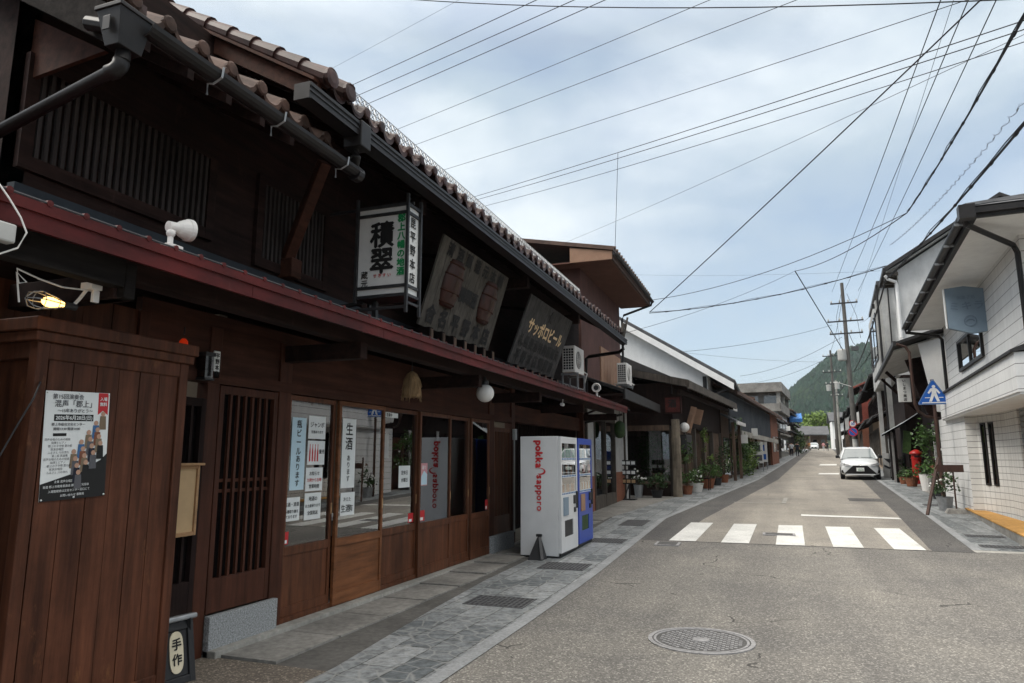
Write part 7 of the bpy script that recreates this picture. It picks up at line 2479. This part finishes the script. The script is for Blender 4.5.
# ================================================================== CARS
def car(lab, M, paint, plate='12-45'):
    """hatchback, nose towards local -y, ground at local z = 0"""
    t = thing('parked_car', lab, 'car', (0, 0, 0), M=M)
    NX = 14
    def loft(mb, st):
        vs = []
        for (y, w, zb, zt, bow) in st:
            # half ring from sill up to roof line, mirrored
            h = [(w * .90, zb), (w, zb + .10), (w * 1.0, zb + (zt - zb) * .45), (w * .975, zb + (zt - zb) * .72), (w * .90, zt - bow * .5), (w * .62, zt - .012), (w * .3, zt), ]
            ring = [(x, z) for x, z in h] + [(-x, z) for x, z in reversed(h)]
            vs += [(x, y + .10 * bow * 4 * (abs(x) / max(w, .01)) ** 2 * (1 if y < .35 else 0), z) for x, z in ring]
        m = 14
        fs = []
        for i in range(len(st) - 1):
            for k in range(m):
                k2 = (k + 1) % m
                fs.append((i * m + k, i * m + k2, (i + 1) * m + k2, (i + 1) * m + k))
        fs.append(tuple(range(m))); fs.append(tuple((len(st) - 1) * m + k for k in range(m)))
        mb.add(vs, fs)
    b = MB(M)
    loft(b, [(.0, .70, .28, .62, .10), (.06, .78, .20, .74, .12), (.22, .83, .18, .82, .12), (.6, .845, .18, .90, .10), (1.05, .85, .18, .98, .08), (1.3, .85, .18, 1.0, .06), (2.4, .85, .18, 1.0, .05), (3.4, .85, .18, 1.02, .06), (3.8, .82, .22, 1.0, .1), (3.95, .76, .3, .9, .1)])
    body = b.build('body', paint, t, smooth=True)
    md = body.modifiers.new("sub", 'SUBSURF'); md.levels = 1; md.render_levels = 2
    # cabin: roof skin over dark glass
    b = MB(M)
    base = [(-.78, 1.0, .96), (.78, 1.0, .96), (.80, 2.4, 1.0), (.78, 3.78, 1.02), (-.78, 3.78, 1.02), (-.80, 2.4, 1.0)]
    top = [(-.57, 1.82, 1.44), (.57, 1.82, 1.44), (.60, 2.5, 1.48), (.56, 3.35, 1.44), (-.56, 3.35, 1.44), (-.60, 2.5, 1.48)]
    b.add(base + top, [(i, (i + 1) % 6, 6 + (i + 1) % 6, 6 + i) for i in range(6)] + [(6, 7, 8, 9, 10, 11)])
    g_ = b.build('cabin_glass', 'car_glass', t)
    b = MB(M)
    b.hexa([(-.60, 1.80, 1.43), (.60, 1.80, 1.43), (.58, 3.4, 1.43), (-.58, 3.4, 1.43), (-.54, 1.86, 1.47), (.54, 1.86, 1.47), (.52, 3.3, 1.485), (-.52, 3.3, 1.485)])
    b.hexa([(-.50, 1.95, 1.465), (.50, 1.95, 1.465), (.48, 3.2, 1.475), (-.48, 3.2, 1.475), (-.40, 2.2, 1.505), (.40, 2.2, 1.505), (.38, 3.0, 1.505), (-.38, 3.0, 1.505)])
    for s in (-1, 1):
        b.bar((s * .79, 1.0, .96), (s * .585, 1.82, 1.45), .065, .05)
        b.bar((s * .80, 2.4, 1.0), (s * .60, 2.45, 1.46), .07, .04)
        b.bar((s * .79, 3.75, 1.02), (s * .57, 3.35, 1.45), .10, .12)
    b.build('roof', paint, t, bevel=.02)
    b = MB(M); b.bar((0, 1.10, 1.02), (-.50, 1.06, 1.0), .02, .02); b.bar((.1, 1.10, 1.02), (.6, 1.10, 1.02), .02, .02); b.bar((0, 1.78, 1.40), (.0, 1.80, 1.34), .16, .03); b.build('wiper', 'car_black', t)
    b = MB(M); b.prism([(-.30, -.03, .66), (.30, -.03, .66), (.67, -.015, .31), (.62, -.015, .24), (-.62, -.015, .24), (-.67, -.015, .31)], (0, .06, 0))
    b.build('grille', 'car_black', t)
    # white bars framing the dark mouth
    b = MB(M)
    b.box(-.62, .62, -.035, .02, .225, .275)
    b.build('bumper', paint, t, bevel=.01)
    for s in (-1, 1):
        b = MB(M); b.prism([(s * .42, -.02, .70), (s * .60, .04, .745), (s * .82, .20, .80), (s * .84, .20, .72), (s * .62, .02, .66)], (0, .05, .0)); o = b.build('headlight', 'glass_lamp', t)
        b = MB(M); b.lathe([(.05, 0), (.05, .02), (.03, .025), (0, .025)], (s * .66, .055, .715), 12, axis='y'); b.build('reflector', 'chrome', o)
        b = MB(M); b.prism([(s * .74, .0, .46), (s * .81, .05, .44), (s * .81, .05, .33), (s * .70, -.01, .30)], (0, -.02, 0)); b.build('fog_recess', 'car_black', t)
        b = MB(M); b.box(min(s * .86, s * 1.02), max(s * .86, s * 1.02), 1.22, 1.36, .98, 1.12); b.bar((s * .80, 1.3, .98), (s * .9, 1.3, 1.02), .05, .05); b.build('mirror', 'car_black', t, bevel=.03)
    b = MB(M); b.box(-.165, .165, -.055, -.04, .40, .565); o = b.build('number_plate', 'paper', t, bevel=.005)
    b = MB()
    mr = M.to_3x3()
    b.text(plate, M @ Vector((.02, -.056, .455)), mr @ XX, UP, .095, bold=.02); b.text('岐阜 500', M @ Vector((0, -.056, .525)), mr @ XX, UP, .04); b.build('plate_number', 'ink_green', o)
    b = MB(M)
    ring = [(.055 * math.cos(2 * PI * k / 20), -.012, .69 + .036 * math.sin(2 * PI * k / 20)) for k in range(21)]
    b.tube(ring, .007, 5); b.build('emblem', 'chrome', t)
    for s in (-1, 1):
        for y in (.70, 3.20):
            b = MB(M); x0 = s * .78; b.lathe([(.20, -.10), (.285, -.09), (.30, -.04), (.30, .04), (.285, .09), (.20, .10)], (x0 - s * .02, y, .30), 24, axis='x'); w_ = b.build('wheel', 'rubber', t)
            b = MB(M); b.lathe([(.0, 0), (.19, 0), (.20, .02), (.0, .03)] if s > 0 else [(.0, -.03), (.20, -.02), (.19, 0), (0, 0)], (x0 + s * .06, y, .30), 18, axis='x'); b.build('rim', 'metal_grey', w_)
    return t
mat('glass_lamp', (.45, .46, .48), .15, (3, 3, 3), .1, 0, spec=.8)
mat('car_glass', (.15, .18, .19), .05, (3, 3, 3), .1, 0, spec=.8)  # blue-grey base colour stands in for sky reflected in the windscreen
slope = (gz(38.5) - gz(36.5)) / 2
CM = RF @ Matrix.Translation((-.93, 22.9, gr(22.9) + .0)) @ Matrix.Rotation(math.atan(slope), 4, 'X')
car('white hatchback with black grille parked facing downhill on the right of the street', CM, 'car_white', '53-12')
CM2 = Matrix.Translation((8.2, 156, gz(156))) @ Matrix.Rotation(-math.radians(4), 4, 'Z')
car('small white car far away in the middle of the street', CM2, 'car_white', '20-78')

# ================================================================== PEOPLE
def person(lab, loc, rot, hgt, shirt, legs, hair='hair_black', stride=.18, arm=.12):
    M = Matrix.Translation(loc) @ Matrix.Rotation(rot, 4, 'Z') @ Matrix.Scale(hgt / 1.72, 4)
    t = thing('person', lab, 'person', loc)
    V_ = [(0, 0, .92), (0, -.01, 1.12), (0, 0, 1.34), (0, 0, 1.46), (0, -.015, 1.54), (0, -.02, 1.64),
          (.19, 0, 1.40), (.25, -arm, 1.14), (.24, -arm * 2.2, .90), (.24, -arm * 2.5, .80),
          (-.19, 0, 1.40), (-.25, arm, 1.14), (-.24, arm * .6, .90), (-.24, arm * .4, .80),
          (.09, 0, .88), (.10, -stride * .6, .48), (.10, -stride, .08), (.10, -stride - .16, .04),
          (-.09, 0, .88), (-.10, stride * .4, .48), (-.10, stride, .08), (-.10, stride - .16, .04)]
    R_ = [.15, .135, .15, .06, .085, .075, .065, .048, .036, .042, .065, .048, .036, .042, .095, .065, .045, .045, .095, .065, .045, .045]
    E_ = [(0, 1), (1, 2), (2, 3), (3, 4), (4, 5), (2, 6), (6, 7), (7, 8), (8, 9), (2, 10), (10, 11), (11, 12), (12, 13), (0, 14), (14, 15), (15, 16), (16, 17), (0, 18), (18, 19), (19, 20), (20, 21)]
    me = bpy.data.meshes.new('body')
    me.from_pydata(V_, E_, [])
    tmp = bpy.data.objects.new('body', me)
    COL.objects.link(tmp)
    sk = tmp.modifiers.new('skin', 'SKIN')
    for i, r in enumerate(R_):
        me.skin_vertices[0].data[i].radius = (r, r * (.8 if i < 3 else 1))
    me.skin_vertices[0].data[0].use_root = True
    ss = tmp.modifiers.new('sub', 'SUBSURF'); ss.levels = 1; ss.render_levels = 1
    dg = bpy.context.evaluated_depsgraph_get()
    me2 = bpy.data.meshes.new_from_object(tmp.evaluated_get(dg))
    bpy.data.objects.remove(tmp)
    for m_ in (shirt, legs, 'skin', 'rubber'):
        me2.materials.append(MATS[m_])
    for p in me2.polygons:
        z, x = p.center.z, abs(p.center.x)
        p.material_index = 2 if (z > 1.42 or (x > .18 and z < 1.1 and z > .7)) else 0 if z > .93 else 3 if z < .09 else 1
        p.use_smooth = True
    me2.transform(Matrix.Translation(-Vector(loc)) @ M)
    o = bpy.data.objects.new('body', me2)
    COL.objects.link(o); o.parent = t; BASE[o] = BASE[t]
    b = MB(M); b.ball((0, .012, 1.645), .098, 8); b.build('hair', hair, t, smooth=True)
    return t
person('person in white shirt and dark trousers strolling beside another on the left pavement edge', (2.30, 91.5, gz(91.5)), PI, 1.72, 'cloth_white', 'cloth_navy')
person('person all in dark clothes walking beside the one in a white shirt', (2.95, 91.9, gz(91.9)), PI, 1.68, 'cloth_navy', 'cloth_navy', stride=.14)
person('person in orange top standing far off to the left of the small white car', (6.6, 141, gz(141)), 0, 1.65, 'cloth_orange', 'cloth_khaki', stride=.05)
person('person in pink far off to the right of the small white car', (9.0, 141, gz(141)), 0, 1.62, 'cloth_pink', 'cloth_white', stride=.08)
person('person in dark clothes next to the one in pink far up the street', (9.7, 141.5, gz(141)), .3, 1.68, 'cloth_navy', 'cloth_navy', stride=.08)

# ================================================================== HILL
RIDGE = [(-900, 20), (-300, 30), (-60, 52), (0, 62), (25, 78), (40, 93), (78, 117), (115, 131), (150, 141), (230, 160), (330, 175), (460, 150), (700, 120), (1200, 60)]
def ridge(x):
    for (x0, z0), (x1, z1) in zip(RIDGE, RIDGE[1:]):
        if x <= x1:
            u = (x - x0) / (x1 - x0)
            return z0 + (z1 - z0) * u
    return 60
def hill_z(x, y):
    zr = ridge(x * 1000 / max(y, 500) if y < 1000 else x)
    u = max(0, min(1, (y - 430) / 570))
    s = u * u * (3 - 2 * u)
    back = max(0, min(1, (y - 1000) / 500))
    wob = 5 * math.sin(x * .021 + y * .013) + 3 * math.sin(x * .05 - y * .03)
    return 4 + (zr - 8) * (.15 * u + .85 * s) * (1 - back) + wob * s * (1 - back)
g = MB()
xs = list(range(-900, 1201, 30)); ys = list(range(420, 1541, 40))
vs = [(x, y, hill_z(x, y)) for y in ys for x in xs]
fs = []
for i in range(len(ys) - 1):
    for j in range(len(xs) - 1):
        a = i * len(xs) + j
        fs.append((a, a + 1, a + 1 + len(xs), a + len(xs)))
g.add(vs, fs)
mat('hill_floor', (.022, .040, .018), .9, (.03, .03, .03), .4)
struct(g, 'hill', 'hill_floor', smooth=True)
rnd = random.Random(11)
VV, FF, MI = [], [], []
def spindle(x, y, z, h, r, mi):
    o = len(VV)
    k = 6
    ph = rnd.random()
    for q, (rr, hh) in enumerate(((r * .55, .1), (r, .32), (r * .62, .66))):
        for i in range(k):
            a = 2 * PI * (i + ph + .5 * q) / k
            j = rnd.uniform(.8, 1.2)
            VV.append((x + rr * j * math.cos(a), y + rr * j * math.sin(a), z + h * hh * rnd.uniform(.92, 1.08)))
    VV.append((x, y, z + h))
    for q in range(2):
        for i in range(k):
            FF.append((o + q * k + i, o + q * k + (i + 1) % k, o + (q + 1) * k + (i + 1) % k, o + (q + 1) * k + i)); MI.append(mi)
    for i in range(k):
        FF.append((o + 2 * k + i, o + 2 * k + (i + 1) % k, o + 3 * k)); MI.append(mi)
for i in range(9000):
    y = 520 + 560 * rnd.random() ** .8
    x = y * rnd.uniform(-.06, .22)
    h = rnd.uniform(8, 15)
    spindle(x, y, hill_z(x, y) - 1.5, h, h * rnd.uniform(.24, .36), 1 if math.sin(x * .03 + y * .017) + rnd.gauss(0, .8) > 1.1 else 0)
me = bpy.data.meshes.new('forest')
me.from_pydata(VV, [], FF)
me.materials.append(MATS['leaf_hill']); me.materials.append(MATS['leaf_hill_light'])
me.polygons.foreach_set('material_index', MI)
o = bpy.data.objects.new('forest', me); COL.objects.link(o)
tag(o, 'dense dark green forest covering the hill beyond the street', 'forest', kind='stuff')

# ------------------------------------------------------------------ haze: one closed box of even air
hz = bpy.data.materials.new('haze')
hz.use_nodes = True
ht = hz.node_tree
ht.nodes.remove(ht.nodes['Principled BSDF'])
pv = ht.nodes.new('ShaderNodeVolumePrincipled')
pv.inputs['Color'].default_value = (.80, .88, .95, 1)
pv.inputs['Density'].default_value = .00014
pv.inputs['Anisotropy'].default_value = .2
ht.links.new(pv.outputs[0], ht.nodes['Material Output'].inputs['Volume'])
MATS['haze'] = hz
g = MB(); g.box(-1400, 1400, -1000, 1800, -1.2, 215)
o = g.build('haze', 'haze', base=(0, 0, 0)); o['kind'] = 'stuff'; o['label'] = 'thin pale haze over the whole valley'

# ================================================================== OVERHEAD WIRES
WIRES=[
 ('faint thin wire high above the dark tiled roof', (-33.55, 36.88, 25.61), (2.26, 16.14, 17.28), 0.006, 0.1),
 ('upper of three parallel black cables rising from the tiled roof', (-26.91, 29.09, 19.3), (4.66, 9.93, 11.0), 0.011, 0.1),
 ('middle of three parallel black cables rising from the tiled roof', (-26.46, 28.91, 18.61), (5.83, 10.08, 10.98), 0.011, 0.1),
 ('lower of three parallel black cables rising from the tiled roof', (-26.08, 28.79, 17.86), (6.76, 10.18, 11.05), 0.011, 0.1),
 ('thin wire over the shop roof beside the three parallel cables', (-27.23, 32.86, 18.4), (10.88, 11.14, 11.88), 0.009, 0.15),
 ('thin wire crossing the sky from the middle of the shop roof', (-26.11, 33.07, 17.58), (11.14, 10.94, 10.94), 0.009, 0.15),
 ('thin wire crossing the sky above the twisted cable bundle', (-25.19, 35.68, 17.49), (10.71, 11.61, 9.92), 0.009, 0.2),
 ('upper strand of the cable bundle crossing the open sky', (-23.41, 39.14, 17.17), (10.59, 8.78, 7.98), 0.011, 0.25),
 ('middle strand of the cable bundle crossing the open sky', (-23.43, 39.26, 17.13), (10.57, 8.76, 7.85), 0.011, 0.35),
 ('lower sagging strand of the cable bundle crossing the open sky', (-22.81, 39.5, 16.93), (10.51, 8.79, 7.76), 0.009, 0.5),
 ('faint wire rising behind the brown house towards the upper right', (-19.8, 53.53, 17.73), (8.21, 11.06, 9.2), 0.007, 0.3),
 ('straight black cable rising steeply from the brown house eave corner', (-3.59, 23.4, 6.5), (6.55, 6.97, 9.82), 0.014, 0.1),
 ('sagging black cable along the top of the view', (-11.21, 15.68, 15.08), (7.09, 12.32, 8.36), 0.012, 0.42),
 ('thick bundled cable hanging from the upper right to the splice', (4.42, 24.0, 9.21), (3.1, 6.04, 6.84), 0.018, 0.15),
 ('thick bundled cable running down to the grey wall corner', (3.85, 25.2, 7.39), (3.08, 6.02, 5.47), 0.018, 0.12),
 ('thin spiral hanger wire beside the thick bundled cable', (4.08, 25.3, 8.58), (3.16, 6.25, 5.78), 0.0035, 0.25),
 ('beaded cable spanning the street from brown eave to white wall corner', (-3.62, 23.4, 6.46), (3.88, 25.1, 7.83), 0.013, 0.25),
 ('sagging thin cable spanning the street to the cable splice', (-6.7, 31.07, 8.61), (4.42, 24.0, 9.21), 0.012, 0.65),
 ('cable dropping from the splice towards the street middle', (4.42, 24.0, 9.21), (1.77, 40.0, 11.66), 0.016, 0.3),
 ('thin wire from the storehouse side to the top of the stay wire', (-5.87, 30.54, 7.1), (1.77, 40.0, 11.66), 0.009, 0.25),
 ('slanting stay wire running down to the transformer pole', (1.77, 40.0, 11.66), (5.51, 57.6, 9.66), 0.028, 0.0),
 ('left of three power lines rising steeply from the transformer pole', (5.08, 57.8, 14.23), (3.28, 9.03, 9.67), 0.011, 0.1),
 ('middle of three power lines rising steeply from the transformer pole', (6.0, 57.8, 14.31), (3.66, 9.03, 9.54), 0.011, 0.1),
 ('right of three power lines rising steeply from the transformer pole', (6.89, 57.8, 14.16), (4.04, 9.03, 9.44), 0.011, 0.1),
 ('faint power line between the left and middle steep ones', (6.16, 57.8, 11.8), (3.96, 11.01, 11.23), 0.006, 0.1),
 ('thick cable from the grey wall corner down to the pole transformer', (3.85, 25.2, 7.39), (6.07, 57.6, 7.96), 0.03, 0.4),
 ('wire from the white storehouse to the upper crossarm', (-5.43, 43.41, 8.02), (4.9, 57.8, 11.65), 0.012, 0.3),
 ('wire from the concrete block roof to the pole transformer', (-2.4, 70.0, 9.35), (5.53, 57.8, 10.68), 0.014, 0.5),
 ('lower wire from the concrete block roof to the pole transformer', (-2.62, 70.0, 8.6), (5.46, 57.8, 9.69), 0.012, 0.6),
 ('faint level wire above the concrete block roof', (-5.26, 44.44, 8.22), (5.4, 57.8, 8.78), 0.008, 0.2),
 ('wire joining the transformer pole to the farther pole, upper', (5.73, 57.8, 13.55), (7.2, 90.0, 14.01), 0.016, 0.5),
 ('wire joining the transformer pole to the farther pole, lower', (5.89, 57.8, 7.99), (7.3, 90.0, 9.26), 0.03, 0.6),
 ('cable looping between the transformer pole and the right hand eaves', (6.0, 57.6, 7.97), (5.21, 37.0, 7.66), 0.02, 0.5),
 ('service wire from the transformer pole to the dark eaves on the right', (5.87, 57.8, 9.67), (5.94, 46.0, 6.28), 0.012, 0.5),
 ('second service wire from the transformer pole to the right hand eaves', (5.68, 57.8, 8.91), (6.05, 50.0, 5.8), 0.012, 0.6),
 ('service wire from the transformer pole to the concrete block balcony', (5.45, 57.8, 9.54), (2.08, 88.0, 8.55), 0.012, 0.7),
 ('service wire from the farther pole to the far left houses', (7.25, 90.0, 11.63), (3.1, 110.0, 7.36), 0.014, 0.8),
 ('cable from the farther pole to the white gabled house', (7.09, 90.0, 9.27), (9.33, 100.0, 7.23), 0.016, 0.5),
 ('cable from the farther pole to the distant pole', (7.14, 90.0, 11.63), (9.14, 110.0, 12.1), 0.02, 0.5),
 ('slack cable between the farther pole and the distant pole', (7.09, 90.0, 9.27), (9.13, 110.0, 10.09), 0.03, 0.8),
 ('thin wire from the upper crossarm to the narrow grey house', (6.85, 57.8, 11.76), (5.28, 37.0, 9.13), 0.01, 0.3),
 ('vertical drop wire hanging from the bundle to the brown roof', (-4.17, 21.5, 11.48), (-4.34, 21.5, 8.31), 0.008, 0),
 ('faint level wire behind the brown house roof', (-12.33, 61.27, 18.11), (6.61, 45.0, 12.49), 0.006, 0.2),
]

for lab, a, c, r, sag in WIRES:
    a, c = Vector(a), Vector(c)
    b = MB()
    n = 16 if sag else 1
    pts = []
    for i in range(n + 1):
        u = i / n
        p = a.lerp(c, u)
        p.z -= sag * 4 * u * (1 - u)
        pts.append(p)
    spiral = 'spiral' in lab
    if spiral:
        n = 260
        pts = []
        for i in range(n + 1):
            u = i / n
            p = a.lerp(c, u)
            p.z -= sag * 4 * u * (1 - u)
            pts.append(p + Vector((.018 * math.cos(i * 1.1), .018 * math.sin(i * 1.1), .018 * math.sin(i * 1.1))))
        b.tube(pts, r, 4)
    else:
        b.tube(pts, r, 5)
    if 'bundled' in lab or 'beaded' in lab:
        L = (c - a).length
        off = Vector((0, 0, r * 2.0))
        b.tube([p + off + Vector((.02 * math.sin(k * 2.4), 0, .02 * math.cos(k * 1.7))) for k, p in enumerate(pts)], r * .5, 5)
        k = .6
        while k < L:
            p = a.lerp(c, k / L); u = k / L; p.z -= sag * 4 * u * (1 - u)
            d = (c - a).normalized() * .05
            b.tube([p - d, p + d], r * 1.6, 6)
            k += .75 if 'beaded' in lab else 1.3
    o = b.build('overhead_wire', 'wire_grey' if 'faint' in lab or spiral else 'wire_black', base=a)
    tag(o, lab, 'wire', 'overhead wires')
